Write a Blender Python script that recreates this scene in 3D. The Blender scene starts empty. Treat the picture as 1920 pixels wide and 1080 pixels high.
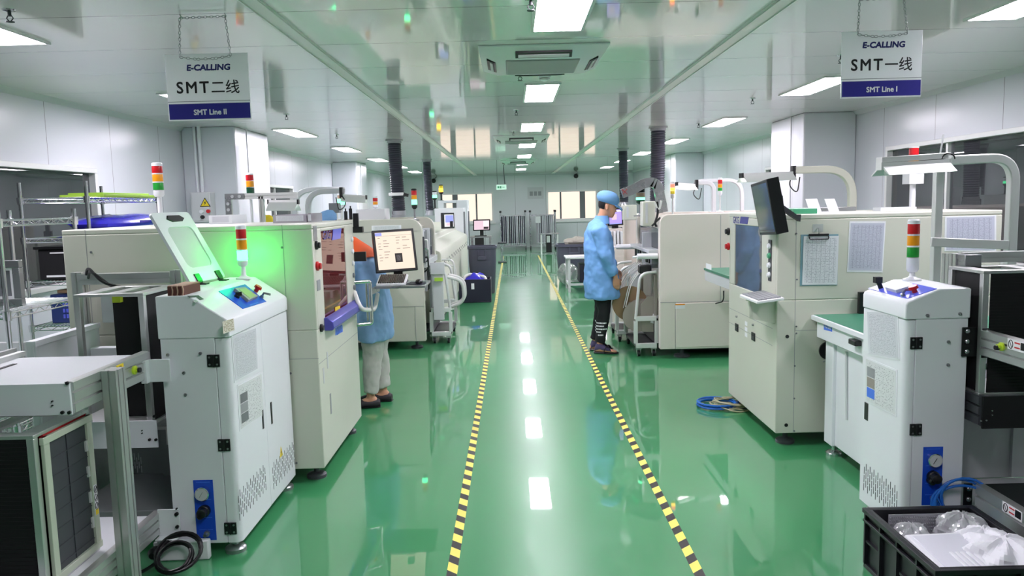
import bpy, bmesh, math, random
from mathutils import Vector, Matrix
random.seed(7)
D = bpy.data
COL = bpy.context.scene.collection
SC = bpy.context.scene
PI = math.pi

# ------------------------------------------------------------------ camera
FPX, CAMH, PITCH, ROLL, YAW = 1450.0, 1.65, math.atan(158/1450.0), 0.025, -0.0027087
def _basis():
    cp, sp = math.cos(PITCH), math.sin(PITCH)
    f = Vector((math.sin(YAW)*cp, math.cos(YAW)*cp, -sp)); r = Vector((math.cos(YAW), -math.sin(YAW), 0)); u = r.cross(f)
    return r*math.cos(ROLL)-u*math.sin(ROLL), u*math.cos(ROLL)+r*math.sin(ROLL), f
CR, CU, CF = _basis()
CC = Vector((0, 0, CAMH))
def _ray(px, py): return CF + CR*((px-960)/FPX) - CU*((py-540)/FPX)
def PZ(px, py, z=0.0):
    d = _ray(px, py); return CC + d*((z-CAMH)/d.z)
def PY(px, py, y):
    d = _ray(px, py); return CC + d*(y/d.y)
def PX(px, py, x):
    d = _ray(px, py); return CC + d*(x/d.x)
cam = D.cameras.new('camera'); cam.lens = FPX/1920*36; cam.sensor_width = 36; cam.clip_start = 0.05; cam.clip_end = 200
co = D.objects.new('camera', cam); COL.objects.link(co)
co.matrix_world = Matrix(((CR.x, CU.x, -CF.x, 0), (CR.y, CU.y, -CF.y, 0), (CR.z, CU.z, -CF.z, CAMH), (0, 0, 0, 1)))
SC.camera = co

# ------------------------------------------------------------------ materials
def lin(c):
    out = []
    for v in c[:3]:
        v = v/255.0
        out.append(v/12.92 if v <= 0.04045 else ((v+0.055)/1.055)**2.4)
    return (out[0], out[1], out[2], 1.0)
def N(nt, t, **k):
    n = nt.nodes.new(t)
    for a, b in k.items(): setattr(n, a, b)
    return n
def mat(name, rgb, rough=0.5, metal=0.0, spec=0.5, emit=None, es=0.0, var=0.05, vs=6.0, bump=0.0, bs=80.0, trans=0.0, alpha=1.0, coat=0.0):
    m = D.materials.new(name); m.use_nodes = True; nt = m.node_tree
    b = nt.nodes['Principled BSDF']
    b.inputs['Base Color'].default_value = lin(rgb); b.inputs['Roughness'].default_value = rough
    b.inputs['Metallic'].default_value = metal; b.inputs['Specular IOR Level'].default_value = spec
    b.inputs['Transmission Weight'].default_value = trans; b.inputs['Alpha'].default_value = alpha
    b.inputs['Coat Weight'].default_value = coat
    tc = N(nt, 'ShaderNodeTexCoord'); no = N(nt, 'ShaderNodeTexNoise')
    no.inputs['Scale'].default_value = vs; no.inputs['Detail'].default_value = 4
    nt.links.new(tc.outputs['Object'], no.inputs['Vector'])
    if var > 0:
        mr = N(nt, 'ShaderNodeMapRange'); mr.inputs['To Min'].default_value = max(0, rough-var); mr.inputs['To Max'].default_value = min(1, rough+var)
        nt.links.new(no.outputs['Fac'], mr.inputs['Value']); nt.links.new(mr.outputs['Result'], b.inputs['Roughness'])
    if bump > 0:
        n2 = N(nt, 'ShaderNodeTexNoise'); n2.inputs['Scale'].default_value = bs; n2.inputs['Detail'].default_value = 3
        bp = N(nt, 'ShaderNodeBump'); bp.inputs['Strength'].default_value = bump; bp.inputs['Distance'].default_value = 0.01
        nt.links.new(tc.outputs['Object'], n2.inputs['Vector']); nt.links.new(n2.outputs['Fac'], bp.inputs['Height']); nt.links.new(bp.outputs['Normal'], b.inputs['Normal'])
    if emit:
        b.inputs['Emission Color'].default_value = lin(emit); b.inputs['Emission Strength'].default_value = es
    return m
M = {}
def dm(name, *a, **k): M[name] = mat(name, *a, **k); return M[name]
dm('white', (236, 239, 243), 0.32, bump=0.012, bs=160)
dm('cream', (208, 210, 196), 0.38, bump=0.02, bs=200)
dm('warm', (232, 224, 215), 0.38)
dm('beige', (200, 199, 186), 0.4)
dm('lightgrey', (205, 208, 210), 0.4)
dm('grey', (150, 153, 156), 0.45)
dm('midgrey', (112, 116, 120), 0.45)
dm('darkgrey', (64, 67, 72), 0.5)
dm('black', (16, 17, 20), 0.4)
dm('blackmatte', (12, 12, 16), 0.7)
dm('navy', (16, 18, 42), 0.5)
dm('alu', (212, 214, 212), 0.34, 0.85)
dm('aluwhite', (226, 228, 226), 0.42, 0.35)
dm('chrome', (225, 226, 228), 0.16, 1.0)
dm('steel', (170, 172, 175), 0.28, 0.9)
dm('greenframe', (198, 208, 188), 0.42, 0.2)
dm('blue', (22, 78, 205), 0.35)
dm('bluelight', (70, 120, 235), 0.3)
dm('periwinkle', (92, 104, 222), 0.3)
dm('bluehandle', (92, 92, 190), 0.3, 0.4)
dm('red', (196, 26, 34), 0.3)
dm('amber', (240, 158, 20), 0.3)
dm('greenlens', (30, 150, 50), 0.3)
dm('darkgreenlens', (14, 74, 48), 0.3)
dm('yellow', (240, 214, 40), 0.45)
dm('lime', (196, 222, 50), 0.35)
dm('limeboard', (170, 214, 70), 0.5)
dm('paper', (240, 241, 244), 0.55)
dm('orange', (240, 96, 34), 0.75, bump=0.1)
dm('brown', (96, 52, 44), 0.5)
dm('tan', (196, 160, 140), 0.5)
dm('greentop', (62, 128, 100), 0.4)
dm('greenmat', (70, 160, 118), 0.45)
dm('bin', (72, 74, 90), 0.5, bump=0.03)
dm('cratebody', (22, 23, 28), 0.42, bump=0.02)
dm('cable', (18, 18, 20), 0.35)
dm('bluecable', (40, 110, 205), 0.3)
dm('beigecable', (188, 184, 150), 0.4)
dm('whitehose', (226, 226, 222), 0.4)
dm('skin', (206, 152, 122), 0.5, var=0.08, vs=30)
dm('hair', (28, 24, 24), 0.5)
dm('coat', (116, 168, 226), 0.75, bump=0.25, bs=18)
dm('coatpale', (138, 176, 222), 0.75, bump=0.25, bs=18)
dm('cap', (112, 160, 206), 0.75, bump=0.25, bs=30)
dm('pants', (20, 21, 27), 0.8, bump=0.2, bs=20)
dm('palepants', (196, 196, 190), 0.8, bump=0.25, bs=16)
dm('shoe', (44, 42, 46), 0.6)
dm('sandal', (74, 66, 104), 0.6)
dm('sock', (72, 66, 100), 0.85)
dm('inkblue', (46, 42, 140), 0.35)
dm('inkblack', (18, 18, 22), 0.4)
dm('inknavy', (32, 32, 104), 0.4)
dm('signwhite', (244, 247, 249), 0.18, coat=0.5)
dm('bluebag', (52, 44, 200), 0.25, coat=0.3)
dm('bluecrate', (30, 52, 112), 0.4)
dm('ducthose', (56, 58, 70), 0.42, 0.35)
dm('feeder', (146, 142, 126), 0.5)
dm('cardboard', (140, 116, 86), 0.8)
dm('clothgrey', (150, 146, 136), 0.9, bump=0.3, bs=14)
dm('board', (186, 194, 190), 0.4)
dm('inner', (52, 56, 62), 0.6)
dm('roomdark', (66, 72, 78), 0.7)
dm('roomfloor', (60, 78, 72), 0.4)
dm('roommachine', (150, 148, 142), 0.5)
dm('pinkwall', (150, 98, 88), 0.6)
dm('smokelens', (60, 66, 74), 0.08)

def emis(name, rgb, s, base=0.02):
    m = D.materials.new(name); m.use_nodes = True; nt = m.node_tree
    b = nt.nodes['Principled BSDF']; b.inputs['Base Color'].default_value = (base, base, base, 1)
    b.inputs['Emission Color'].default_value = lin(rgb); b.inputs['Emission Strength'].default_value = s
    b.inputs['Roughness'].default_value = 0.3
    M[name] = m; return m
emis('lamp', (252, 241, 255), 42.0, 0.8)
emis('tube', (255, 253, 250), 12.0)
emis('farlamp', (250, 252, 255), 40.0)
emis('litgreen', (22, 255, 84), 62.0)
emis('litgreensoft', (90, 255, 170), 5.0)
emis('litamber', (255, 190, 40), 5.0)
emis('litred', (255, 90, 70), 3.0)
emis('screenwarm', (250, 224, 204), 1.0)
emis('screenpink', (236, 206, 220), 0.95)
emis('screenviolet', (186, 160, 255), 1.0)
emis('screenwhite', (250, 246, 250), 1.0)
emis('screenblue', (150, 160, 240), 1.0)
emis('screengrey', (150, 146, 150), 0.6)
emis('screenink', (140, 108, 96), 0.4)
emis('screendark', (64, 50, 48), 0.15)
emis('lcd', (170, 200, 130), 0.55)
emis('exitglow', (190, 240, 215), 0.9)
emis('daylight', (255, 234, 216), 1.02)

def glass(name, rgb, rough=0.0, tint=0.3, gl=0.12):
    """thin pane: see-through tint plus a mirror share that grows at a grazing angle"""
    m = D.materials.new(name); m.use_nodes = True; nt = m.node_tree; nt.nodes.clear()
    o = N(nt, 'ShaderNodeOutputMaterial'); mx = N(nt, 'ShaderNodeMixShader'); tr = N(nt, 'ShaderNodeBsdfTransparent'); g = N(nt, 'ShaderNodeBsdfGlossy')
    df = N(nt, 'ShaderNodeBsdfDiffuse'); m2 = N(nt, 'ShaderNodeMixShader'); lw = N(nt, 'ShaderNodeFresnel'); lw.inputs['IOR'].default_value = 1.5
    ad = N(nt, 'ShaderNodeMath', operation='ADD'); ad.inputs[1].default_value = gl
    no = N(nt, 'ShaderNodeTexNoise'); no.inputs['Scale'].default_value = 3
    mr = N(nt, 'ShaderNodeMapRange'); mr.inputs['To Min'].default_value = rough; mr.inputs['To Max'].default_value = rough+0.02
    tr.inputs['Color'].default_value = lin(rgb); df.inputs['Color'].default_value = lin(rgb); m2.inputs['Fac'].default_value = tint
    L = nt.links.new
    L(no.outputs['Fac'], mr.inputs['Value']); L(mr.outputs['Result'], g.inputs['Roughness'])
    L(tr.outputs[0], m2.inputs[1]); L(df.outputs[0], m2.inputs[2]); L(lw.outputs[0], ad.inputs[0]); L(ad.outputs[0], mx.inputs['Fac'])
    L(m2.outputs[0], mx.inputs[1]); L(g.outputs[0], mx.inputs[2]); L(mx.outputs[0], o.inputs['Surface'])
    M[name] = m; return m
glass('glassdark', (150, 158, 164), 0.0, 0.12, 0.05)
glass('glassred', (160, 66, 70), 0.02, 0.35, 0.03)
glass('glassclear', (215, 225, 225), 0.03, 0.35, 0.03)
glass('glassgrey', (150, 156, 166), 0.02, 0.35, 0.06)
glass('acrylic', (236, 232, 240), 0.02, 0.45, 0.05)
sm = M['signwhite'].node_tree; _t = N(sm, 'ShaderNodeBsdfTranslucent'); _t.inputs['Color'].default_value = lin((250, 252, 253)); _m = N(sm, 'ShaderNodeMixShader'); _m.inputs['Fac'].default_value = 0.6
sm.links.new(sm.nodes['Principled BSDF'].outputs[0], _m.inputs[1]); sm.links.new(_t.outputs[0], _m.inputs[2]); sm.links.new(_m.outputs[0], sm.nodes['Material Output'].inputs['Surface'])
glass('plasticbag', (232, 236, 234), 0.12, 0.2, 0.08)
dm('frosted', (222, 230, 228), 0.25, alpha=0.62)

def paper(name, ink, base=(238, 239, 243), rows=34, cols=7, dens=0.5, mode='table'):
    """printed sheet: rows of small dark words, in UV space of the sheet itself"""
    m = D.materials.new(name); m.use_nodes = True; nt = m.node_tree; b = nt.nodes['Principled BSDF']; L = nt.links.new
    b.inputs['Roughness'].default_value = 0.25
    uv = N(nt, 'ShaderNodeUVMap'); mp = N(nt, 'ShaderNodeMapping'); L(uv.outputs[0], mp.inputs['Vector'])
    mp.inputs['Scale'].default_value = (cols*6, rows, 1)
    wn = N(nt, 'ShaderNodeTexNoise'); wn.inputs['Scale'].default_value = 1.0; wn.inputs['Detail'].default_value = 2
    L(mp.outputs[0], wn.inputs['Vector'])
    sx = N(nt, 'ShaderNodeSeparateXYZ'); L(mp.outputs[0], sx.inputs[0])
    fr = N(nt, 'ShaderNodeMath', operation='FRACT'); L(sx.outputs['Y'], fr.inputs[0])
    band = N(nt, 'ShaderNodeMath', operation='LESS_THAN'); band.inputs[1].default_value = 0.55; L(fr.outputs[0], band.inputs[0])
    th = N(nt, 'ShaderNodeMath', operation='GREATER_THAN'); th.inputs[1].default_value = 1-dens; L(wn.outputs['Fac'], th.inputs[0])
    mu = N(nt, 'ShaderNodeMath', operation='MULTIPLY'); L(band.outputs[0], mu.inputs[0]); L(th.outputs[0], mu.inputs[1])
    s0 = N(nt, 'ShaderNodeSeparateXYZ'); L(uv.outputs[0], s0.inputs[0])
    def inside(sock, a):
        s = N(nt, 'ShaderNodeMath', operation='SUBTRACT'); s.inputs[1].default_value = 0.5; L(sock, s.inputs[0])
        ab = N(nt, 'ShaderNodeMath', operation='ABSOLUTE'); L(s.outputs[0], ab.inputs[0])
        l = N(nt, 'ShaderNodeMath', operation='LESS_THAN'); l.inputs[1].default_value = a; L(ab.outputs[0], l.inputs[0]); return l
    ix, iy = inside(s0.outputs['X'], 0.44), inside(s0.outputs['Y'], 0.455)
    m2 = N(nt, 'ShaderNodeMath', operation='MULTIPLY'); L(ix.outputs[0], m2.inputs[0]); L(iy.outputs[0], m2.inputs[1])
    m3 = N(nt, 'ShaderNodeMath', operation='MULTIPLY'); L(mu.outputs[0], m3.inputs[0]); L(m2.outputs[0], m3.inputs[1])
    last = m3
    if mode == 'table':
        mpc = N(nt, 'ShaderNodeMath', operation='MULTIPLY'); mpc.inputs[1].default_value = cols; L(s0.outputs['X'], mpc.inputs[0])
        fc = N(nt, 'ShaderNodeMath', operation='FRACT'); L(mpc.outputs[0], fc.inputs[0])
        lc = N(nt, 'ShaderNodeMath', operation='LESS_THAN'); lc.inputs[1].default_value = 0.1; L(fc.outputs[0], lc.inputs[0])
        m4 = N(nt, 'ShaderNodeMath', operation='MULTIPLY'); L(lc.outputs[0], m4.inputs[0]); L(m2.outputs[0], m4.inputs[1])
        m5 = N(nt, 'ShaderNodeMath', operation='MAXIMUM'); L(m4.outputs[0], m5.inputs[0]); L(m3.outputs[0], m5.inputs[1]); last = m5
    mix = N(nt, 'ShaderNodeMix', data_type='RGBA'); mix.inputs['A'].default_value = lin(base); mix.inputs['B'].default_value = lin(ink)
    L(last.outputs[0], mix.inputs['Factor']); L(mix.outputs['Result'], b.inputs['Base Color'])
    M[name] = m; return m
paper('paperlog', (162, 166, 184), (196, 200, 214), 40, 9)
paper('papertable', (186, 190, 198), (228, 231, 236), 30, 8)
paper('papertext', (180, 184, 192), (218, 221, 227), 44, 5, 0.5, 'text')
paper('papersop', (184, 187, 190), (226, 229, 230), 26, 4, 0.46, 'text')
paper('stickerprint', (150, 140, 110), (226, 222, 206), 9, 2, 0.55, 'text')
paper('screenlist', (196, 120, 100), (250, 226, 208), 26, 4, 0.45, 'text')

# ------------------------------------------------------------------ mesh builder
ORG = {}
class MB:
    def __init__(s): s.v, s.f, s.m, s.uv = [], [], [], {}
    def add(s, vs, fs, m=0, uvs=None):
        b = len(s.v); s.v += [Vector(v) for v in vs]
        for i, f in enumerate(fs):
            if uvs and i in uvs: s.uv[len(s.f)] = uvs[i]
            s.f.append([b+k for k in f]); s.m.append(m)
        return s
    def hexa(s, p, m=0):
        return s.add(p, [(0, 3, 2, 1), (4, 5, 6, 7), (0, 1, 5, 4), (1, 2, 6, 5), (2, 3, 7, 6), (3, 0, 4, 7)], m)
    def box(s, x0, x1, y0, y1, z0, z1, m=0):
        return s.hexa([(x0, y0, z0), (x1, y0, z0), (x1, y1, z0), (x0, y1, z0), (x0, y0, z1), (x1, y0, z1), (x1, y1, z1), (x0, y1, z1)], m)
    def obox(s, c, size, rx=0, ry=0, rz=0, m=0):
        R = Matrix.Rotation(rz, 3, 'Z') @ Matrix.Rotation(ry, 3, 'Y') @ Matrix.Rotation(rx, 3, 'X'); c = Vector(c)
        a, b, d = size[0]/2, size[1]/2, size[2]/2
        return s.hexa([c + R @ Vector(v) for v in ((-a, -b, -d), (a, -b, -d), (a, b, -d), (-a, b, -d), (-a, -b, d), (a, -b, d), (a, b, d), (-a, b, d))], m)
    def frame3(s, d):
        d = Vector(d).normalized(); up = Vector((0, 0, 1)) if abs(d.z) < 0.95 else Vector((0, 1, 0))
        x = d.cross(up).normalized(); return x, x.cross(d).normalized(), d
    def cyl(s, p, q, r, r2=None, n=16, m=0, caps=True):
        p, q = Vector(p), Vector(q); r2 = r if r2 is None else r2; x, y, _ = s.frame3(q-p)
        vs = [p + (x*math.cos(2*PI*i/n)+y*math.sin(2*PI*i/n))*r for i in range(n)] + [q + (x*math.cos(2*PI*i/n)+y*math.sin(2*PI*i/n))*r2 for i in range(n)]
        fs = [(i, (i+1) % n, n+(i+1) % n, n+i) for i in range(n)]
        if caps: fs += [tuple(range(n-1, -1, -1)), tuple(range(n, 2*n))]
        return s.add(vs, fs, m)
    def loft(s, rings, m=0, caps=True, closed=False):
        n = len(rings[0]); vs = [v for r in rings for v in r]; fs = []
        k = len(rings)
        for j in range(k if closed else k-1):
            a, b = j*n, ((j+1) % k)*n
            fs += [(a+i, a+(i+1) % n, b+(i+1) % n, b+i) for i in range(n)]
        if caps and not closed: fs += [tuple(range(n-1, -1, -1)), tuple((k-1)*n+i for i in range(n))]
        return s.add(vs, fs, m)
    def sweep(s, pts, prof, m=0, closed=False, up=None):
        """carry the 2-D outline prof along the polyline pts"""
        pts = [Vector(p) for p in pts]; k = len(pts); rings = []; nx = None
        for i in range(k):
            if closed: t = (pts[(i+1) % k]-pts[i]).normalized() + (pts[i]-pts[i-1]).normalized()
            elif i == 0: t = pts[1]-pts[0]
            elif i == k-1: t = pts[-1]-pts[-2]
            else: t = (pts[i+1]-pts[i]).normalized() + (pts[i]-pts[i-1]).normalized()
            t.normalize()
            if nx is None:
                u = Vector(up) if up else (Vector((0, 0, 1)) if abs(t.z) < 0.9 else Vector((0, 1, 0)))
                nx = t.cross(u).normalized()
            nx = (nx - t*nx.dot(t)).normalized(); ny = nx.cross(t).normalized()
            sc = 1.0
            if 0 < i < k-1:
                c = (pts[i+1]-pts[i]).normalized().dot((pts[i]-pts[i-1]).normalized()); sc = 1.0/max(0.6, math.sqrt(max(0.01, (1+c)/2)))
            rings.append([pts[i] + nx*a*sc + ny*b for a, b in prof])
        return s.loft(rings, m, not closed, closed)
    def tube(s, pts, r, n=8, m=0, closed=False):
        return s.sweep(pts, [(r*math.cos(2*PI*i/n), r*math.sin(2*PI*i/n)) for i in range(n)], m, closed)
    def bar(s, pts, w, h, m=0, up=None):
        return s.sweep(pts, [(-w/2, -h/2), (w/2, -h/2), (w/2, h/2), (-w/2, h/2)], m, False, up)
    def extr(s, p, q, w, h, m=0, up=None, g=0.008):
        """slotted aluminium extrusion, one groove for every 40 mm of side"""
        def side(a, b):
            L = (Vector(b)-Vector(a)).length; k = max(1, round(L/0.04)); d = (Vector(b)-Vector(a))/L; n = Vector((d.y, -d.x)); out = [Vector(a)]
            for i in range(k):
                c = Vector(a)+d*(L*(i+0.5)/k)
                out += [c-d*g/2, c-d*g/2-n*g, c+d*g/2-n*g, c+d*g/2]
            return out
        c = [(-w/2, -h/2), (w/2, -h/2), (w/2, h/2), (-w/2, h/2)]; prof = []
        for i in range(4): prof += [(v.x, v.y) for v in side(c[i], c[(i+1) % 4])]
        return s.sweep([p, q], prof, m, False, up)
    def prism(s, poly, axis, a, b, m=0):
        def P(u, v, w): return {'x': (w, u, v), 'y': (u, w, v), 'z': (u, v, w)}[axis]
        n = len(poly)
        return s.loft([[P(u, v, a) for u, v in poly], [P(u, v, b) for u, v in poly]], m)
    def lathe(s, c, prof, n=20, m=0, axis='z'):
        c = Vector(c); rings = []
        for r, h in prof:
            ring = []
            for i in range(n):
                a = 2*PI*i/n; u, v = r*math.cos(a), r*math.sin(a)
                ring.append(c + Vector({'z': (u, v, h), 'x': (h, u, v), 'y': (u, h, v)}[axis]))
            rings.append(ring)
        return s.loft(rings, m)
    def ball(s, c, r, n=14, m=0):
        r = (r, r, r) if not hasattr(r, '__len__') else r; c = Vector(c); rings = []
        for j in range(1, n//2+1):
            ph = PI*j/(n//2+1)
            rings.append([c + Vector((r[0]*math.sin(ph)*math.cos(2*PI*i/n), r[1]*math.sin(ph)*math.sin(2*PI*i/n), -r[2]*math.cos(ph))) for i in range(n)])
        return s.loft(rings, m)
    def quad(s, a, b, c, d, m=0):
        return s.add([a, b, c, d], [(0, 1, 2, 3)], m, {0: [(0, 0), (1, 0), (1, 1), (0, 1)]})
    def sheet(s, a, b, c, d, t=0.002, m=0):
        """thin rectangular sheet with real thickness; its first face carries UVs"""
        a, b, c, d = map(Vector, (a, b, c, d)); n = (b-a).cross(d-a).normalized()*t
        return s.add([a, b, c, d, a-n, b-n, c-n, d-n], [(0, 1, 2, 3), (7, 6, 5, 4), (0, 4, 5, 1), (1, 5, 6, 2), (2, 6, 7, 3), (3, 7, 4, 0)], m, {0: [(0, 0), (1, 0), (1, 1), (0, 1)]})
    def build(s, name, mats, parent=None, bevel=0.0, seg=2, sharp=38, recalc=True):
        if not isinstance(mats, (list, tuple)): mats = [mats]
        org = ORG.get(parent.name, Vector((0, 0, 0))) if parent else None
        if parent is None:
            xs, ys, zs = [v.x for v in s.v], [v.y for v in s.v], [v.z for v in s.v]
            org = Vector(((min(xs)+max(xs))/2, (min(ys)+max(ys))/2, min(zs)))
        me = D.meshes.new(name); me.from_pydata([v-org for v in s.v], [], s.f)
        for m_ in mats: me.materials.append(M[m_] if isinstance(m_, str) else m_)
        for p, k in zip(me.polygons, s.m): p.material_index = k
        if s.uv:
            ul = me.uv_layers.new(name='UVMap')
            for fi, uvs in s.uv.items():
                for li, c in zip(me.polygons[fi].loop_indices, uvs): ul.data[li].uv = c
        if recalc:
            bm = bmesh.new(); bm.from_mesh(me); bmesh.ops.recalc_face_normals(bm, faces=bm.faces); bm.to_mesh(me); bm.free()
        for p in me.polygons: p.use_smooth = True
        me.set_sharp_from_angle(angle=math.radians(sharp)); me.update()
        o = D.objects.new(name, me); COL.objects.link(o)
        if parent: o.parent = parent; ORG[o.name] = org
        else: o.location = org; ORG[o.name] = org
        if bevel > 0:
            b = o.modifiers.new('bevel', 'BEVEL'); b.width = bevel; b.segments = seg; b.limit_method = 'ANGLE'; b.angle_limit = math.radians(40); b.harden_normals = False
        return o
def arc(c, r, a0, a1, n, plane='xz'):
    c = Vector(c); out = []
    for i in range(n+1):
        a = a0+(a1-a0)*i/n; u, v = r*math.cos(a), r*math.sin(a)
        out.append(c + Vector({'xz': (u, 0, v), 'yz': (0, u, v), 'xy': (u, v, 0)}[plane]))
    return out
def fillet(pts, r, n=6):
    pts = [Vector(p) for p in pts]; out = [pts[0]]
    for i in range(1, len(pts)-1):
        a, b, c = pts[i-1], pts[i], pts[i+1]; d1, d2 = (a-b).normalized(), (c-b).normalized()
        rr = min(r, (a-b).length*0.49, (c-b).length*0.49); p, q = b+d1*rr, b+d2*rr
        for k in range(n+1):
            t = k/n; out.append(p*(1-t)**2 + b*2*t*(1-t) + q*t*t)
    return out+[pts[-1]]
def rrect(w, h, r, n=4):
    out = []
    for cx, cy, a in ((w/2-r, -h/2+r, -PI/2), (w/2-r, h/2-r, 0), (-w/2+r, h/2-r, PI/2), (-w/2+r, -h/2+r, PI)):
        for k in range(n+1): out.append((cx+r*math.cos(a+PI/2*k/n), cy+r*math.sin(a+PI/2*k/n)))
    return out

def tag(o, label=None, cat=None, group=None, kind=None):
    if label: o['label'] = label
    if cat: o['category'] = cat
    if group: o['group'] = group
    if kind: o['kind'] = kind
    return o
def thing(name, label, cat, loc=(0, 0, 0), group=None, local=False, rz=0):
    """an Empty at the thing's base; world-built parts are stored relative to it"""
    o = D.objects.new(name, None); COL.objects.link(o); o.empty_display_size = 0.1
    o.location = loc; o.rotation_euler = (0, 0, rz); ORG[o.name] = Vector((0, 0, 0)) if local else Vector(loc)
    return tag(o, label, cat, group)
KIDS = {}
def dup(o, loc=None, rz=None, label=None, group=None, scale=None):
    def cp(a, par):
        c = a.copy(); COL.objects.link(c)
        if par: c.parent = par
        for ch in [k for k in D.objects if k.parent == a]: cp(ch, c)
        return c
    r = cp(o, None)
    if loc is not None: r.location = loc
    if rz is not None: r.rotation_euler = (0, 0, rz)
    if scale: r.scale = scale
    if label: r['label'] = label
    if group: r['group'] = group
    ORG[r.name] = Vector((0, 0, 0))
    return r
def struct(o): o['kind'] = 'structure'; return o
def txt(name, body, h, c, right, up, m, parent, bold=0.0, width=None, lift=0.0008, shear=0.0, space=1.0):
    """lettering as a thin mesh centred on c in the plane (right, up)"""
    cu = D.curves.new(name, 'FONT'); cu.body = body; cu.size = 1.0; cu.shear = shear; cu.space_character = space; cu.resolution_u = 3
    ob = D.objects.new(name, cu); COL.objects.link(ob); bpy.context.view_layer.update()
    me = D.meshes.new_from_object(ob.evaluated_get(bpy.context.evaluated_depsgraph_get()))
    D.objects.remove(ob); D.curves.remove(cu)
    xs, ys = [v.co.x for v in me.vertices], [v.co.y for v in me.vertices]
    x0, x1, y0, y1 = min(xs), max(xs), min(ys), max(ys); sy = h/(y1-y0); sx = width/(x1-x0) if width else sy
    right, up = Vector(right).normalized(), Vector(up).normalized(); n = right.cross(up); org = ORG[parent.name]; c = Vector(c)
    for v in me.vertices: v.co = c - org + right*((v.co.x-(x0+x1)/2)*sx) + up*((v.co.y-(y0+y1)/2)*sy) + n*lift
    if bold:
        bm = bmesh.new()
        for k, (dx, dy) in enumerate(((0, 0), (1, 0), (-1, 0), (0, 1), (0, -1), (.7, .7), (-.7, -.7), (.7, -.7), (-.7, .7))):
            m2 = me.copy()
            for v in m2.vertices: v.co += right*(dx*bold*h)+up*(dy*bold*h)+n*(0.00002*k)
            bm.from_mesh(m2); D.meshes.remove(m2)
        bm.to_mesh(me); bm.free()
    me.materials.clear(); me.materials.append(M[m])
    o = D.objects.new(name, me); COL.objects.link(o); o.parent = parent; ORG[o.name] = org
    return o
VX, VY, VZ = Vector((1, 0, 0)), Vector((0, 1, 0)), Vector((0, 0, 1))
# ================================================================== THE ROOM
CEIL, XL, XR, YF, YB = 2.75, -4.32, 4.58, 29.3, -2.6
def panelmat(name, rgb, rough, axis, step, off, width=0.006, dark=0.55, bump=0.05, spec=0.5, wob=0.0):
    """painted sandwich panels: a fine dark joint every `step` metres along one axis"""
    m = mat(name, rgb, rough, spec=spec, var=min(0.03, rough*0.3), vs=2.0); nt = m.node_tree; b = nt.nodes['Principled BSDF']; L = nt.links.new
    g = N(nt, 'ShaderNodeNewGeometry'); s = N(nt, 'ShaderNodeSeparateXYZ'); L(g.outputs['Position'], s.inputs[0])
    a = N(nt, 'ShaderNodeMath', operation='ADD'); a.inputs[1].default_value = 100*step-off; L(s.outputs[axis], a.inputs[0])
    d = N(nt, 'ShaderNodeMath', operation='DIVIDE'); d.inputs[1].default_value = step; L(a.outputs[0], d.inputs[0])
    f = N(nt, 'ShaderNodeMath', operation='FRACT'); L(d.outputs[0], f.inputs[0])
    l = N(nt, 'ShaderNodeMath', operation='LESS_THAN'); l.inputs[1].default_value = width/step; L(f.outputs[0], l.inputs[0])
    mx = N(nt, 'ShaderNodeMix', data_type='RGBA'); mx.inputs['A'].default_value = lin(rgb); mx.inputs['B'].default_value = lin([c*dark for c in rgb])
    L(l.outputs[0], mx.inputs['Factor']); L(mx.outputs['Result'], b.inputs['Base Color'])
    tc = N(nt, 'ShaderNodeTexCoord'); n2 = N(nt, 'ShaderNodeTexNoise'); n2.inputs['Scale'].default_value = 1.6; n2.inputs['Detail'].default_value = 1
    L(tc.outputs['Object'], n2.inputs['Vector'])
    ad = N(nt, 'ShaderNodeMath', operation='MULTIPLY_ADD'); ad.inputs[1].default_value = wob; L(n2.outputs['Fac'], ad.inputs[0])
    sub = N(nt, 'ShaderNodeMath', operation='MULTIPLY'); sub.inputs[1].default_value = -1.0; L(l.outputs[0], sub.inputs[0]); L(sub.outputs[0], ad.inputs[2])
    bp = N(nt, 'ShaderNodeBump'); bp.inputs['Strength'].default_value = bump; bp.inputs['Distance'].default_value = 0.02
    L(ad.outputs[0], bp.inputs['Height']); L(bp.outputs['Normal'], b.inputs['Normal'])
    M[name] = m
panelmat('ceiling', (245, 240, 243), 0.055, 'Y', 0.905, 0.85, 0.009, 0.5, 0.025, 0.95, 0.35)
panelmat('wallside', (214, 218, 224), 0.25, 'Y', 1.16, 0.35, 0.007, 0.62, 0.05, 0.5, 0.5)
panelmat('wallend', (224, 229, 231), 0.25, 'X', 1.16, 0.12, 0.008, 0.6, 0.05)
M['floor'] = mat('floor', (62, 148, 94), 0.3, spec=0.3, var=0.04, vs=3.0, bump=0.006, bs=2.2)
fb = M['floor'].node_tree.nodes['Principled BSDF']; fb.inputs['Coat Weight'].default_value = 0.9; fb.inputs['Coat Roughness'].default_value = 0.025; fb.inputs['Coat IOR'].default_value = 1.8
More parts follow.
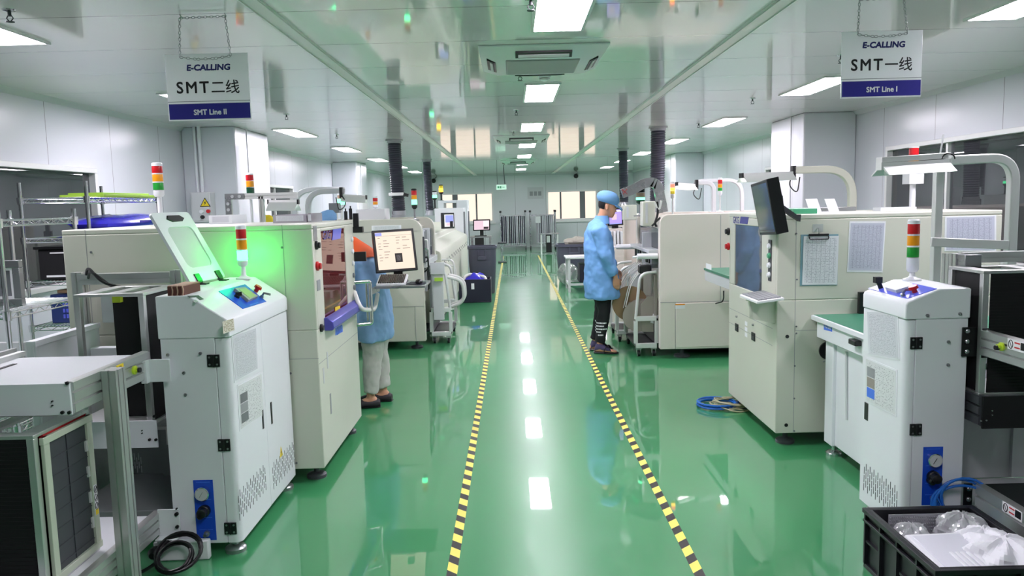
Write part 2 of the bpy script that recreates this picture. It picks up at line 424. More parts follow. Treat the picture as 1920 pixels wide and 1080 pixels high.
def hazard(name, sgn):
    """yellow floor tape with slanted dark bars, laid out along the tape's own length"""
    m = mat(name, (246, 232, 90), 0.35); nt = m.node_tree; b = nt.nodes['Principled BSDF']; L = nt.links.new
    g = N(nt, 'ShaderNodeNewGeometry'); s = N(nt, 'ShaderNodeSeparateXYZ'); L(g.outputs['Position'], s.inputs[0])
    a = N(nt, 'ShaderNodeMath', operation='MULTIPLY_ADD'); a.inputs[1].default_value = sgn; L(s.outputs['X'], a.inputs[0]); L(s.outputs['Y'], a.inputs[2])
    d = N(nt, 'ShaderNodeMath', operation='DIVIDE'); d.inputs[1].default_value = 0.157; L(a.outputs[0], d.inputs[0])
    f = N(nt, 'ShaderNodeMath', operation='FRACT'); L(d.outputs[0], f.inputs[0])
    l = N(nt, 'ShaderNodeMath', operation='LESS_THAN'); l.inputs[1].default_value = 0.47; L(f.outputs[0], l.inputs[0])
    mx = N(nt, 'ShaderNodeMix', data_type='RGBA'); mx.inputs['A'].default_value = lin((252, 240, 116)); mx.inputs['B'].default_value = lin((52, 48, 50))
    L(l.outputs[0], mx.inputs['Factor']); L(mx.outputs['Result'], b.inputs['Base Color']); M[name] = m
hazard('hazardleft', 0.9); hazard('hazardright', -0.9)

mb = MB(); mb.box(XL-0.1, XR+0.1, YB, YF+0.1, -0.1, 0); struct(mb.build('floor', 'floor'))
mb = MB(); mb.box(XL-0.1, XR+0.1, YB, YF+0.1, CEIL, CEIL+0.08); struct(mb.build('ceiling', 'ceiling'))
# side walls, each with its window openings cut out
WL = [(2.2, PX(178, 330, XL).y, 0.95, PX(90, 309, XL).z), (13.3, PX(548, 360, XL).y, 1.1, PX(520, 347, XL).z)]
WR = [(4.2, PX(1664, 300, XR).x and PX(1664, 300, XR).y, 0.95, PX(1780, 258, XR).z), (12.6, PX(1437, 318, XR).y, 1.1, PX(1450, 312, XR).z)]
def sidewall(name, x0, x1, wins):
    mb = MB(); y = YB
    for a, b, z0, z1 in sorted(wins):
        mb.box(x0, x1, y, a, 0, CEIL); mb.box(x0, x1, a, b, 0, z0); mb.box(x0, x1, a, b, z1, CEIL); y = b
    mb.box(x0, x1, y, YF, 0, CEIL)
    return struct(mb.build(name, 'wallside'))
sidewall('wall_left', XL-0.1, XL, WL); sidewall('wall_right', XR, XR+0.1, WR)
fwl = (PY(826, 362, YF), PY(925, 361, YF)); fwr = (PY(1024, 357, YF), PY(1120, 353, YF))
FZ0, FZ1 = PY(1070, 413, YF).z, PY(1070, 356, YF).z
mb = MB(); xs = [XL-0.1, fwl[0].x, fwl[1].x, fwr[0].x, fwr[1].x, XR+0.1]
for i in range(5):
    if i in (1, 3): mb.box(xs[i], xs[i+1], YF, YF+0.1, 0, FZ0); mb.box(xs[i], xs[i+1], YF, YF+0.1, FZ1, CEIL)
    else: mb.box(xs[i], xs[i+1], YF, YF+0.1, 0, CEIL)
struct(mb.build('wall_far', 'wallend'))
mb = MB(); mb.box(XL-0.1, XR+0.1, YB-0.1, YB, 0, CEIL); struct(mb.build('wall_near', 'grey'))

def sidewin(n, x, sx, win, mull, panemat='glassdark'):
    a, b, z0, z1 = win; f = 0.05
    mb = MB()
    for y0, y1, c0, c1 in ((a, b, z0, z0+f), (a, b, z1-f, z1), (a, a+f, z0+f, z1-f), (b-f, b, z0+f, z1-f)):
        mb.box(min(x-sx*0.03, x+sx*0.11), max(x-sx*0.03, x+sx*0.11), y0, y1, c0, c1)
    for m_ in mull: mb.box(min(x, x+sx*0.06), max(x, x+sx*0.06), m_-0.02, m_+0.02, z0+f, z1-f)
    o = struct(mb.build('window_%d' % n, 'aluwhite', bevel=0.004))
    mb = MB(); mb.box(x+sx*0.04-0.003, x+sx*0.04+0.003, a+f, b-f, z0+f, z1-f)
    mb.build('pane', panemat, o)
sidewin(1, XL, -1, WL[0], ()); sidewin(2, XR, 1, WR[0], (PX(1775, 280, XR).y,))
sidewin(3, XL, -1, WL[1], (PX(516, 360, XL).y,)); sidewin(4, XR, 1, WR[1], ())
for n, (p, q), posts in ((5, fwl, ((893, 0.06), (853, 0.2))), (6, fwr, ((1051, 0.06), (1092, 0.2)))):
    mb = MB(); f = 0.07
    for x0, x1, c0, c1 in ((p.x, q.x, FZ0, FZ0+f), (p.x, q.x, FZ1-f, FZ1), (p.x, p.x+f, FZ0+f, FZ1-f), (q.x-f, q.x, FZ0+f, FZ1-f)):
        mb.box(x0, x1, YF-0.03, YF+0.1, c0, c1)
    mb.box(p.x-0.06, q.x+0.06, YF-0.1, YF, FZ0-0.06, FZ0)
    o = struct(mb.build('window_%d' % n, 'aluwhite'))
    mb = MB(); mb.box(p.x+f, q.x-f, YF+0.06, YF+0.07, FZ0+f, FZ1-f); mb.build('pane', 'daylight', o)
    for px, w in posts:
        xx = PY(px, 370, YF).x; mb = MB(); mb.box(xx-w/2, xx+w/2, YF+0.0, YF+0.059, FZ0+f, FZ1-f); mb.build('mullion', 'midgrey', o)
# rooms seen through the side windows
def annex(n, x0, x1, y0, y1, m='roomdark'):
    mb = MB(); t = 0.05; xo = x1 if abs(x1) > abs(x0) else x0; sg = 1 if xo > 0 else -1
    mb.box(xo, xo+sg*t, y0, y1, 0, CEIL); mb.box(x0, x1, y0-t, y0, 0, CEIL); mb.box(x0, x1, y1, y1+t, 0, CEIL)
    mb.box(x0, x1, y0, y1, CEIL, CEIL+t); struct(mb.build('wall_annex', m))
    mb = MB(); mb.box(x0, x1, y0, y1, -0.1, 0); struct(mb.build('floor_annex', 'roomfloor'))
annex(1, -8.2, XL-0.1, 1.0, 10.5); annex(2, XR+0.1, 8.6, 2.5, 12.2, 'midgrey')
annex(3, -6.4, XL-0.1, 12.4, 17.5, 'warm'); annex(4, XR+0.1, 6.6, 12.4, 17)
mb = MB(); mb.box(7.0, 8.5, 11.5, 12.1, 0, CEIL); struct(mb.build('wall_annex_partition', 'pinkwall'))

# columns that stand proud of the side walls
def column(n, x0, x1, y0, y1, edge):
    mb = MB(); mb.box(x0, x1, y0, y1, 0, CEIL)
    o = struct(mb.build('column_%d' % n, 'wallside', bevel=0.02, seg=3))
    mb = MB(); xe = x1 if x1 < 0 else x0
    mb.box(xe-0.012, xe+0.012, y0+edge, y0+edge+0.03, 0, CEIL); mb.build('corner_trim', 'lightgrey', o)
cL, cR = PY(440, 260, 10.3), PY(1507, 240, 10.4)
column(1, XL, cL.x, 10.3, 11.7, 0.45); column(2, cR.x, XR, 10.4, 11.7, 0.45)
column(3, XL, -3.72, 18.8, 20.1, 0.5); column(4, 3.9, XR, 18.6, 19.9, 0.5)
# ceiling ribs along the aisle
for n, x in ((1, -1.345), (2, 1.56)):
    mb = MB(); mb.box(x-0.055, x+0.055, YB, YF, CEIL-0.012, CEIL); mb.box(x-0.05, x-0.042, YB, YF, CEIL-0.02, CEIL-0.012); mb.box(x+0.042, x+0.05, YB, YF, CEIL-0.02, CEIL-0.012)
    struct(mb.build('trim_%d' % n, 'aluwhite'))
for n, x in ((3, XL), (4, XR)):
    mb = MB(); s = 1 if x < 0 else -1
    mb.prism([(x, CEIL), (x+s*0.05, CEIL), (x+s*0.03, CEIL-0.03), (x, CEIL-0.05)], 'y', YB, YF); struct(mb.build('trim_%d' % n, 'lightgrey'))
mb = MB(); mb.prism([(YF, CEIL), (YF-0.05, CEIL), (YF, CEIL-0.05)], 'x', XL, XR); struct(mb.build('trim_5', 'lightgrey'))
# floor tapes
for nm, x, m_, lb in (('a', -0.312, 'hazardleft', 'yellow and black hazard tape on the floor along the left side of the aisle'),
                      ('b', 0.788, 'hazardright', 'yellow and black hazard tape on the floor along the right side of the aisle')):
    mb = MB(); mb.box(x-0.024, x+0.024, 1.2, 24.5, 0.0, 0.0012); tag(mb.build('floor_tape', m_), lb, 'floor tape', 'hazard tapes on the floor')

# ------------------------------------------------------------------ ceiling fittings
def ceiling_light():
    t = thing('ceiling_light', 'x', 'ceiling light', (0, 0, CEIL), 'ceiling lights', True)
    mb = MB(); w, l = 0.17, 0.62
    for a in ((-w, w, -l, -l+0.02), (-w, w, l-0.02, l), (-w, -w+0.02, -l+0.02, l-0.02), (w-0.02, w, -l+0.02, l-0.02)): mb.box(*a, -0.014, 0)
    mb.build('frame', 'aluwhite', t)
    mb = MB(); mb.box(-w+0.02, w-0.02, -l+0.02, l-0.02, -0.008, -0.002); mb.build('diffuser', 'lamp', t)
    return t
ORDW = ['nearest', 'second', 'third', 'fourth', 'fifth', 'sixth', 'farthest']
proto = None
for row, x, nm in ((0, 0.315, 'middle row over the aisle'), (1, -3.1, 'row along the left wall'), (2, 3.08, 'row along the right wall')):
    for k in range(-1 if row == 0 else 0, 7):
        y = 4.48+3.45*k
        lb = 'white ceiling panel light, %s of the %s' % (ORDW[k] if k >= 0 else 'one behind the viewer', nm)
        if k < 0: lb = 'white ceiling panel light just above the viewer in the %s' % nm
        if proto is None: proto = ceiling_light(); o = proto
        else: o = dup(proto)
        o.location = (x, y, CEIL); o['label'] = lb
def cassette():
    t = thing('air_conditioner', 'large square four-way ceiling air conditioner nearest the viewer, above the aisle', 'air conditioner', (0, 0, CEIL), 'ceiling air conditioners', True)
    w, l = 0.46, 0.5
    mb = MB(); mb.loft([[(-w, -l, 0), (w, -l, 0), (w, l, 0), (-w, l, 0)], [(-w, -l, -0.012), (w, -l, -0.012), (w, l, -0.012), (-w, l, -0.012)],
                        [(-w+0.12, -l+0.13, -0.07), (w-0.12, -l+0.13, -0.07), (w-0.12, l-0.13, -0.07), (-w+0.12, l-0.13, -0.07)]])
    mb.build('panel', 'white', t, bevel=0.01)
    mb = MB(); mb.box(-0.27, 0.27, -0.29, 0.29, -0.08, -0.06); mb.build('intake_grille', 'grey', t, bevel=0.02)
    for i in range(4):
        a = i*PI/2; R = Matrix.Rotation(a, 3, 'Z'); d = 0.415 if i % 2 == 0 else 0.38
        hl = 0.2
        mb = MB(); mb.hexa([R @ Vector(v) for v in ((-hl, -d-0.03, -0.05), (hl, -d-0.03, -0.05), (hl, -d+0.035, -0.075), (-hl, -d+0.035, -0.075), (-hl, -d-0.03, -0.02), (hl, -d-0.03, -0.02), (hl, -d+0.035, -0.03), (-hl, -d+0.035, -0.03))]); o = mb.build('outlet', 'black', t)
        mb = MB(); mb.hexa([R @ Vector(v) for v in ((-hl+0.02, -d-0.008, -0.064), (hl-0.02, -d-0.008, -0.064), (hl-0.02, -d+0.014, -0.076), (-hl+0.02, -d+0.014, -0.076), (-hl+0.02, -d-0.008, -0.052), (hl-0.02, -d-0.008, -0.052), (hl-0.02, -d+0.014, -0.062), (-hl+0.02, -d+0.014, -0.062))]); mb.build('louvre', 'lightgrey', o)
    for sx in (-1, 1):
        mb = MB(); mb.cyl((sx*0.275, 0.0, -0.04), (sx*0.275, 0, -0.06), 0.03, n=20); mb.build('corner_boss', 'white', t)
    return t
ac = cassette(); ac.location = (0.25, 6.02, CEIL)
a2 = PZ(987, 258, CEIL); a3 = PZ(977, 302, CEIL)
dup(ac, (0.18, a2.y, CEIL), label='square ceiling air conditioner over the middle of the aisle, second from the viewer')
dup(ac, (0.18, a3.y, CEIL), label='square ceiling air conditioner over the far end of the aisle')
def sprinkler(px, py, lb):
    p = PZ(px, py, CEIL)
    t = thing('fire_sprinkler', lb, 'sprinkler', p, 'fire sprinklers', True)
    mb = MB(); mb.lathe((0, 0, 0), [(0.035, 0), (0.033, -0.008), (0.012, -0.012)], 16); mb.build('escutcheon', 'chrome', t)
    mb = MB(); mb.cyl((0, 0, -0.01), (0, 0, -0.035), 0.009, n=10)
    for s in (-1, 1): mb.tube([(s*0.008, 0, -0.03), (s*0.018, 0, -0.045), (s*0.004, 0, -0.062)], 0.003, 6)
    mb.build('frame', 'darkgrey', t)
    mb = MB(); mb.cyl((0, 0, -0.062), (0, 0, -0.065), 0.022, n=14); mb.build('deflector', 'darkgrey', t)
for px, py, lb in ((17, 18, 'fire sprinkler in the ceiling at the top left corner of the photo'), (537, 214, 'fire sprinkler in the ceiling just above the left light seen below the hanging sign'), (631, 252, 'fire sprinkler in the ceiling between the third and fourth left row lights'),
                   (975, 137, 'fire sprinkler in the ceiling just beyond the nearest air conditioner'), (1411, 184, 'fire sprinkler in the ceiling beside the third light of the right row'), (1310, 231, 'fire sprinkler in the ceiling beside the fourth light of the right row'),
                   (995, -3, 'fire sprinkler in the ceiling left of the nearest aisle light'), (968, 206, 'fire sprinkler in the ceiling beside the third aisle light'), (1577, 103, 'fire sprinkler in the ceiling behind the right hanging sign'), (963, 246, 'fire sprinkler in the ceiling at the second air conditioner')):
    sprinkler(px, py, lb)
p = PZ(1021, 142, CEIL); t = thing('smoke_detector', 'round white smoke detector in the ceiling before the second aisle light', 'smoke detector', p, None, True)
mb = MB(); mb.lathe((0, 0, 0), [(0.055, 0), (0.055, -0.015), (0.045, -0.02), (0.04, -0.04), (0.02, -0.045)], 24); mb.build('body', 'white', t)
mb = MB(); mb.lathe((0, 0, 0), [(0.046, -0.022), (0.044, -0.03)], 24); mb.build('vent_ring', 'grey', t)

# hanging signs with chains
def chain_links(mb, pts, r=0.0035, step=0.017):
    for a, b in zip(pts[:-1], pts[1:]):
        a, b = Vector(a), Vector(b); d = b-a; n = max(1, int(d.length/step)); x, y, z = mb.frame3(d)
        for i in range(n):
            c = a + d*((i+0.5)/n); u = x if i % 2 else y
            ring = [c + z*math.cos(2*PI*k/8)*step*0.62 + u*math.sin(2*PI*k/8)*0.0062 for k in range(8)]
            mb.tube(ring, 0.0017, 5, 0, True)
def sign(y, tl, tr, bl, br, ch, chz, line1, line2, line3, lb, tilt):
    p0, p1, q0, q1 = (PY(*k, y) for k in (tl, tr, bl, br)); x0, x1 = (p0.x+q0.x)/2, (p1.x+q1.x)/2; z1, z0 = (p0.z+p1.z)/2, (q0.z+q1.z)/2
    t = thing('hanging_sign', lb, 'sign', ((x0+x1)/2, y, z0), 'hanging line signs'); w, h = x1-x0, z1-z0; cx = (x0+x1)/2
    mb = MB(); mb.box(x0, x1, y, y+0.006, z0, z1); mb.build('board', 'signwhite', t, bevel=0.001)
    mb = MB(); mb.box(x0+0.006, x1-0.003, y-0.0012, y, z0+0.008, z0+h*0.255); mb.build('blue_band', 'inkblue', t)
    mb = MB(); mb.box(x0+0.002, x1, y-0.001, y, z0+h*0.285, z0+h*0.292); mb.build('rule_line', 'midgrey', t)
    txt('lettering', line3, h*0.078, (cx+0.004, y-0.0012, z0+h*0.125), VX, VZ, 'paper', t, 0.05)
    lat, han = line2
    txt('lettering', lat, h*0.17, (cx-w*0.183, y, z0+h*0.5), VX, VZ, 'inkblack', t, 0.03, w*0.385, space=1.25)
    txt('lettering', han, h*0.2, (cx+w*0.21, y, z0+h*0.5), VX, VZ, 'inkblack', t, 0.01, w*0.335) if len(han) > 1 else None
    txt('lettering', line1, h*0.085, (cx+0.01, y, z0+h*0.795), VX, VZ, 'inknavy', t, 0.07, w*0.52, shear=0.1)
    mb = MB(); c = PY(*ch, y); l, r = cx-w*0.31, cx+w*0.3; zc = z1-0.018; zt = CEIL-0.02 if not chz else chz
    chain_links(mb, [(l, y-0.006, zc), (l+0.01, y+0.003, zt), (r-0.02, y+0.003, zt+0.004), (r, y-0.006, zc)])
    chain_links(mb, [(l, y-0.008, zc), (cx-0.05, y-0.01, zc-0.014), (cx+0.05, y-0.01, zc-0.012), (r, y-0.008, zc)]); mb.build('chain', 'steel', t)
    mb = MB()
    for xx in (l+0.012, r-0.022): mb.tube([(xx, y+0.003, zt-0.004), (xx+0.008, y+0.003, zt+0.006), (xx, y+0.003, CEIL)], 0.003, 6)
    mb.build('ceiling_hook', 'steel', t)
HAN2, HAN1 = '\u4e8c\u7ebf', '\u4e00\u7ebf'
sign(4.47, (308, 103), (463, 98), (317, 228), (472, 223), (384, 39), None, 'E-CALLING', ('SMT', HAN2), 'SMT Line II', 'white and blue sign reading SMT Line II, hanging from chains on the left', 0)
sign(4.45, (1579, 60), (1731, 56), (1576, 185), (1726, 181), (1655, 5), None, 'E-CALLING', ('SMT', HAN1), 'SMT Line I', 'white and blue sign reading SMT Line I, hanging from chains on the right', 0)

# flexible exhaust ducts
def duct(top, bot, r, zb_y, lb):
    a = PZ(*top, CEIL); b = PY(*bot, a.y)
    mb = MB(); n = 70; rings = []; bend = (b.x-a.x)
    for i in range(n+1):
        t = i/n; s = t*t*(3-2*t); c = Vector((a.x+bend*s, a.y, a.z+(b.z-a.z)*t)); rr = r*(1.0 if i % 2 else 0.88)
        rings.append([c+Vector((rr*math.cos(2*PI*k/20), rr*math.sin(2*PI*k/20), 0)) for k in range(20)])
    mb.loft(rings)
    t = thing('exhaust_duct', lb, 'exhaust duct', (b.x, b.y, b.z), 'flexible exhaust ducts')
    mb.build('hose', 'ducthose', t, sharp=60)
    mb = MB(); mb.lathe((a.x, a.y, CEIL), [(r*1.25, 0), (r*1.25, -0.02), (r*1.02, -0.025), (r*1.02, -0.06)], 24); mb.build('ceiling_collar', 'grey', t)
    mb = MB(); mb.lathe((b.x, b.y, b.z), [(r*1.03, 0.07), (r*1.03, 0.0), (r*1.1, -0.01), (r*1.1, -0.05)], 24); mb.build('lower_collar', 'steel', t)
    return a, b
dL1 = duct((739, 262), (748, 403), 0.115, 0, 'wide dark ribbed exhaust duct, nearer of the two over the left line')
dL2 = duct((800, 299), (806, 400), 0.1, 0, 'dark ribbed exhaust duct, farther of the two over the left line')
dR1 = duct((1234, 238), (1232, 392), 0.115, 0, 'wide dark ribbed exhaust duct, nearer of the two over the right line')
dR2 = duct((1168, 278), (1170, 385), 0.1, 0, 'dark ribbed exhaust duct, farther of the two over the right line')
# exit sign, cameras, wall plates
p0, p1 = PY(930, 346, 24.0), PY(950, 356, 24.0)
t = thing('exit_sign', 'small green and white exit sign hanging from the ceiling at the far end', 'exit sign', ((p0.x+p1.x)/2, 24.0, p1.z))
mb = MB(); mb.box(p0.x, p1.x, 24.0, 24.04, p1.z, p0.z); mb.build('case', 'aluwhite', t, bevel=0.006)
mb = MB(); mb.box(p0.x+0.01, p1.x-0.01, 23.996, 24.0, p1.z+0.012, p0.z-0.012); mb.build('face', 'exitglow', t)
mb = MB(); cxm = (p0.x+p1.x)/2; czm = (p0.z+p1.z)/2
mb.box(cxm-0.04, cxm-0.0, 23.994, 23.996, czm-0.035, czm+0.03); mb.box(cxm+0.03, cxm+0.1, 23.994, 23.996, czm-0.01, czm+0.008); mb.box(cxm-0.12, cxm-0.06, 23.994, 23.996, czm-0.03, czm+0.03); mb.build('running_pictogram', 'greenmat', t)
mb = MB(); mb.tube([(p0.x+0.04, 24.02, p0.z), (p0.x+0.04, 24.02, CEIL)], 0.006, 6); mb.tube([(p1.x-0.05, 24.02, p0.z), (p1.x-0.07, 24.02, p0.z+0.3), (p1.x-0.08, 24.02, CEIL)], 0.014, 6); mb.build('suspension_cable', 'darkgrey', t)
def dome(px, py, lb, arm):
    p = PY(px, py, YF-0.2); t = thing('security_camera', lb, 'camera', (p.x, p.y, p.z), 'security cameras')
    mb = MB(); mb.ball(p, 0.09, 14); mb.build('dome', 'black', t)
    mb = MB(); mb.cyl((p.x, p.y+0.03, p.z+0.02), (p.x, YF, p.z+0.06), 0.035, n=10)
    if arm: mb.tube([(p.x, YF-0.02, p.z+0.05), (p.x+0.2, YF-0.02, p.z+0.25), (p.x+0.22, YF-0.02, CEIL)], 0.015, 6)
    mb.build('mount', 'darkgrey', t)
dome(813, 339, 'black dome camera on the far wall above the left window', True)
dome(1080, 330, 'black dome camera on the far wall above the right window', True)
p = PY(1004, 362, YF); t = thing('wall_notice', 'small pale notice plate on the far wall between the windows', 'notice', (p.x, YF, p.z-0.25))
mb = MB(); mb.box(p.x-0.3, p.x+0.3, YF-0.02, YF, p.z-0.22, p.z+0.22); mb.build('plate', 'lightgrey', t)
mb = MB()
for i in range(3): mb.box(p.x-0.22+i*0.16, p.x-0.1+i*0.16, YF-0.024, YF-0.02, p.z-0.1, p.z+0.06)
mb.build('print', 'grey', t)
# conduit pipes and electric box on the left column
for px, r in ((367, 0.02), (376, 0.024)):
    p = PY(px, 300, 10.27); mb = MB(); mb.cyl((p.x, 10.27, 1.8), (p.x, 10.27, CEIL), r, n=10)
    tag(mb.build('conduit_pipe', 'white'), 'white vertical conduit pipe above the electric box, %s of the pair' % ('left' if px == 367 else 'right'), 'pipe', 'conduit pipes')
p0, p1 = PY(361, 361, 10.2), PY(401, 416, 10.2)
t = thing('electric_box', 'grey electric box with a yellow warning triangle on the left column', 'electric box', ((p0.x+p1.x)/2, 10.2, p1.z))
mb = MB(); mb.box(p0.x, p1.x, 10.12, 10.3, p1.z, p0.z); mb.build('cabinet', 'lightgrey', t, bevel=0.006)
mb = MB(); mb.box(p0.x+0.02, p1.x-0.02, 10.11, 10.12, p1.z+0.02, p0.z-0.02); d = mb.build('door', 'lightgrey', t, bevel=0.003)
c = PY(384, 379, 10.1); mb = MB(); mb.prism([(c.x-0.07, c.z-0.06), (c.x+0.07, c.z-0.06), (c.x, c.z+0.06)], 'y', 10.106, 10.11); mb.build('warning_border', 'inkblack', d)
mb = MB(); mb.prism([(c.x-0.054, c.z-0.05), (c.x+0.054, c.z-0.05), (c.x, c.z+0.042)], 'y', 10.103, 10.106); mb.build('warning_triangle', 'yellow', d)
mb = MB(); mb.prism([(c.x+0.01, c.z+0.02), (c.x-0.015, c.z-0.015), (c.x+0.0, c.z-0.013), (c.x-0.01, c.z-0.043), (c.x+0.016, c.z-0.004), (c.x+0.002, c.z-0.006)], 'y', 10.1, 10.103); mb.build('lightning_symbol', 'inkblack', d)
for px, py, m_ in ((378, 397, 'white'), (391, 396, 'red'), (380, 407, 'black')):
    c = PY(px, py, 10.1); mb = MB(); mb.cyl((c.x, 10.11, c.z), (c.x, 10.08, c.z), 0.025, n=12); mb.build('button', m_, t)
# ================================================================== SHARED BUILDERS
def PPL(px, py, p, n):
    """point of the sight line through a pixel on the plane (p, n)"""
    d = _ray(px, py); n = Vector(n); return CC + d*((Vector(p)-CC).dot(n)/d.dot(n))
def signal_tower(parent, x, y, z, r, cols, lens_h=0.06, base=0.05, pole=0.04, cap='white', dome=False, order=None):
    """stacked signal lamp; cols run from the bottom lens to the top lens"""
    mb = MB(); mb.lathe((x, y, z), [(r*1.5, 0), (r*1.5, 0.008), (r*0.7, 0.016), (r*0.5, 0.024), (r*0.42, 0.03+pole), (r*0.75, 0.033+pole), (r, 0.045+pole), (r, 0.045+pole+base)], 18)
    t = mb.build('signal_tower', cap, parent); h = z+0.045+pole+base
    for nm, m_ in cols:
        mb = MB(); mb.lathe((x, y, h), [(r*0.96, 0.003), (r*0.98, 0.005), (r*0.98, lens_h-0.005), (r*0.96, lens_h-0.003)], 20); mb.build(nm, m_, t)
        mb = MB(); mb.lathe((x, y, h+lens_h-0.005), [(r*1.02, 0), (r*1.02, 0.008)], 20); mb.build('lens_ring', cap, t)
        h += lens_h
    mb = MB(); mb.lathe((x, y, h), [(r, 0), (r, 0.012), (r*0.8, 0.018)], 20); mb.build('tower_cap', cap, t)
    return t
def foot(parent, x, y, z, r=0.05, pm='steel'):
    mb = MB(); mb.lathe((x, y, 0), [(r, 0), (r, 0.018), (r*0.85, 0.026), (r*0.35, 0.034)], 20); mb.cyl((x, y, 0.03), (x, y, z+0.004), r*0.28, n=12); mb.cyl((x, y, z-0.02), (x, y, z-0.008), r*0.45, n=6)
    return mb.build('levelling_foot', pm, parent)
def caster(parent, x, y, z, r=0.035):
    mb = MB(); mb.box(x-0.03, x+0.03, y-0.02, y+0.02, z-0.01, z); mb.box(x-0.022, x-0.016, y-0.018, y+0.018, r, z-0.008); mb.box(x+0.016, x+0.022, y-0.018, y+0.018, r, z-0.008)
    o = mb.build('caster', 'steel', parent); mb = MB(); mb.cyl((x-0.014, y, r), (x+0.014, y, r), r, n=16); mb.build('wheel', 'black', o); return o
def hinge(parent, x, y, z, s=0.058, axis='y', m='black'):
    mb = MB(); h = s/2
    if axis == 'y':
        mb.box(x-h, x-0.003, y-0.008, y, z-h, z+h); mb.box(x+0.003, x+h, y-0.008, y, z-h, z+h); mb.cyl((x, y-0.006, z-h), (x, y-0.006, z+h), 0.006, n=8)
    o = mb.build('hinge', m, parent, bevel=0.0015)
    for a in (-1, 1):
        for b in (-1, 1): mb = MB(); mb.cyl((x+a*h*0.6, y-0.008, z+b*h*0.6), (x+a*h*0.6, y-0.0105, z+b*h*0.6), 0.005, n=8); mb.build('screw', 'steel', o)
    return o
def slots(pts_fn, nu, nv, wid, ln, skew=0.0):
    """louvre slots: pts_fn(u, v) gives a point and the outward normal"""
    return None
def doc(name, label, a, b, c, d, m, parent=None, border='white', group=None, photo=None, t=0.004):
    """document sleeve: corners bottom-left, bottom-right, top-right, top-left as seen"""
    a, b, c, d = map(Vector, (a, b, c, d)); ct = (a+b+c+d)/4; n = (b-a).cross(d-a).normalized()
    th = thing(name, label, 'document', ((a+b)/2)[:], group)
    mb = MB(); mb.sheet(a, b, c, d, t); mb.build('sleeve', border, th)
    k = 0.93; q = [ct+(v-ct)*k+n*0.0008 for v in (a, b, c, d)]
    mb = MB(); mb.sheet(*q, 0.0006); pg = mb.build('printed_page', m, th)
    if photo:
        u0, u1, v0, v1, pm = photo
        def B(u, v): return (q[0]*(1-u)+q[1]*u)*(1-v)+(q[3]*(1-u)+q[2]*u)*v + n*0.0008
        for i in range(3):
            w0, w1 = v0+(v1-v0)*i/3+0.01, v0+(v1-v0)*(i+1)/3-0.01
            mb = MB(); mb.sheet(B(u0, w0), B(u1, w0), B(u1, w1), B(u0, w1), 0.0005); mb.build('printed_photo', pm[i], pg)
    return th
def vent(parent, P, nu, rows, su, sv, hl, hw, nrm, m='grey'):
    """P(u,v) -> point; nu columns x rows of upright slots in one pattern mesh"""
    mb = MB(); nrm = Vector(nrm)
    for r in range(rows):
        for i in range(nu):
            c = P(i*su, r*sv + (0.5*sv if (i % 2) else 0)); u = (P(1, 0)-P(0, 0)).normalized()
            a, z = u*hw, VZ*hl
            mb.hexa([c-a-z, c+a-z, c+a-z+nrm*0.0012, c-a-z+nrm*0.0012, c-a+z, c+a+z, c+a+z+nrm*0.0012, c-a+z+nrm*0.0012])
    return mb.build('vent_slots', m, parent)
def gauge_panel(parent, x0, x1, y, z0, z1):
    """blue pneumatic panel on a face looking towards -Y"""
    h = z1-z0; cx = (x0+x1)/2; w = x1-x0
    mb = MB(); mb.box(x0, x1, y-0.003, y, z0, z1); p = mb.build('gauge_panel', 'blue', parent, bevel=0.001)
    mb = MB()
    for f in (0.965, 0.68, 0.38, 0.18): mb.box(x0+w*0.15, x1-w*0.15, y-0.0036, y-0.003, z0+h*f-0.0015, z0+h*f+0.0015)
    mb.build('panel_print', 'bluelight', p)
    cz = z0+h*0.79; r = w*0.36
    mb = MB(); mb.lathe((cx, y, cz), [(r, -0.003), (r, -0.026), (r*0.9, -0.03), (r*0.86, -0.026)], 24, 0, 'y'); mb.build('pressure_gauge', 'chrome', p)
    mb = MB(); mb.cyl((cx, y-0.02, cz), (cx, y-0.0275, cz), r*0.86, n=24); mb.build('gauge_dial', 'lightgrey', p)
    mb = MB(); mb.bar([(cx-r*0.35, y-0.029, cz-r*0.45), (cx+r*0.15, y-0.029, cz+r*0.35)], 0.003, 0.001); mb.build('gauge_needle', 'inkblack', p)
    cz = z0+h*0.5; mb = MB(); mb.lathe((cx, y, cz), [(r*0.85, -0.003), (r*0.85, -0.02), (r*0.7, -0.024), (r*0.66, -0.05), (r*0.5, -0.054)], 18, 0, 'y'); mb.lathe((cx-r*0.4, y-0.008, cz-r*0.55), [(r*0.5, 0.005), (r*0.5, -0.024), (r*0.35, -0.03)], 14, 0, 'y'); mb.build('regulator_knob', 'black', p)
    cz = z0+h*0.12; mb = MB(); mb.lathe((cx+w*0.05, y, cz), [(r*0.42, -0.003), (r*0.42, -0.014), (r*0.26, -0.016), (r*0.26, -0.035)], 14, 0, 'y'); mb.build('air_fitting', 'steel', p)
    return p
def workcurve(): return None

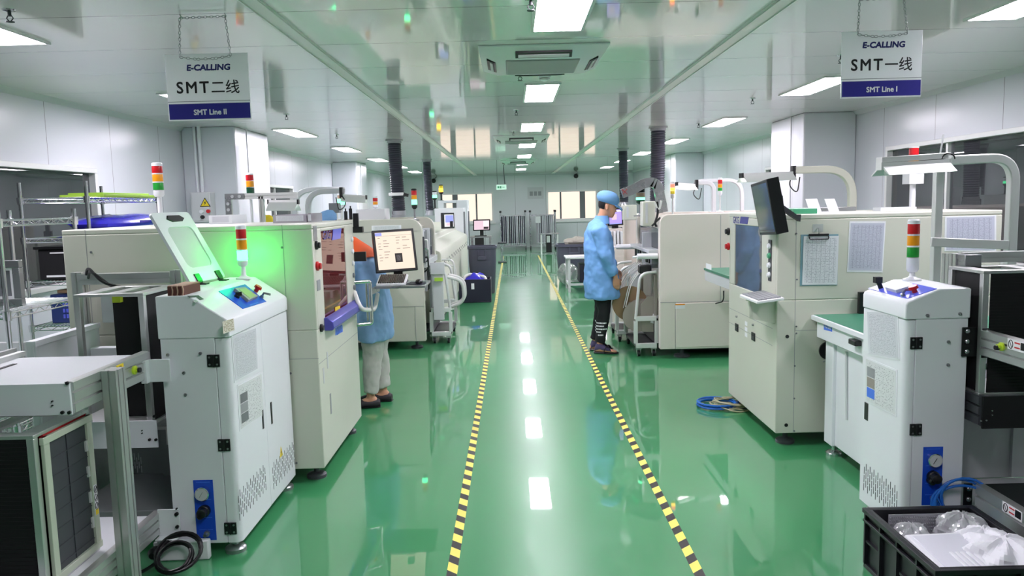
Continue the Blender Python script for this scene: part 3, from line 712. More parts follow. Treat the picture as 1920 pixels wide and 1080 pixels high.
# ================================================================== LEFT LOADER
yn, xf = 3.57, -1.34
xl = PY(300, 640, yn).x; yf = 4.5
zs = PY(415, 633, yn).z; zf = PY(415, 600, yn).z; rd = PY(352, 554, yn); ztop = rd.z; xr_ = rd.x
LL = thing('board_loader', 'white board loader cabinet with open lid and lit green signal lamp, on the left', 'loader machine', ((xl+xf)/2, (yn+yf)/2, 0), 'white board loaders')
seam = PY(403, 640, yn).x; ymid = PX(494, 700, xf).y
mb = MB(); mb.box(xl, seam-0.002, yn, yf, 0.06, zs); mb.box(seam-0.002, xf-0.004, yn+0.02, yf, 0.06, zs); mb.build('body', 'white', LL, bevel=0.004)
rc = 0.035
def cornerdoor(y0, y1, wrap):
    poly = [(xf-rc+rc*math.sin(a), y0+rc-rc*math.cos(a)) for a in [k*PI/2/6 for k in range(7)]] if wrap else [(xf, y0)]
    if wrap: poly = [(seam+0.002, y0)] + poly
    poly += [(xf, y1), (xf-0.02, y1)] + ([(xf-0.02, y0+0.03), (seam+0.002, y0+0.03)] if wrap else [(xf-0.02, y0)])
    mb = MB(); mb.prism(poly, 'z', 0.062, zs-0.004); return mb
dA = cornerdoor(yn-0.001, ymid-0.002, True).build('door', 'white', LL); dB = cornerdoor(ymid+0.002, yf, False).build('door', 'white', LL, bevel=0.002)
# slope-fronted hood
prof = [(xl-0.006, zs), (xf+0.006, zs), (xf+0.006, zf-0.012), (xf+0.0, zf), (xr_+0.01, ztop-0.004), (xr_-0.004, ztop), (xl-0.002, ztop), (xl-0.006, ztop-0.006)]
mb = MB(); mb.prism(prof, 'y', yn-0.006, yf+0.004); mb.build('hood', 'white', LL, bevel=0.005)
sp = Vector((xr_+0.01, yn, ztop-0.004)); sn = Vector((-(zf-(ztop-0.004)), 0, xf-(xr_+0.01))).normalized()
if sn.z < 0: sn = -sn
def on(px, py, l=0.0): return PPL(px, py, sp, sn)+sn*l
def panel(parent, name, pix, m, l0, t):
    q = [on(*p, l0+t) for p in pix]; mb = MB(); mb.sheet(*q, t); return mb.build(name, m, parent)
cp = panel(LL, 'control_panel', [(455, 579.5), (499, 566), (459, 533.7), (409.6, 546.6)], 'blue', 0, 0.003)
hm = panel(cp, 'display_unit', [(463, 568), (481, 560.5), (456, 543.5), (437, 546)], 'grey', 0.003, 0.016)
panel(cp, 'display_screen', [(465, 565.5), (477, 560), (457.5, 546.5), (445, 549)], 'lcd', 0.0195, 0.0015)
panel(cp, 'panel_print', [(468, 573.5), (484, 568.5), (483, 567.5), (467, 572.5)], 'bluelight', 0.003, 0.0006)
c = on(479, 547, 0.003); mb = MB(); mb.cyl(c, c+sn*0.02, 0.012, n=14); mb.cyl(c+sn*0.02, c+sn*0.034, 0.022, 0.019, n=18); mb.build('emergency_stop', 'red', cp)
c = on(443, 558, 0.003); mb = MB(); mb.cyl(c, c+sn*0.012, 0.014, n=14); mb.obox(c+sn*0.02, (0.03, 0.009, 0.02), rz=0.6); mb.build('selector_switch', 'black', cp)
c = on(489, 559, 0.003); mb = MB(); mb.cyl(c, c+sn*0.01, 0.011, n=12); mb.bar([c+sn*0.01, c+sn*0.03, c+sn*0.028+Vector((0.03, 0.02, -0.01))], 0.006, 0.012); mb.build('key_switch', 'steel', cp)
for i, q in enumerate(([(355, 558), (376, 557), (372, 554), (351, 555)], [(361, 565), (366, 568), (372, 566), (366, 562)], [(375, 563), (382, 561), (376, 557), (368, 558)])):
    panel(LL, 'sticker_print', q, 'darkgrey' if i != 1 else 'grey', 0, 0.0012)
a, b, c_, d = PX(419, 626, xf+0.007), PX(440, 619, xf+0.007), PX(438, 597, xf+0.007), PX(417, 603, xf+0.007)
mb = MB(); mb.sheet(a, b, c_, d, 0.001); mb.build('rating_plate', 'stickerprint', LL)
for px, z0 in ((390, 676), (410, 834), (422, 990)):
    p = PY(px+11, z0, yn); hinge(LL, p.x, yn-0.001, p.z)
for (px, py, q) in ((345, 699, 0), (348, 740, 0), (316, 665, 1), (377, 662, 1)):
    p = PY(px, py, yn); yy = yn-0.006 if q else yn
    mb = MB(); mb.cyl((p.x, yy, p.z), (p.x, yy-0.006, p.z), 0.008, n=6); mb.cyl((p.x, yy-0.005, p.z), (p.x, yy-0.012, p.z), 0.004, n=8); mb.build('bolt', 'steel', LL)
p0, p1 = PY(368, 900, yn), PY(410, 1012, yn); pm = PY(385, 957, yn)
gauge_panel(LL, pm.x-0.048, pm.x+0.046, yn-0.0005, p1.z, p0.z)
for dd, py0, py1, px in ((dA, 768, 806, 491.5), (dB, 754, 797, 507.5)):
    a, b = PX(px, py0, xf), PX(px, py1, xf); mb = MB(); mb.box(xf-0.001, xf+0.003, a.y-0.011, a.y+0.011, b.z, a.z); mb.build('handle', 'black', dd, bevel=0.004)
p = PX(527, 846, xf); mb = MB(); mb.prism([(p.y-0.028, p.z-0.03), (p.y+0.028, p.z-0.03), (p.y, p.z+0.028)], 'x', xf, xf+0.001); w_ = mb.build('warning_sticker', 'yellow', dB)
mb = MB(); mb.prism([(p.y+0.004, p.z+0.012), (p.y-0.009, p.z-0.008), (p.y-0.001, p.z-0.006), (p.y-0.004, p.z-0.024), (p.y+0.009, p.z-0.003), (p.y+0.001, p.z-0.004)], 'x', xf+0.001, xf+0.0014); mb.build('lightning_symbol', 'inkblack', w_)
for dd, q0, q1 in ((dA, (448, 950), (500, 890)), (dB, (512, 895), (553, 845))):
    a, b = PX(q0[0], q0[1], xf), PX(q1[0], q1[1], xf); n = 17; su = (b.y-a.y)/n; zc = (a.z+b.z)/2
    vent(dd, lambda u, v, a=a, zc=zc: Vector((xf, a.y+u, zc-0.055+v)), n, 3, su, 0.044, 0.017, 0.0022, VX, 'darkgrey')
for x in (xf-0.05, xl+0.05):
    for y in (yn+0.05, yf-0.06): foot(LL, x, y, 0.06)
sx = PY(457, 519, 4.36); s_r = 9.6/1450*4.36
zb = [PY(456, v, 4.36).z for v in (519, 488, 470, 455, 432, 425)]
signal_tower(LL, sx.x, 4.36, ztop, s_r, [('green_lens', 'litgreen'), ('amber_lens', 'amber'), ('red_lens', 'red')], 0.06, 0.02, max(0.01, zb[1]-ztop-0.065))
# the raised inspection lid
BL, BR = PZ(353.5, 533.5, ztop+0.008), PZ(419, 521.5, ztop+0.008); ycut = min(BR.y, yf-0.02)
TL, TR = PY(277, 402, BL.y), PY(353.5, 398, BR.y)
e1, e2 = (BR-BL), (TL-BL); n3 = e1.cross(e2).normalized()
def LQ(u, v, l=0.0): return BL + e1*u + e2*v + n3*l
def ring(u0, u1, v0, v1, r, k=5, asp=1.0):
    out = []; ru = r; rv = r*e1.length/e2.length
    for cu, cv, a in ((u1-ru, v0+rv, -PI/2), (u1-ru, v1-rv, 0), (u0+ru, v1-rv, PI/2), (u0+ru, v0+rv, PI)):
        for i in range(k+1): out.append((cu+ru*math.cos(a+PI/2*i/k), cv+rv*math.sin(a+PI/2*i/k)))
    return out
oR, iR = ring(0, 1, 0, 1, 0.06), ring(0.17, 0.86, 0.2, 0.79, 0.12)
th = 0.016; mb = MB(); n_ = len(oR)
vs = [LQ(u, v, th) for u, v in oR]+[LQ(u, v, th) for u, v in iR]+[LQ(u, v, 0) for u, v in oR]+[LQ(u, v, 0) for u, v in iR]; fs = []
for i in range(n_):
    j = (i+1) % n_; fs += [(i, j, n_+j, n_+i), (2*n_+j, 2*n_+i, 3*n_+i, 3*n_+j), (j, i, 2*n_+i, 2*n_+j), (n_+i, n_+j, 3*n_+j, 3*n_+i)]
mb.add(vs, fs); lid = mb.build('lid', 'white', LL)
mb = MB(); mb.loft([[LQ(u, v, 0.006) for u, v in iR], [LQ(u, v, 0.01) for u, v in iR]]); mb.build('lid_window', 'frosted', lid)
mb = MB(); hh = [(0.3, 0.9), (0.36, 0.955), (0.68, 0.955), (0.78, 0.905), (0.7, 0.865), (0.42, 0.86)]
for sg in (1, -1): mb.loft([[LQ(u, v, th/2+sg*(th/2-0.001)) for u, v in hh], [LQ(0.54+(u-0.54)*0.92, 0.908+(v-0.908)*0.9, th/2+sg*(th/2+0.006)) for u, v in hh]])
mb.build('lid_handle', 'black', lid)
for u in (0.24, 0.83):
    mb = MB(); c = LQ(u, 0.0); ud = e1.normalized()*0.022; vd = e2.normalized()
    mb.loft([[c-ud+vd*0.002+n3*(th+0.001), c+ud+vd*0.002+n3*(th+0.001), c+ud+vd*0.045+n3*(th+0.001), c-ud+vd*0.045+n3*(th+0.001)], [c-ud+vd*0.002+n3*(th+0.007), c+ud+vd*0.002+n3*(th+0.007), c+ud+vd*0.045+n3*(th+0.007), c-ud+vd*0.045+n3*(th+0.007)]])
    cc = Vector((c.x, c.y, ztop)); mb.box(cc.x+0.012, cc.x+0.055, cc.y-0.022, cc.y+0.022, ztop, ztop+0.006); mb.cyl((cc.x+0.014, cc.y-0.024, ztop+0.012), (cc.x+0.014, cc.y+0.024, ztop+0.012), 0.008, n=8); mb.build('lid_hinge', 'black', lid)
mb = MB(); q = [LQ(0.92, 0.18, -0.002), Vector((LQ(0.92, 0.1).x-0.1, LQ(0.92, 0).y+0.02, ztop))]; mb.bar(q, 0.006, 0.012); mb.build('lid_stay', 'steel', lid)
# papers on its doors
X_ = xf+0.002
doc('document_sleeve', 'upper text sheet in a clear sleeve on the door of the left white loader', PX(440, 718, X_), PX(484.5, 693, X_), PX(481, 612, X_), PX(434, 629, X_), 'papertext')
doc('document_sleeve', 'lower instruction sheet with small photos on the door of the left white loader', PX(450, 809, X_), PX(495, 778, X_), PX(491, 698, X_), PX(445, 722, X_), 'papersop', photo=(0.04, 0.34, 0.1, 0.8, ('midgrey', 'grey', 'midgrey')))
# brown channel strips lying on the hood
p = PZ(302, 558, ztop); q = PZ(366, 552, ztop); x0 = max(p.x, xl-0.005)
t = thing('belt_stack', 'bundle of brown ribbed belts lying on top of the left white loader', 'belt bundle', (x0+0.1, yn+0.12, ztop))
bz = 0.046
mb = MB(); mb.box(x0+0.072, min(q.x, xr_-0.02), yn+0.01, yn+0.2, ztop, ztop+bz-0.003); mb.build('belt_core', 'brown', t, bevel=0.003)
for i in range(3):
    xx = x0+0.001+i*0.024; mb = MB(); mb.loft([[(xx, yn+0.005, ztop+u), (xx+0.009, yn-0.002+0.01*math.sin(u/bz*PI), ztop+u), (xx+0.018, yn+0.005, ztop+u), (xx+0.018, yn+0.19, ztop+u), (xx, yn+0.19, ztop+u)] for u in (0, bz*0.3, bz*0.6, bz-0.003)]); mb.build('belt_fold', 'brown', t)
    mb = MB(); mb.loft([[(xx+0.018+0.004*math.sin(u/bz*PI), yn+0.002, ztop+u), (xx+0.023+0.004*math.sin(u/bz*PI), yn+0.002, ztop+u), (xx+0.023, yn+0.18, ztop+u), (xx+0.018, yn+0.18, ztop+u)] for u in (0, bz*0.3, bz*0.6, bz)]); mb.build('belt_edge', 'tan', t)
mb = MB(); mb.box(x0, min(q.x, xr_-0.02)-0.003, yn+0.012, yn+0.2, ztop+bz-0.003, ztop+bz); mb.build('belt_cover', 'tan', t)

# ================================================================== LEFT MAGAZINE CONVEYORS (nearest the viewer)
XRAIL = -1.72
t = thing('magazine_conveyor', 'white and aluminium magazine conveyor frame standing in front of the left white loader', 'conveyor', (-1.95, 3.3, 0))
y0, y1 = PX(133, 745, XRAIL).y, 3.545; zt = PX(134, 717, XRAIL).z; zbm = PX(134, 778, XRAIL).z
x0 = -2.34
mb = MB(); mb.box(x0+0.05, XRAIL-0.012, y0, y1-0.05, zt-0.012, zt-0.002); mb.build('deck_plate', 'white', t, bevel=0.002)
mb = MB(); mb.box(x0-0.02, XRAIL+0.005, y0-0.012, y0, zbm, zt+0.002); e = mb.build('end_plate', 'white', t, bevel=0.003)
for px, py in ((127, 718), (118, 773), (131, 773), (99, 752), (99, 760)):
    p = PY(px, py, y0-0.012); mb = MB(); mb.cyl((p.x, y0-0.012, p.z), (p.x, y0-0.02, p.z), 0.007 if py != 752 and py != 760 else 0.003, n=8); mb.build('bolt', 'black', e)
def grooved_rail(x, ya, yb, z0, z1, sgn):
    mb = MB(); h = z1-z0; pr = [(0, z0)]
    for k in range(3):
        a = z0+h*(k+0.18)/3; b = z0+h*(k+0.92)/3; pr += [(0.004, a-0.006), (0.014, a), (0.014, b), (0.004, b+0.003)]
    pr += [(0.0, z1), (-0.02, z1), (-0.02, z0)]
    mb.prism([(x+sgn*u, v) for u, v in pr], 'y', ya, yb); return mb
grooved_rail(XRAIL, y0, y1, zbm, zt+0.006, 1).build('side_rail', 'alu', t)
grooved_rail(x0, y0, y1, zbm, zt+0.035, -1).build('side_rail', 'alu', t)
mb = MB(); mb.box(x0+0.03, x0+0.06, y0+0.02, y1, zt-0.002, zt+0.02); mb.build('guide_strip', 'aluwhite', t)
mb = MB(); mb.box(x0+0.07, x0+0.1, y0+0.1, y0+0.3, zt-0.001, zt+0.001); mb.box(x0+0.13, x0+0.15, y0+0.25, y0+0.42, zt-0.001, zt+0.001); mb.build('deck_slots', 'black', t)
a = PY(281, 672, y1); b = PY(322, 715, y1-0.02)
mb = MB(); mb.box(a.x, b.x, y1-0.028, y1-0.02, b.z, a.z); mb.box(a.x-0.02, a.x+0.008, y1-0.06, y1-0.02, b.z, a.z); mb.build('joint_bracket', 'white', t, bevel=0.003)
p = PX(251, 694, XRAIL+0.014); mb = MB(); mb.lathe((XRAIL+0.014, p.y, p.z), [(0.02, 0), (0.02, 0.008), (0.012, 0.01), (0.012, 0.02)], 18, 0, 'x'); kb = mb.build('push_button', 'lime', t)
mb = MB(); mb.cyl((XRAIL+0.03, p.y, p.z), (XRAIL+0.044, p.y, p.z), 0.012, n=14); mb.build('button_cap', 'black', kb)
p = PX(225, 688, XRAIL+0.015); mb = MB(); mb.box(XRAIL+0.014, XRAIL+0.0155, p.y-0.03, p.y+0.03, p.z-0.011, p.z+0.011); s_ = mb.build('caution_label', 'yellow', t)
txt('label_print', '\u6ce8\u610f', 0.011, (XRAIL+0.0155, p.y, p.z), VY, VZ, 'brown', s_, 0.02)
# upright slotted post
yp = PX(205, 692, XRAIL+0.03).y; zp = PX(205, 692, XRAIL+0.03).z
mb = MB(); mb.extr((XRAIL+0.045, yp, 0.0), (XRAIL+0.045, yp, zp), 0.06, 0.08, up=(0, 1, 0)); mb.build('post', 'alu', t)
mb = MB(); mb.extr((x0-0.03, y0+0.05, 0.0), (x0-0.03, y0+0.05, zt), 0.06, 0.08, up=(0, 1, 0)); mb.build('post', 'alu', t)
# lower conveyor
zt2 = PX(299, 955, XRAIL).z; zb2 = PX(299, 1000, XRAIL).z; yl0 = 2.55
grooved_rail(XRAIL, yl0, y1, zb2, zt2, 1).build('lower_rail', 'alu', t); grooved_rail(x0, yl0, y1, zb2, zt2, -1).build('lower_rail', 'alu', t)
mb = MB(); mb.box(x0+0.02, XRAIL-0.02, yl0, y1-0.02, zt2-0.03, zt2-0.018); mb.build('lower_deck', 'white', t)
p = PX(242, 1000, XRAIL+0.014); mb = MB(); mb.box(XRAIL+0.014, XRAIL+0.0155, p.y-0.03, p.y+0.03, p.z-0.011, p.z+0.011); s_ = mb.build('caution_label', 'yellow', t)
txt('label_print', '\u6ce8\u610f', 0.011, (XRAIL+0.0155, p.y, p.z), VY, VZ, 'brown', s_, 0.02)
a = PY(299, 952, y1); b = PY(340, 1003, y1-0.02)
mb = MB(); mb.box(a.x, b.x, y1-0.026, y1-0.018, b.z, a.z); mb.box(a.x, b.x, y1-0.07, y1-0.02, b.z-0.006, b.z); lb_ = mb.build('lower_bracket', 'white', t, bevel=0.002)
for px, py, r in ((332, 963, 0.009), (333, 987, 0.008), (332, 953, 0.004)):
    p = PY(px, py, y1-0.026); mb = MB(); mb.cyl((p.x, y1-0.026, p.z), (p.x, y1-0.036, p.z), r, n=10); mb.build('bolt', 'black', lb_)

# magazines ---------------------------------------------------------------
def magazine(name, lb, x0, x1, y0, y1, z0, z1, group, walls=3, body='blackmatte'):
    """open-ended board magazine: end plates, corner posts, ribbed black side walls"""
    t = thing(name, lb, 'board magazine', ((x0+x1)/2, (y0+y1)/2, z0), group)
    for nm, za, zb_ in (('base_plate', z0, z0+0.014), ('top_plate', z1-0.014, z1)):
        mb = MB()
        if nm == 'top_plate':
            w = 0.05; mb.box(x0, x1, y0, y0+w, za, zb_); mb.box(x0, x1, y1-w, y1, za, zb_); mb.box(x0, x0+w*1.4, y0+w, y1-w, za, zb_); mb.box(x1-w*1.4, x1, y0+w, y1-w, za, zb_); mb.box((x0+x1)/2-0.03, (x0+x1)/2+0.03, y0+w, y1-w, za, zb_)
        else: mb.box(x0, x1, y0, y1, za, zb_)
        mb.build(nm, 'alu', t, bevel=0.002)
    for x in (x0+0.014, x1-0.014):
        for y in (y0+0.014, y1-0.014): mb = MB(); mb.box(x-0.014, x+0.014, y-0.014, y+0.014, z0+0.014, z1-0.014); mb.build('corner_post', 'alu', t, bevel=0.002)
    for x, sg, wb in ((x0+0.02, 1, 1), (x1-0.02, -1, 2)):
        if not walls & wb: continue
        mb = MB(); mb.box(x-0.004, x+0.004, y0+0.03, y1-0.03, z0+0.014, z1-0.014)
        n = 44
        for i in range(n):
            z = z0+0.025+(z1-z0-0.05)*i/(n-1); mb.box(x, x+sg*0.012, y0+0.03, y1-0.03, z-0.0022, z+0.0022)
        mb.build('slotted_wall', body, t)
    return t
xm = -1.80; ya, yb = PX(62, 822, xm).y, PX(166, 775, xm).y; zm1 = PX(62, 817, xm).z; zm0 = zt2-0.018
mg = magazine('board_magazine', 'black board magazine with pale green frame, on the lower conveyor at the left edge', xm-0.46, xm, ya, yb, zm0, zm1, 'black board magazines')
# its pale framed side gate with the dark mesh
a, b, c_, d = PX(101, 1062, xm+0.012), PX(166, 1030, xm+0.012), PX(146, 797, xm+0.012), PX(73, 827, xm+0.012)
gy0, gy1 = ya+0.035, yb-0.01; gz0, gz1 = zm0+0.02, zm1-0.02; fw = 0.036
mb = MB(); mb.box(xm+0.001, xm+0.016, gy0, gy0+fw, gz0, gz1); mb.box(xm+0.001, xm+0.016, gy1-fw, gy1, gz0, gz1); mb.box(xm+0.001, xm+0.018, gy0-0.005, gy1+0.005, gz1-0.028, gz1); mb.box(xm+0.001, xm+0.018, gy0-0.005, gy1+0.005, gz0, gz0+0.028)
gt = mb.build('side_gate', 'greenframe', mg, bevel=0.002)
mb = MB(); mb.box(xm+0.003, xm+0.005, gy0+fw, gy1-fw, gz0+0.028, gz1-0.028)
for i in range(7): z = gz0+0.05+i*(gz1-gz0-0.08)/7; mb.box(xm+0.005, xm+0.008, gy0+fw, gy1-fw, z, z+0.004)
mb.box(xm+0.005, xm+0.009, (gy0+gy1)/2-0.01, (gy0+gy1)/2-0.004, gz0+0.03, gz1-0.03); mb.build('mesh_panel', 'darkgrey', gt)
mb = MB()
for i in range(4): mb = MB(); z = gz0+0.1+i*0.11; mb.box(xm+0.005, xm+0.012, gy1-fw-0.014, gy1-fw, z, z+0.045); mb.build('catch', 'aluwhite', gt)
p = PX(154, 960, xm+0.016); mb = MB(); mb.box(xm+0.016, xm+0.0172, gy1-fw+0.006, gy1-0.006, p.z-0.055, p.z+0.075); w_ = mb.build('hand_warning_label', 'paper', gt)
for i in range(3):
    z = p.z+0.055-i*0.036; ring_ = [Vector((xm+0.0176, gy1-fw/2+0.011*math.cos(2*PI*k/14), z+0.015*math.sin(2*PI*k/14))) for k in range(14)]
    mb = MB(); mb.tube(ring_, 0.0013, 5, 0, True); mb.bar([(xm+0.0176, gy1-fw/2-0.006, z-0.008), (xm+0.0176, gy1-fw/2+0.001, z), (xm+0.0176, gy1-fw/2+0.006, z+0.008)], 0.004, 0.001); mb.build('pinch_pictogram', 'inkblack', w_)
mb = MB(); mb.box(xm+0.0172, xm+0.0176, gy1-fw+0.007, gy1-0.007, p.z-0.054, p.z-0.03); mb.build('caution_bar', 'yellow', w_)
mb = MB(); mb.box(xm-0.43, xm-0.03, ya+0.004, ya+0.012, zm0+0.014, zm1-0.014)
for i in range(36): z = zm0+0.03+(zm1-zm0-0.06)*i/35; mb.box(xm-0.43, xm-0.03, ya+0.0, ya+0.004, z-0.0016, z+0.0016)
mb.build('front_shutter', 'blackmatte', mg)
mb = MB(); mb.box(xm-0.02, xm+0.0, ya+0.06, yb-0.02, zm1-0.03, zm1-0.014); mb.build('red_stop', 'red', mg)
# lift tower with a second magazine
LT = thing('lift_tower', 'aluminium magazine lift frame with white cabinet base, left of the left white loader', 'lift frame', (-2.0, 4.1, 0))
ylift = 3.74; a = PY(137, 553, ylift); b = PY(268, 549, ylift); zmA = a.z; zmB = PY(200, 790, ylift).z
a2_, b2_ = PY(155, 520, 4.42), PY(330, 518, 4.42)
mb = MB(); mb.extr((a2_.x, 4.42, a2_.z-0.01), (b2_.x-0.02, 4.42, a2_.z-0.01), 0.08, 0.06, up=(0, 0, 1)); mb.build('top_beam', 'alu', LT)
for x in (a2_.x-0.02, b2_.x+0.01): mb = MB(); mb.extr((x, 4.42, 0.0), (x, 4.42, a2_.z+0.03), 0.06, 0.06, up=(0, 1, 0)); mb.build('lift_post', 'alu', LT)
mb = MB(); mb.tube(fillet([(a2_.x+0.05, 4.37, a2_.z+0.02), (a2_.x+0.1, 4.3, a2_.z+0.07), (a2_.x+0.2, 4.25, a2_.z-0.02), (a2_.x+0.36, 4.25, a2_.z-0.06)], 0.05), 0.008, 6); mb.tube(fillet([(a2_.x+0.06, 4.37, a2_.z+0.0), (a2_.x+0.12, 4.28, a2_.z+0.05), (a2_.x+0.26, 4.25, a2_.z-0.05), (a2_.x+0.4, 4.26, a2_.z-0.05)], 0.05), 0.008, 6); mb.build('cable', 'cable', LT)
za = PY(297, 787, 3.72).z; zb_ = PY(297, 838, 3.72).z; xr2 = PY(296, 800, 3.72).x
mb = MB(); mb.box(-2.25, xr2, 3.708, 3.716, zb_, za); lp = mb.build('platform_front', 'white', LT, bevel=0.003)
for px, py in ((281, 824), (293, 824), (267, 807), (267, 812), (290, 780)):
    p = PY(px, py, 3.708); mb = MB(); mb.cyl((p.x, 3.708, p.z), (p.x, 3.7, p.z), 0.007 if px > 270 else 0.003, n=8); mb.build('bolt', 'black', lp)
mb = MB(); mb.box(-2.25, xl-0.012, 3.716, 4.36, za-0.05, za-0.035); mb.build('platform_deck', 'alu', LT)
for x in (-2.2, xl-0.06): mb = MB(); mb.box(x-0.015, x+0.015, 3.72, 4.3, zb_+0.01, za-0.05); mb.build('platform_rail', 'alu', LT)
mb = MB(); mb.box(-2.28, xl-0.01, 4.3, 4.44, 0.06, zb_-0.02); mb.box(-2.28, xl-0.01, 3.75, 4.3, 0.06, 0.16); bc = mb.build('base_cabinet', 'grey', LT, bevel=0.004)
for px0, px1 in ((250, 270), (222, 226)):
    p = PY(px0, 880, 4.3); q = PY(px1, 860, 4.3); vent(bc, lambda u, v, p=p: Vector((p.x+u, 4.3, p.z+v)), max(2, int((q.x-p.x)/0.012)), 2, 0.012, 0.05, 0.02, 0.0025, -VY, 'paper')
mb = MB(); mb.box(-2.02, -1.98, 4.26, 4.3, 0.16, zb_-0.02); mb.build('cabinet_mullion', 'grey', bc)
for x in (-2.22, xl-0.07): foot(LT, x, 4.38, 0.06, 0.04); foot(LT, x, 3.8, 0.06, 0.04)
m2_ = magazine('board_magazine', 'black board magazine standing in the lift frame behind the front conveyor', a.x, b.x, ylift, 4.16, za-0.035, zmA, 'black board magazines', 2)
mb = MB(); mb.box(-2.4, -2.2, 4.452, 4.5, 1.02, 1.22); mb.build('control_housing', 'white', LT, bevel=0.004)
mb = MB(); mb.box(-2.4, xl-0.02, 4.3, 4.36, 0.72, 0.9); mb.build('pusher_beam', 'white', LT, bevel=0.004)
mb = MB(); p = PY(214, 557, 3.9); q = PY(273, 680, 3.9); mb.box(p.x, q.x, 3.88, 3.895, za-0.02, p.z); mb.build('inner_divider', 'blackmatte', m2_)
p = PY(219, 556, 3.86); mb = MB(); mb.box(p.x-0.02, p.x+0.02, 3.85, 3.88, p.z-0.03, p.z+0.005); mb.build('lime_clip', 'lime', m2_)
# white side guard of the conveyor
t = thing('side_guard', 'white sheet metal side guard standing behind the front conveyor at the left', 'guard panel', (-2.42, 4.2, 0))
g0 = PX(62, 640, -2.42); mb = MB(); mb.box(-2.46, -2.42, g0.y, 4.45, 0.0, g0.z); mb.build('panel', 'white', t, bevel=0.004)
mb = MB(); mb.box(-2.42, -2.41, g0.y, 4.45, g0.z-0.03, g0.z); mb.box(-2.42, -2.41, g0.y, g0.y+0.05, 0.05, g0.z-0.03); mb.build('folded_rim', 'white', t, bevel=0.002)
# floor cables by the left loader
def coil(mb, c, r, turns, rr, ax='z', lift=0.0, seed=1, tilt=(0, 0)):
    rnd = random.Random(seed); pts = []; n = 26*turns
    for i in range(n+1):
        a = 2*PI*i/26; k = r*(1+0.08*math.sin(a*0.31+seed)+rnd.uniform(-0.01, 0.01))
        h = rr + (i/26 % 3)*rr*1.6
        p = Vector((k*math.cos(a), k*math.sin(a), h)); p.z += max(0, tilt[0]*p.y)+max(0, tilt[1]*p.x)
        pts.append(Vector(c)+p)
    mb.tube(pts, rr, 7); return pts
c = PZ(343, 1062, 0); mb = MB()
def lean_coil(mb, x, y, r, turns, rr, th, seed):
    rnd = random.Random(seed); pts = []
    for i in range(26*turns+1):
        a = 2*PI*i/26+0.7; k = r*(1+0.07*math.sin(a*0.31+seed)+rnd.uniform(-0.012, 0.012)); o_ = (i/26 % 3)*rr*1.3
        pts.append(Vector((x+k*1.08*math.cos(a), y+k*math.sin(a)*math.cos(th)-o_*math.sin(th), rr+r*1.09*math.sin(th)+k*math.sin(a)*math.sin(th)+o_*math.cos(th))))
    mb.tube(pts, rr, 7)
lean_coil(mb, c.x+0.0, 3.44, 0.092, 6, 0.006, 0.72, 3); lean_coil(mb, c.x-0.015, 3.42, 0.074, 4, 0.006, 0.72, 5)
mb.tube(fillet([(c.x-0.09, 3.42, 0.05), (c.x-0.15, 3.4, 0.012), (c.x-0.24, 3.3, 0.01), (c.x-0.4, 3.28, 0.01)], 0.06), 0.008, 7)
tag(mb.build('power_cable', 'cable'), 'coiled black power cable on the floor at the foot of the left white loader', 'cable')
p = PZ(300, 1052, 0); t = thing('power_strip', 'white power strip with a black plug behind the coiled black cable', 'power strip', (c.x-0.02, 3.53, 0))
mb = MB(); mb.obox((c.x-0.03, 3.535, 0.048), (0.26, 0.036, 0.096), rz=0.04); mb.build('body', 'paper', t, bevel=0.008)
mb = MB(); mb.lathe((c.x-0.14, 3.515, 0.055), [(0.02, 0.0), (0.03, -0.012), (0.03, -0.04), (0.014, -0.06)], 16, 0, 'y'); mb.build('plug', 'black', t)

# ================================================================== PRINTERS (shared shell)
def printer_shell(t, xa, y0, y1, xb, ztop, zmid, z0, wy0, wy1, wz0, wz1, m, zwtop=None):
    """xa: aisle face, xb: back; the opening wy0..wy1, wz0..wz1 is cut in the aisle face"""
    s = 1 if xa > xb else -1; X = lambda d: xa-s*d; k = 0.03
    def bx(mb, u0, u1, *r): mb.box(min(u0, u1), max(u0, u1), *r)
    mb = MB(); bx(mb, X(0), xb, y0, y1, z0, wz0-0.0)
    bx(mb, X(0), xb, y0, y0+k, wz0, ztop-k); bx(mb, X(0), xb, y1-k, y1, wz0, ztop-k); bx(mb, xb+s*k, xb, y0+k, y1-k, wz0, ztop-k)
    bx(mb, X(0), xb, y0, y1, ztop-k, ztop)
    bx(mb, X(0), X(0.05), y0+k, wy0, wz0, ztop-k); bx(mb, X(0), X(0.05), wy1, y1-k, wz0, ztop-k); bx(mb, X(0), X(0.05), wy0, wy1, wz1, ztop-k)
    return mb.build('body', m, t, bevel=0.006)
# ================================================================== LEFT PRINTER
XA, Y0, Y1 = -1.17, 4.52, 5.68
XB = PY(115, 435, Y0).x; ZT = PY(588, 420, Y0).z
wy0, wy1 = PX(606, 520, XA).y, PX(651, 520, XA).y; wz0, wz1 = PX(655, 580, XA).z, PX(602, 434, XA).z
LP = thing('solder_paste_printer', 'cream screen printer with a dark red window and blue handle, on the left', 'printing machine', ((XA+XB)/2, (Y0+Y1)/2, 0), 'cream screen printers')
printer_shell(LP, XA, Y0, Y1, XB, ZT, 0.9, 0.09, wy0, wy1, wz0, wz1, 'cream')
def seam_lines(parent, segs, w=0.003, m='grey'):
    mb = MB()
    for a, b in segs: mb.bar([a, b], w, 0.0016, up=(0, 1, 0))
    return mb.build('panel_seam', m, parent)
e = Y0-0.0002
s0, s1, s2 = PY(545, 672, Y0), PY(600, 676, Y0), PY(548, 671, Y0)
def nf(px, py, y): p = PY(px, py, y); return Vector((p.x, y-0.0004, p.z))
def af(px, py, x, s): p = PX(px, py, x); return Vector((x+s*0.0004, p.y, p.z))
zq = PY(560, 673, Y0).z; xq = PY(533, 500, Y0).x
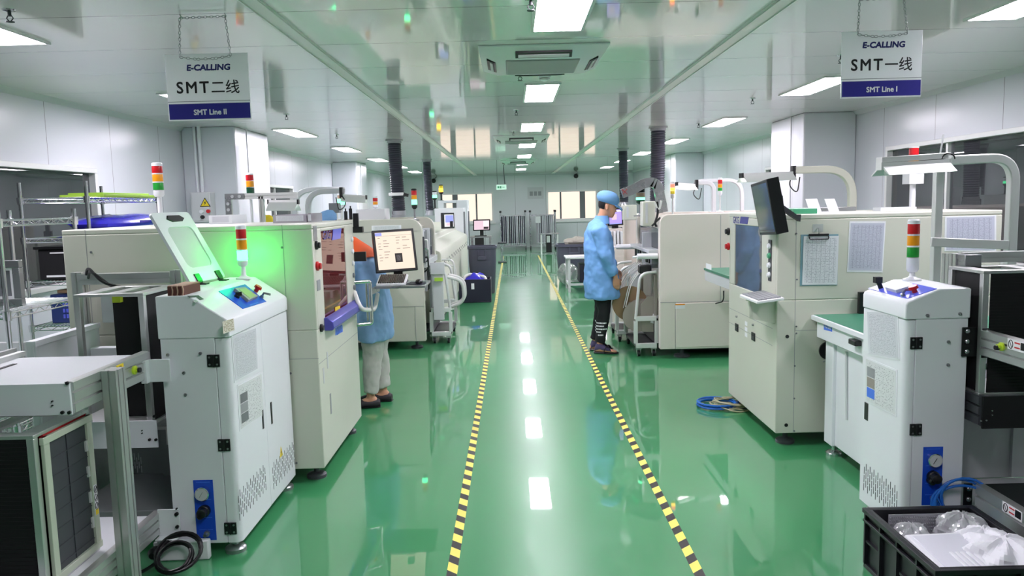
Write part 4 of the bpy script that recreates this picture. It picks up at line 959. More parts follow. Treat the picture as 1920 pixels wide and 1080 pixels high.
mb = MB(); mb.box(xq-0.0015, xq+0.0015, Y0-0.0008, Y0, zq, ZT); mb.box(XB+0.02, XA-0.0, Y0-0.0008, Y0, zq-0.0015, zq+0.0015)
zq2 = PX(640, 648, XA).z; mb.box(XA, XA+0.0008, Y0, Y1, zq2-0.0015, zq2+0.0015)
x2 = PY(165, 500, Y0).x; mb.box(x2-0.0015, x2+0.0015, Y0-0.0008, Y0, zq, ZT); mb.build('panel_seam', 'grey', LP)
mb = MB()
for px, py in ((529, 464), (171, 473), (545, 700), (556, 868)):
    p = PY(px, py, Y0); mb.cyl((p.x, Y0, p.z), (p.x, Y0-0.004, p.z), 0.007, n=8)
mb.build('cover_screws', 'midgrey', LP)
# inside of the machine, seen through the window
mb = MB(); mb.box(XA-0.9, XA-0.06, wy0-0.1, wy1+0.05, wz0+0.001, wz0+0.03); mb.box(XA-0.5, XA-0.4, wy0-0.1, wy1+0.05, wz0+0.25, wz0+0.36); mb.box(XA-0.62, XA-0.3, (wy0+wy1)/2-0.1, (wy0+wy1)/2+0.1, wz0+0.2, wz0+0.42)
mb.box(XA-0.22, XA-0.18, wy0+0.02, wy1-0.02, wz0+0.03, wz0+0.12); mb.box(XA-0.35, XA-0.3, wy0+0.05, wy0+0.12, wz0+0.03, wz1-0.05); mb.build('print_head', 'steel', LP, bevel=0.004)
mb = MB(); mb.box(XA-1.2, XA-0.95, Y0+0.04, Y1-0.04, wz0, ZT-0.04); mb.build('inner_partition', 'inner', LP)
mb = MB(); mb.tube(fillet([(XA-0.1, wy0+0.1, wz0+0.05), (XA-0.12, (wy0+wy1)/2, wz0+0.3), (XA-0.1, wy1-0.05, wz0+0.1)], 0.2), 0.012, 8); mb.build('inner_hose', 'cable', LP)
mb = MB(); mb.box(XA-0.012, XA-0.006, wy0, wy1, wz0, wz1); dr = mb.build('door_window', 'glassred', LP)
mb = MB(); ay, by = PX(608, 612, XA).y, PX(665, 588, XA).y; az = PX(612, 604, XA).z
mb.prism([(XA+0.001, az-0.045), (XA+0.05, az-0.045), (XA+0.06, az-0.03), (XA+0.055, az+0.01), (XA+0.02, az+0.035), (XA+0.001, az+0.035)], 'y', ay, by); mb.build('door_handle', 'bluehandle', LP, bevel=0.004)
a, b, c_, d = (PX(*q, XA+0.001) for q in ((629, 629), (643, 622), (642, 609), (629, 614)))
mb = MB(); mb.sheet(a, b, c_, d, 0.001); s_ = mb.build('blue_label', 'bluelight', LP)
txt('label_print', 'GKG', 0.05, (a+b+c_+d)/4, VY, VZ, 'blue', s_, 0.03, (b-a).length*0.7)
a, b, c_, d = (PX(*q, XA-0.002) for q in ((629, 592), (638, 588), (638, 573), (628.5, 576)))
mb = MB(); mb.sheet(a, b, c_, d, 0.001); mb.build('yellow_sticker', 'yellow', LP)
p, q = PX(604, 442, XA-0.003), PX(618, 437, XA-0.003)
txt('logo_lettering', 'GKG', 0.05, (XA-0.002, p.y+0.12, p.z-0.0), VY, VZ, 'inkblue', LP, 0.03, 0.2)
mb = MB(); mb.prism([(p.y+0.26, p.z-0.04), (p.y+0.5, p.z-0.04), (p.y+0.55, p.z+0.04), (p.y+0.31, p.z+0.04)], 'x', XA-0.004, XA-0.002); mb.build('logo_badge', 'periwinkle', LP)
for px, py, m_, r in ((591.7, 460, 'black', 0.026), (593.6, 499, 'red', 0.028), (601, 615, 'black', 0.024)):
    p = PX(px, py, XA); mb = MB(); mb.lathe((XA, max(p.y, Y0+0.03), p.z), [(r, 0), (r, 0.012), (r*0.7, 0.016), (r*0.65, 0.028 if m_ != 'black' or py < 600 else 0.018)], 18, 0, 'x'); mb.build('push_button', m_, LP)
for q0, q1, m_, nm in (((588, 452), (597, 423), 'steel', 'switch_plate'), ((594.5, 546), (599, 524), 'grey', 'bracket_plate')):
    a, b = PX(*q0, XA), PX(*q1, XA); mb = MB(); mb.box(XA, XA+0.004, max(a.y, Y0+0.006), max(a.y, Y0+0.006)+0.075, a.z, b.z); mb.build(nm, m_, LP)
for k in range(5):
    p = PX(662+k*1.6, 448+k*22, XA); mb = MB(); mb.lathe((XA, Y1-0.07, p.z), [(0.018, 0), (0.018, 0.01), (0.012, 0.014)], 14, 0, 'x'); mb.build('indicator_button', 'white' if k < 3 else 'midgrey', LP)
for px, py0, py1 in ((613, 660, 692), (606, 690, 720), (619, 738, 778)):
    a, b = PX(px, py0, XA), PX(px, py1, XA); mb = MB(); mb.box(XA, XA+0.003, a.y-0.012, a.y+0.012, b.z, a.z); mb.build('latch_plate', 'grey' if px > 615 else 'lightgrey', LP)
for x in (XA-0.08, XB+0.1):
    for y in (Y0+0.12, Y1-0.12): foot(LP, x, y, 0.1, 0.06, 'darkgrey')
p = PY(297, 350, 5.2); zz = [PY(297, v, 5.2).z for v in (357, 310)]
signal_tower(LP, p.x, 5.2, ZT, 0.034, [('green_lens', 'greenlens'), ('amber_lens', 'amber'), ('red_lens', 'red')], (zz[1]-zz[0])/3, 0.03, zz[0]-ZT-0.075)
for px, py0 in ((648, 396), (657, 391)):
    p = PX(px, py0, XA-0.06); mb = MB(); mb.cyl((XA-0.06, p.y, ZT), (XA-0.06, p.y, p.z), 0.013, n=10); mb.cyl((XA-0.06, p.y, p.z), (XA-0.06, p.y, p.z+0.02), 0.005, n=8); mb.build('rod_antenna', 'black', LP)
# monitor arm, tray and bracket fixed to its far front corner
p = PX(668, 432, XA+0.06); mb = MB(); mb.box(XA-0.04, XA+0.07, Y1+0.001, Y1+0.05, p.z-0.022, p.z+0.022); mb.box(XA+0.0, XA+0.04, Y1+0.01, Y1+0.04, p.z+0.022, p.z+0.12); mb.build('scanner_bracket', 'black', LP, bevel=0.003)
p = PX(674, 483, XA+0.06); mb = MB(); mb.box(XA-0.01, XA+0.085, Y1+0.001, Y1+0.03, p.z-0.035, p.z+0.035); mb.build('cable_box', 'black', LP, bevel=0.003)
pa, pb = PY(672, 528, Y1+0.04), PY(672, 607, Y1+0.04)
mb = MB(); mb.tube(fillet([(XA-0.005, Y1-0.02, pa.z), (XA+0.1, Y1+0.04, pa.z), (XA+0.1, Y1+0.04, pb.z), (XA-0.005, Y1-0.02, pb.z)], 0.02), 0.014, 10); mb.tube([(XA+0.07, Y1+0.05, pa.z+0.01), (XA+0.07, Y1+0.05, pb.z+0.02)], 0.008, 8); mb.build('swing_bracket', 'chrome', LP)
pt = PY(700, 541, 5.95); mb = MB(); mb.bar([(XA+0.1, Y1+0.05, pt.z), (pt.x+0.04, 5.95, pt.z)], 0.02, 0.045, up=(0, 0, 1)); mb.build('tray_arm', 'steel', LP)
mb = MB(); mb.tube(fillet([PX(665, 548, XA+0.005), PX(676, 580, XA+0.08), PY(703, 582, 5.9), PY(708, 552, 6.15)], 0.12, 8), 0.016, 10); mb.build('corrugated_hose', 'whitehose', LP)
kq = [PY(703, 541, 6.1), PY(782, 533, 6.1), PY(768, 521, 6.5), PY(700, 525, 6.5)]; kz = pt.z+0.04
kx0, kx1 = PY(706, 540, 5.85).x, PY(783, 533, 5.85).x; ky0, ky1 = 5.83, 6.12
mb = MB(); mb.box(kx0-0.01, kx1+0.06, ky0-0.02, ky1+0.1, kz-0.03, kz-0.012); mb.build('keyboard_tray', 'steel', LP, bevel=0.003)
def keyboard(lb, x0, x1, y0, y1, z, m_body, m_key, rx=0.0, ry=0.0, nx=15, ny=5):
    w, h = (x1-x0)/2, (y1-y0)/2
    t = thing('keyboard', lb, 'keyboard', ((x0+x1)/2, (y0+y1)/2, z+h*abs(math.sin(rx))+w*abs(math.sin(ry))), None, True); t.rotation_euler = (rx, ry, 0)
    mb = MB(); mb.box(-w, w, -h, h, 0, 0.018); mb.build('base', m_body, t, bevel=0.004)
    mb = MB(); a, b = (2*w-0.024)/nx, (2*h-0.024)/ny
    for i in range(nx):
        for j in range(ny): mb.box(-w+0.012+i*a+0.002, -w+0.012+(i+1)*a-0.002, -h+0.012+j*b+0.002, -h+0.012+(j+1)*b-0.002, 0.018, 0.025)
    mb.build('keys', m_key, t); return t
keyboard('white keyboard with black keys on the swing tray below the peach monitor', kx0, kx1-0.09, ky0, ky0+0.19, kz-0.012, 'paper', 'black', 0.3)
t = thing('mouse', 'dark mouse on a navy pad beside the keyboard of the left printer', 'mouse', (kx1, ky0+0.1, kz-0.012))
mb = MB(); mb.prism([(kx1-0.1+0.0, ky0+0.1), (kx1+0.02, ky0+0.02), (kx1+0.05, ky0+0.1), (kx1+0.04, ky0+0.24), (kx1-0.08, ky0+0.26)], 'z', kz-0.012, kz-0.008); mb.build('pad', 'navy', t)
mb = MB(); mb.ball((kx1-0.0, ky0+0.12, kz+0.004), (0.03, 0.052, 0.022), 14); mb.build('body', 'black', t)
def slab(q, t):
    n = (q[1]-q[0]).cross(q[3]-q[0]).normalized()
    return [q[0]-n*t, q[1]-n*t, q[2]-n*t, q[3]-n*t, q[0], q[1], q[2], q[3]], n
def monitor(name, lb, q, t, screen, bez, group=None, deco=None, m='black', stand=None):
    """q: outer front corners bottom-left, bottom-right, top-right, top-left as seen"""
    th_ = thing(name, lb, 'monitor', ((q[0]+q[1])/2)[:], group); vs, n = slab(q, t)
    mb = MB(); mb.hexa(vs); mb.build('case', m, th_, bevel=0.004)
    ct = (q[0]+q[1]+q[2]+q[3])/4; r, u = (q[1]-q[0]), (q[3]-q[0]); bw, bh = bez/r.length, bez/u.length
    def S(a, b, l=0.0008): return (q[0]*(1-a)+q[1]*a)*(1-b)+(q[3]*(1-a)+q[2]*a)*b+n*l
    mb = MB(); mb.sheet(S(bw, bh), S(1-bw, bh), S(1-bw, 1-bh), S(bw, 1-bh), 0.0008); sc = mb.build('screen', screen, th_)
    for (a0, a1, b0, b1, m_) in deco or []:
        f = lambda a, b: S(bw+(1-2*bw)*a, bh+(1-2*bh)*b, 0.0016)
        mb = MB(); mb.sheet(f(a0, b0), f(a1, b0), f(a1, b1), f(a0, b1), 0.0006); mb.build('screen_window', m_, sc)
    if stand: 
        mb = MB(); mb.hexa(stand); mb.build('stand', m, th_, bevel=0.004)
    return th_, S, n
q = [PY(706, 512, 6.02), PY(784, 506, 6.12), None, PY(697, 432.5, 6.07)]; q[2] = q[1]+q[3]-q[0]
deco = [(0.02, 0.98, 0.9, 0.905, 'screenink'), (0.0, 0.18, 0.91, 0.99, 'screenblue'), (0.48, 0.68, 0.18, 0.42, 'screendark'), (0.52, 0.63, 0.22, 0.37, 'screengrey')]
for r_ in range(9):
    for cidx, (a, w_) in enumerate(((0.06, 0.1), (0.2, 0.16), (0.55, 0.12), (0.72, 0.2))):
        if (r_*7+cidx*3) % 4 != 3 and not (r_ > 4 and 1 < cidx): deco.append((a, a+w_*(0.6+0.4*((r_*5+cidx) % 3)/2), 0.84-r_*0.075, 0.852-r_*0.075, 'screenink'))
z_ = kz-0.012; mq = (q[0]+q[1])/2
mon, S, n_ = monitor('desktop_monitor', 'large lit monitor with a peach coloured menu screen above the left printer keyboard', q, 0.05, 'screenwarm', 0.02, None, deco)
mb = MB(); mb.box(mq.x-0.08, mq.x+0.07, mq.y-0.0, mq.y+0.1, z_, z_+0.015); mb.box(mq.x-0.04, mq.x+0.03, mq.y+0.06, mq.y+0.09, z_+0.015, mq.z+0.12); mb.build('stand', 'black', mon, bevel=0.003)
# things on top of the left printer
for (px0, px1, yy, h, lb, m_) in ((392, 435, 5.3, 0.06, 'white open tray of papers on the left cream printer, behind the lid', 'white'), (512, 575, 5.1, 0.055, 'clear document tray on the left cream printer, in the middle of its top', 'acrylic'), (578, 645, 5.05, 0.06, 'clear document tray on the left cream printer, at its aisle end', 'acrylic')):
    a, b = PY(px0, 415, yy), PY(px1, 415, yy); x1_ = min(b.x, XA-0.14); t = thing('document_tray', lb, 'tray', ((a.x+x1_)/2, yy+0.12, ZT), 'document trays on the left printer')
    mb = MB(); mb.box(a.x, x1_, yy, yy+0.3, ZT, ZT+0.006); mb.box(a.x, x1_, yy, yy+0.006, ZT+0.006, ZT+h); mb.box(a.x, x1_, yy+0.294, yy+0.3, ZT+0.006, ZT+h); mb.box(a.x, a.x+0.006, yy+0.006, yy+0.294, ZT+0.006, ZT+h); mb.box(x1_-0.006, x1_, yy+0.006, yy+0.294, ZT+0.006, ZT+h); mb.build('tray', m_, t)
    mb = MB(); mb.sheet((a.x+0.02, yy-0.001, ZT+0.012), (x1_-0.02, yy-0.001, ZT+0.012), (x1_-0.02, yy-0.001, ZT+h-0.008), (a.x+0.02, yy-0.001, ZT+h-0.008), 0.0008); mb.build('front_label', 'papertext', t)

# ================================================================== LEFT INSPECTION BENCH AND WORK LAMPS
t = thing('inspection_conveyor', 'white inspection conveyor bench between the left printer and the left mounting machine', 'conveyor', (-2.0, 7.2, 0))
mb = MB(); mb.box(-3.0, -1.5, 5.84, 8.8, 0.84, 0.9); mb.build('table_top', 'white', t, bevel=0.005)
mb = MB(); mb.box(-2.95, -1.6, 5.9, 8.75, 0.9, 0.905); mb.build('green_mat', 'greentop', t)
for x in (-2.94, -1.56):
    for y in (5.92, 8.5): mb = MB(); mb.box(x-0.03, x+0.03, y-0.03, y+0.03, 0.0, 0.84); mb.build('leg', 'aluwhite', t)
def lamp_fixture(parent, a, b, w=0.1, hood='aluwhite', on='tube', endcap='black', drop=0.05):
    """strip lamp from a to b: hood, tube under it, two end caps"""
    a, b = Vector(a), Vector(b); d = (b-a).normalized(); s = d.cross(VZ).normalized()
    mb = MB(); pr = [(-0.02, 0.02), (0.02, 0.02), (0.022, 0.0), (w/2, -drop), (w/2-0.005, -drop-0.002), (0.018, -0.012), (-0.018, -0.012), (-w/2+0.005, -drop-0.002), (-w/2, -drop), (-0.022, 0.0)]
    mb.loft([[p+s*u+VZ*v for u, v in pr] for p in (a, b)]); f = mb.build('lamp_hood', hood, parent)
    mb = MB(); mb.cyl(a+d*0.03-VZ*(drop*0.7), b-d*0.03-VZ*(drop*0.7), 0.013, n=10); mb.build('lamp_tube', on, f)
    for p, sg in ((a, -1), (b, 1)):
        mb = MB(); mb.obox(p+d*sg*0.006+VZ*0.003, (0.012, 0.046, 0.04), rz=math.atan2(d.y, d.x)); mb.build('end_cap', endcap, f)
    return f
# square frame lamp
Yf = 6.6; a, b, c_ = PY(429, 369, Yf), PY(490, 370, Yf), PY(497, 368, Yf)
t = thing('work_lamp', 'square aluminium lamp frame with a strip light, standing behind the left cream printer', 'work lamp', (a.x+0.2, Yf, 0.905), 'work lamps')
for x, m_ in ((a.x, 'alu'), (b.x, 'alu')): mb = MB(); mb.extr((x, Yf, 0.905), (x, Yf, a.z+0.005), 0.04, 0.04, up=(0, 1, 0)); mb.build('post', m_, t)
fx1 = PY(558, 372, Yf); mb = MB(); mb.extr((a.x-0.02, Yf, a.z), (fx1.x+0.0, Yf, a.z), 0.04, 0.05, up=(0, 0, 1)); mb.build('top_beam', 'aluwhite', t)
mb = MB(); mb.box(a.x-0.025, a.x+0.14, Yf-0.028, Yf-0.02, a.z-0.025, a.z+0.025); mb.box(a.x-0.025, a.x+0.025, Yf-0.028, Yf-0.02, a.z-0.15, a.z-0.025); cb = mb.build('corner_bracket', 'steel', t)
mb = MB()
for dx, dz in ((0.04, 0), (0.1, 0), (0, -0.06), (0, -0.11)): mb = MB(); mb.cyl((a.x+dx, Yf-0.028, a.z+dz), (a.x+dx, Yf-0.036, a.z+dz), 0.013, n=10); mb.build('bracket_bolt', 'lightgrey', cb)
l0, l1 = PY(503, 378, Yf-0.05), PY(556, 379, Yf-0.05); lamp_fixture(t, (l0.x, Yf-0.02, a.z-0.055), (l1.x, Yf-0.02, a.z-0.06), 0.22, 'aluwhite', 'tube', 'black', 0.07)
def arch_lamp(lb, base, top_z, bend, arm_px, lamp, m='aluwhite', w=0.05, hood_w=0.12, yoff=0.0, x_end=None, on='tube', zb=0.9):
    """bent square-tube lamp: post at base, arm to x_end, strip light lamp = (a, b)"""
    t = thing('work_lamp', lb, 'work lamp', (base[0], base[1], zb), 'work lamps')
    pts = fillet([(base[0], base[1], zb), (base[0], base[1], top_z), (x_end, base[1], top_z)], bend, 10)
    mb = MB(); mb.bar(pts, w, w, up=(0, 1, 0)); mb.build('bent_tube', m, t, bevel=0.006)
    mb = MB(); mb.box(base[0]-0.05, base[0]+0.05, base[1]-0.05, base[1]+0.05, zb, zb+0.01); mb.build('foot_plate', m, t)
    lamp_fixture(t, lamp[0], lamp[1], hood_w, 'aluwhite', on); sgn = 1 if x_end > base[0] else -1
    mb = MB(); mb.box(x_end-0.015, x_end+0.015, base[1]-0.03, base[1]+0.03, top_z-0.07, top_z+0.035); mb.build('clamp', 'black', t, bevel=0.003)
    mb = MB(); mb.tube(fillet([(x_end, base[1]-0.03, top_z-0.03), (x_end-sgn*0.0+0.06*sgn, base[1]-0.05, top_z-0.12), (x_end-0.02*sgn, base[1]-0.05, top_z-0.2), (x_end-0.05*sgn, base[1]-0.02, top_z-0.06)], 0.05), 0.005, 6); mb.build('lamp_cord', 'cable', t)
    return t
Ya = 7.5; p = PY(578, 395, Ya); q = PY(640, 358, Ya); l1 = PY(674, 362, Ya)
t = arch_lamp('grey bent tube work lamp with strip light behind the left cream printer', (p.x, Ya), q.z, 0.2, None, ((q.x, Ya, q.z-0.05), (l1.x+0.06, Ya, q.z-0.07)), 'lightgrey', x_end=q.x)
p2, q2 = PY(552, 380, Ya+0.5), PY(641, 354, Ya+0.5)
mb = MB(); mb.bar(fillet([(p2.x, Ya+0.5, 0.905), (p2.x, Ya+0.5, q2.z), (q2.x, Ya+0.5, q2.z), (q.x, Ya+0.05, q.z)], 0.2, 8), 0.05, 0.05, up=(0, 1, 0)); mb.build('second_tube', 'lightgrey', t, bevel=0.006)
p = PY(500, 394, 7.0); mb = MB(); mb.ball((p.x, 7.0, 1.56), (0.06, 0.05, 0.05), 12); mb.cyl((p.x, 7.0, 0.905), (p.x, 7.0, 1.55), 0.012, n=8); tag(mb.build('yellow_lamp_head', 'yellow'), 'small round yellow lamp head behind the left cream printer, beside the aluminium lamp frame', 'lamp')
p0, p1 = PY(616, 381, 8.2), PY(636, 399, 8.2); t = thing('switch_box', 'grey square switch box on a post behind the left printer, beside the cyan lamp', 'switch box', ((p0.x+p1.x)/2, 8.2, 0.905))
mb = MB(); mb.box(p0.x, p1.x, 8.2, 8.3, p1.z, p0.z); mb.build('box', 'midgrey', t, bevel=0.004); mb = MB(); mb.box((p0.x+p1.x)/2-0.02, (p0.x+p1.x)/2+0.02, 8.24, 8.28, 0.905, p1.z); mb.build('post', 'aluwhite', t)
def loose_tower(lb, px, y, pys, cols, zb, cap='white', r=None, pole_m='steel', clear_top=False):
    """free signal tower on a pole; pys = pixel rows of the lens boundaries from the bottom up"""
    zs_ = [PY(px, v, y).z for v in pys]; x = PY(px, pys[0], y).x; r = r or 0.03
    t = thing('signal_tower', lb, 'signal lamp', (x, y, zb), 'signal towers')
    mb = MB(); mb.lathe((x, y, zb), [(r*1.6, 0), (r*1.6, 0.01), (r*0.5, 0.02), (r*0.4, 0.03)], 14); mb.cyl((x, y, zb+0.02), (x, y, zs_[0]-0.03), r*0.36, n=10); mb.build('pole', pole_m, t)
    mb = MB(); mb.lathe((x, y, zs_[0]), [(r*0.5, -0.05), (r, -0.03), (r, 0)], 16); mb.build('base', cap, t)
    for (nm, m_), h0, h1 in zip(cols, zs_[:-1], zs_[1:]): mb = MB(); mb.cyl((x, y, h0+0.002), (x, y, h1-0.002), r*0.98, n=18); mb.build(nm, m_, t)
    mb = MB(); mb.lathe((x, y, zs_[-1]), [(r, 0), (r, 0.015), (r*0.7, 0.022)], 16); mb.build('cap', cap, t)
    return t
G_, A_, R_ = 'green_lens', 'amber_lens', 'red_lens'
loose_tower('signal tower with red, amber and green lenses in front of the left column', 470, 8.0, (364, 351, 339, 328), ((G_, 'darkgreenlens'), (A_, 'amber'), (R_, 'red')), 0.905, 'white', 0.04, 'aluwhite')
loose_tower('signal tower glowing cyan green at the end of the grey bent work lamp', 640, 8.5, (384, 373, 366), ((G_, 'litgreensoft'), (A_, 'tan')), 0.905, 'white', 0.04, 'aluwhite')

# ================================================================== LEFT MOUNTING MACHINE
def mounter(lb, xa, xb, y0, y1, z0, zt, rad, s, m, cut):
    """s=+1: aisle side towards +X; rounded top edge on the aisle side"""
    t = thing('mounting_machine', lb, 'placement machine', ((xa+xb)/2, (y0+y1)/2, 0), 'grey placement machines')
    poly = [(xb, z0), (xa, z0), (xa, zt-rad)] + [(xa-s*rad+s*rad*math.cos(a), zt-rad+rad*math.sin(a)) for a in [PI/2*k/8 for k in range(1, 9)]] + [(xb, zt)]
    mb = MB(); mb.prism(poly, 'y', y0, y0+0.1); mb.prism([(xb, z0+0.3), (xa-s*0.14, z0+0.3), (xa-s*0.14, zt-0.12), (xa-s*0.3, zt-0.03), (xb, zt-0.03)], 'y', y0+0.1, y1-0.1); mb.prism(poly, 'y', y1-0.1, y1)
    mb.build('body', m, t, bevel=0.006)
    return t
XM = PY(797, 600, 8.8).x; ZM = PY(740, 411, 8.8).z; z0m = 0.1
LM = mounter('grey beige placement machine with a rounded top edge, behind the peach monitor on the left', XM, -2.35, 8.8, 10.3, z0m, ZM, 0.14, 1, 'beige', 0)
zc = PY(750, 575, 8.8).z; xs_ = PY(779, 600, 8.8).x
mb = MB(); mb.box(-2.35, XM, 8.797, 8.8, zc-0.002, zc+0.002); mb.box(xs_-0.002, xs_+0.002, 8.797, 8.8, z0m, zc); mb.box(-2.35, XM-0.05, 8.796, 8.8, ZM-0.14, ZM-0.136); mb.build('panel_seam', 'grey', LM)
a, b = PY(697, 433, 8.79), PY(752, 422, 8.79); mb = MB(); mb.box(a.x, b.x, 8.79, 8.8, a.z, b.z); lbp = mb.build('header_plate', 'paper', LM)
mb = MB(); mb.sheet((a.x+0.02, 8.7895, a.z+0.008), (b.x-0.02, 8.7895, a.z+0.008), (b.x-0.02, 8.7895, b.z-0.008), (a.x+0.02, 8.7895, b.z-0.008), 0.0005); mb.build('header_print', 'papersop', lbp)
# feeder side of the machine
mb = MB(); mb.box(XM-0.13, XM-0.02, 8.9, 10.2, 1.02, 1.36); mb.build('glazed_hood', 'smokelens', LM, bevel=0.01)
mb = MB(); mb.box(XM-0.14, XM+0.03, 8.9, 10.2, 0.94, 1.01); mb.box(XM-0.14, XM+0.01, 8.9, 8.94, 1.01, 1.38); mb.box(XM-0.14, XM+0.01, 9.5, 9.54, 1.01, 1.38); mb.build('feeder_rail', 'lightgrey', LM, bevel=0.003)
for i in range(3):
    mb = MB(); z = 1.05+i*0.1; mb.tube(fillet([(XM-0.02, 8.88, z), (XM+0.05, 8.88, z+0.02), (XM+0.05, 8.9, z-0.12), (XM-0.0, 8.92, z-0.16)], 0.03), 0.01, 8); mb.build('air_tube', ('cable', 'chrome', 'whitehose')[i], LM)
mb = MB(); mb.box(XM-0.06, XM+0.02, 8.84, 8.9, 1.0, 1.3); mb.build('valve_block', 'darkgrey', LM, bevel=0.004)
for i in range(9):
    y = 8.96+i*0.13; mb = MB(); mb.box(XM-0.12, XM+0.02, y, y+0.05, 0.66, 0.93); mb.build('feeder', 'black' if i % 3 else 'grey', LM)
for x in (-2.2, XM-0.12):
    for y in (8.95, 10.15): foot(LM, x, y, 0.1, 0.07, 'darkgrey')
mb = MB(); mb.box(-2.25, XM-0.3, 9.0, 10.1, 0.1, 0.4); mb.build('plinth', 'darkgrey', LM)
p = PY(777, 376, 9.2); zz = [PY(777, v, 9.2).z for v in (385, 375, 368, 363, 356)]
loose_tower('signal tower lit green on the left grey placement machine, before the ribbed ducts', 777, 9.2, (384, 374, 366, 357), ((G_, 'litgreensoft'), (A_, 'amber'), (R_, 'red')), ZM-0.03, 'black', 0.033, 'steel')
loose_tower('small signal tower with a red lens behind the left grey placement machine', 704, 9.9, (384, 378, 371), ((A_, 'amber'), (R_, 'red')), ZM-0.03, 'white', 0.032, 'aluwhite')
mb = MB(); a, b = PY(682, 392, 9.7), PY(722, 410, 9.7); mb.box(a.x-0.1, b.x, 9.7, 10.1, ZM-0.03, a.z); tag(mb.build('control_cabinet', 'lightgrey', bevel=0.008), 'pale control box lying on top of the left grey placement machine', 'control box')
# feeder trolley in front of it
def trolley(lb, x0, x1, y0, y1, s, m_plate='grey'):
    t = thing('feeder_trolley', lb, 'trolley', ((x0+x1)/2, (y0+y1)/2, 0), 'feeder trolleys')
    xo = x1 if s > 0 else x0; xi = x0 if s > 0 else x1
    for y in (y0, y1):
        mb = MB(); mb.box(x0, x1, y-0.025, y+0.025, 0.09, 0.14); mb.box(x0, x1, y-0.02, y+0.02, 0.38, 0.43); mb.box(xo-s*0.0-0.02, xo+0.02, y-0.02, y+0.02, 0.14, 0.38); mb.box(xi-0.02, xi+0.02, y-0.02, y+0.02, 0.14, 0.38); mb.build('side_frame', 'aluwhite', t, bevel=0.003)
        mb = MB(); mb.tube(fillet([(xo, y, 0.4), (xo-s*0.05, y, 0.88), (xi, y, 0.9)], 0.12, 8), 0.016, 10); mb.build('handle_tube', 'aluwhite', t)
        for x in (x0+0.03, x1-0.03): caster(t, x, y, 0.09, 0.032)
    mb = MB(); mb.box(xi-0.02, xi+0.02, y0, y1, 0.14, 0.4); mb.box(x0, x1, y0, y1, 0.1, 0.12); mb.build('waste_box', 'black', t)
    mb = MB(); mb.box(xi-0.015, xi+0.015, y0+0.02, y1-0.02, 0.43, 0.86); mb.build('back_plate', m_plate, t)
    return t
tx0, tx1 = XM+0.0, PY(847, 640, 9.25).x; LTR = trolley('white feeder trolley on casters docked at the left grey placement machine', tx0+0.03, tx1, 9.2, 10.05, 1)
p0, p1 = PY(810, 515, 9.12), PY(833, 600, 9.12)
mb = MB(); mb.box(p0.x, p1.x, 9.14, 9.17, p1.z, p0.z); mb.box(p0.x-0.02, p1.x+0.02, 9.12, 9.18, p0.z, p0.z+0.14); mb.build('front_plate', 'lightgrey', LTR, bevel=0.004)
p = PY(824, 524, 9.1); mb = MB(); mb.box(p.x-0.06, p.x+0.04, 9.1, 9.12, p.z-0.02, p.z+0.02); mb.build('yellow_tag', 'limeboard', LTR)
for dy, dx in ((0.3, 0.14), (0.55, 0.16), (0.75, 0.1)):
    mb = MB(); mb.lathe((tx1+dx-0.1, 9.2+dy, 0.2), [(0.0, -0.02), (0.0, 0.02)], 3) if False else None
for i, (dy, c0) in enumerate(((0.15, 'whitehose'), (0.4, 'whitehose'))):
    mb = MB(); mb.tube(fillet([(tx1-0.05, 9.3+dy, 0.78), (tx1+0.14, 9.35+dy, 0.72), (tx1+0.15, 9.4+dy, 0.45), (tx1-0.05, 9.42+dy, 0.38)], 0.16, 10), 0.022, 10); mb.build('waste_hose', c0, LTR)
# long oven behind it
XO = -0.99
t = thing('reflow_oven', 'long pale oven with a sloped cover along the left line, behind the placement machine', 'oven', (-1.5, 13.6, 0))
poly = [(-2.2, 0.12), (XO, 0.12), (XO, 0.98), (XO-0.02, 1.02), (XO-0.24, 1.12), (XO-0.26, 1.2), (XO-0.5, 1.3), (-2.2, 1.3)]
mb = MB(); mb.prism(poly, 'y', 10.6, 16.8); mb.build('body', 'cream', t, bevel=0.01)
mb = MB()
for i in range(26): y = 10.8+i*0.23; mb.box(XO, XO+0.004, y, y+0.05, 0.8+0.04*(i % 2), 0.83+0.04*(i % 2))
mb.build('vent_holes', 'darkgrey', t)
mb = MB(); mb.box(XO-0.3, XO-0.26, 11.0, 16.6, 1.14, 1.16); mb.build('cover_gap', 'darkgrey', t)
mb = MB(); mb.box(-2.1, XO-0.06, 10.7, 16.7, 0.0, 0.12); mb.build('plinth', 'darkgrey', t)
for y, h, m_ in ((10.7, 0.9, 'aluwhite'), (10.95, 0.8, 'aluwhite')):
    mb = MB(); mb.tube(fillet([(XO, y, h), (XO+0.16, y, h), (XO+0.17, y, 0.2), (XO, y, 0.2)], 0.1, 6), 0.014, 8); mb.build('guard_tube', m_, t)
q = [PY(832, 429, 12.6), PY(852.5, 428, 12.9), None, PY(831, 399, 12.6)]; q[2] = q[1]+q[3]-q[0]
mo, S, n_ = monitor('desktop_monitor', 'monitor with a violet and white screen above the long oven on the left line', q, 0.05, 'screenwhite', 0.03, None, [(0.1, 0.98, 0.35, 0.95, 'screenblue'), (0.2, 0.9, 0.1, 0.3, 'screenpink')])
mq = (q[0]+q[1])/2; mb = MB(); mb.box(mq.x-0.06, mq.x+0.06, mq.y+0.02, mq.y+0.07, 1.3, mq.z+0.12); mb.build('stand', 'black', mo)
a, b = PY(815, 391, 15.5), PY(829, 430, 15.5)
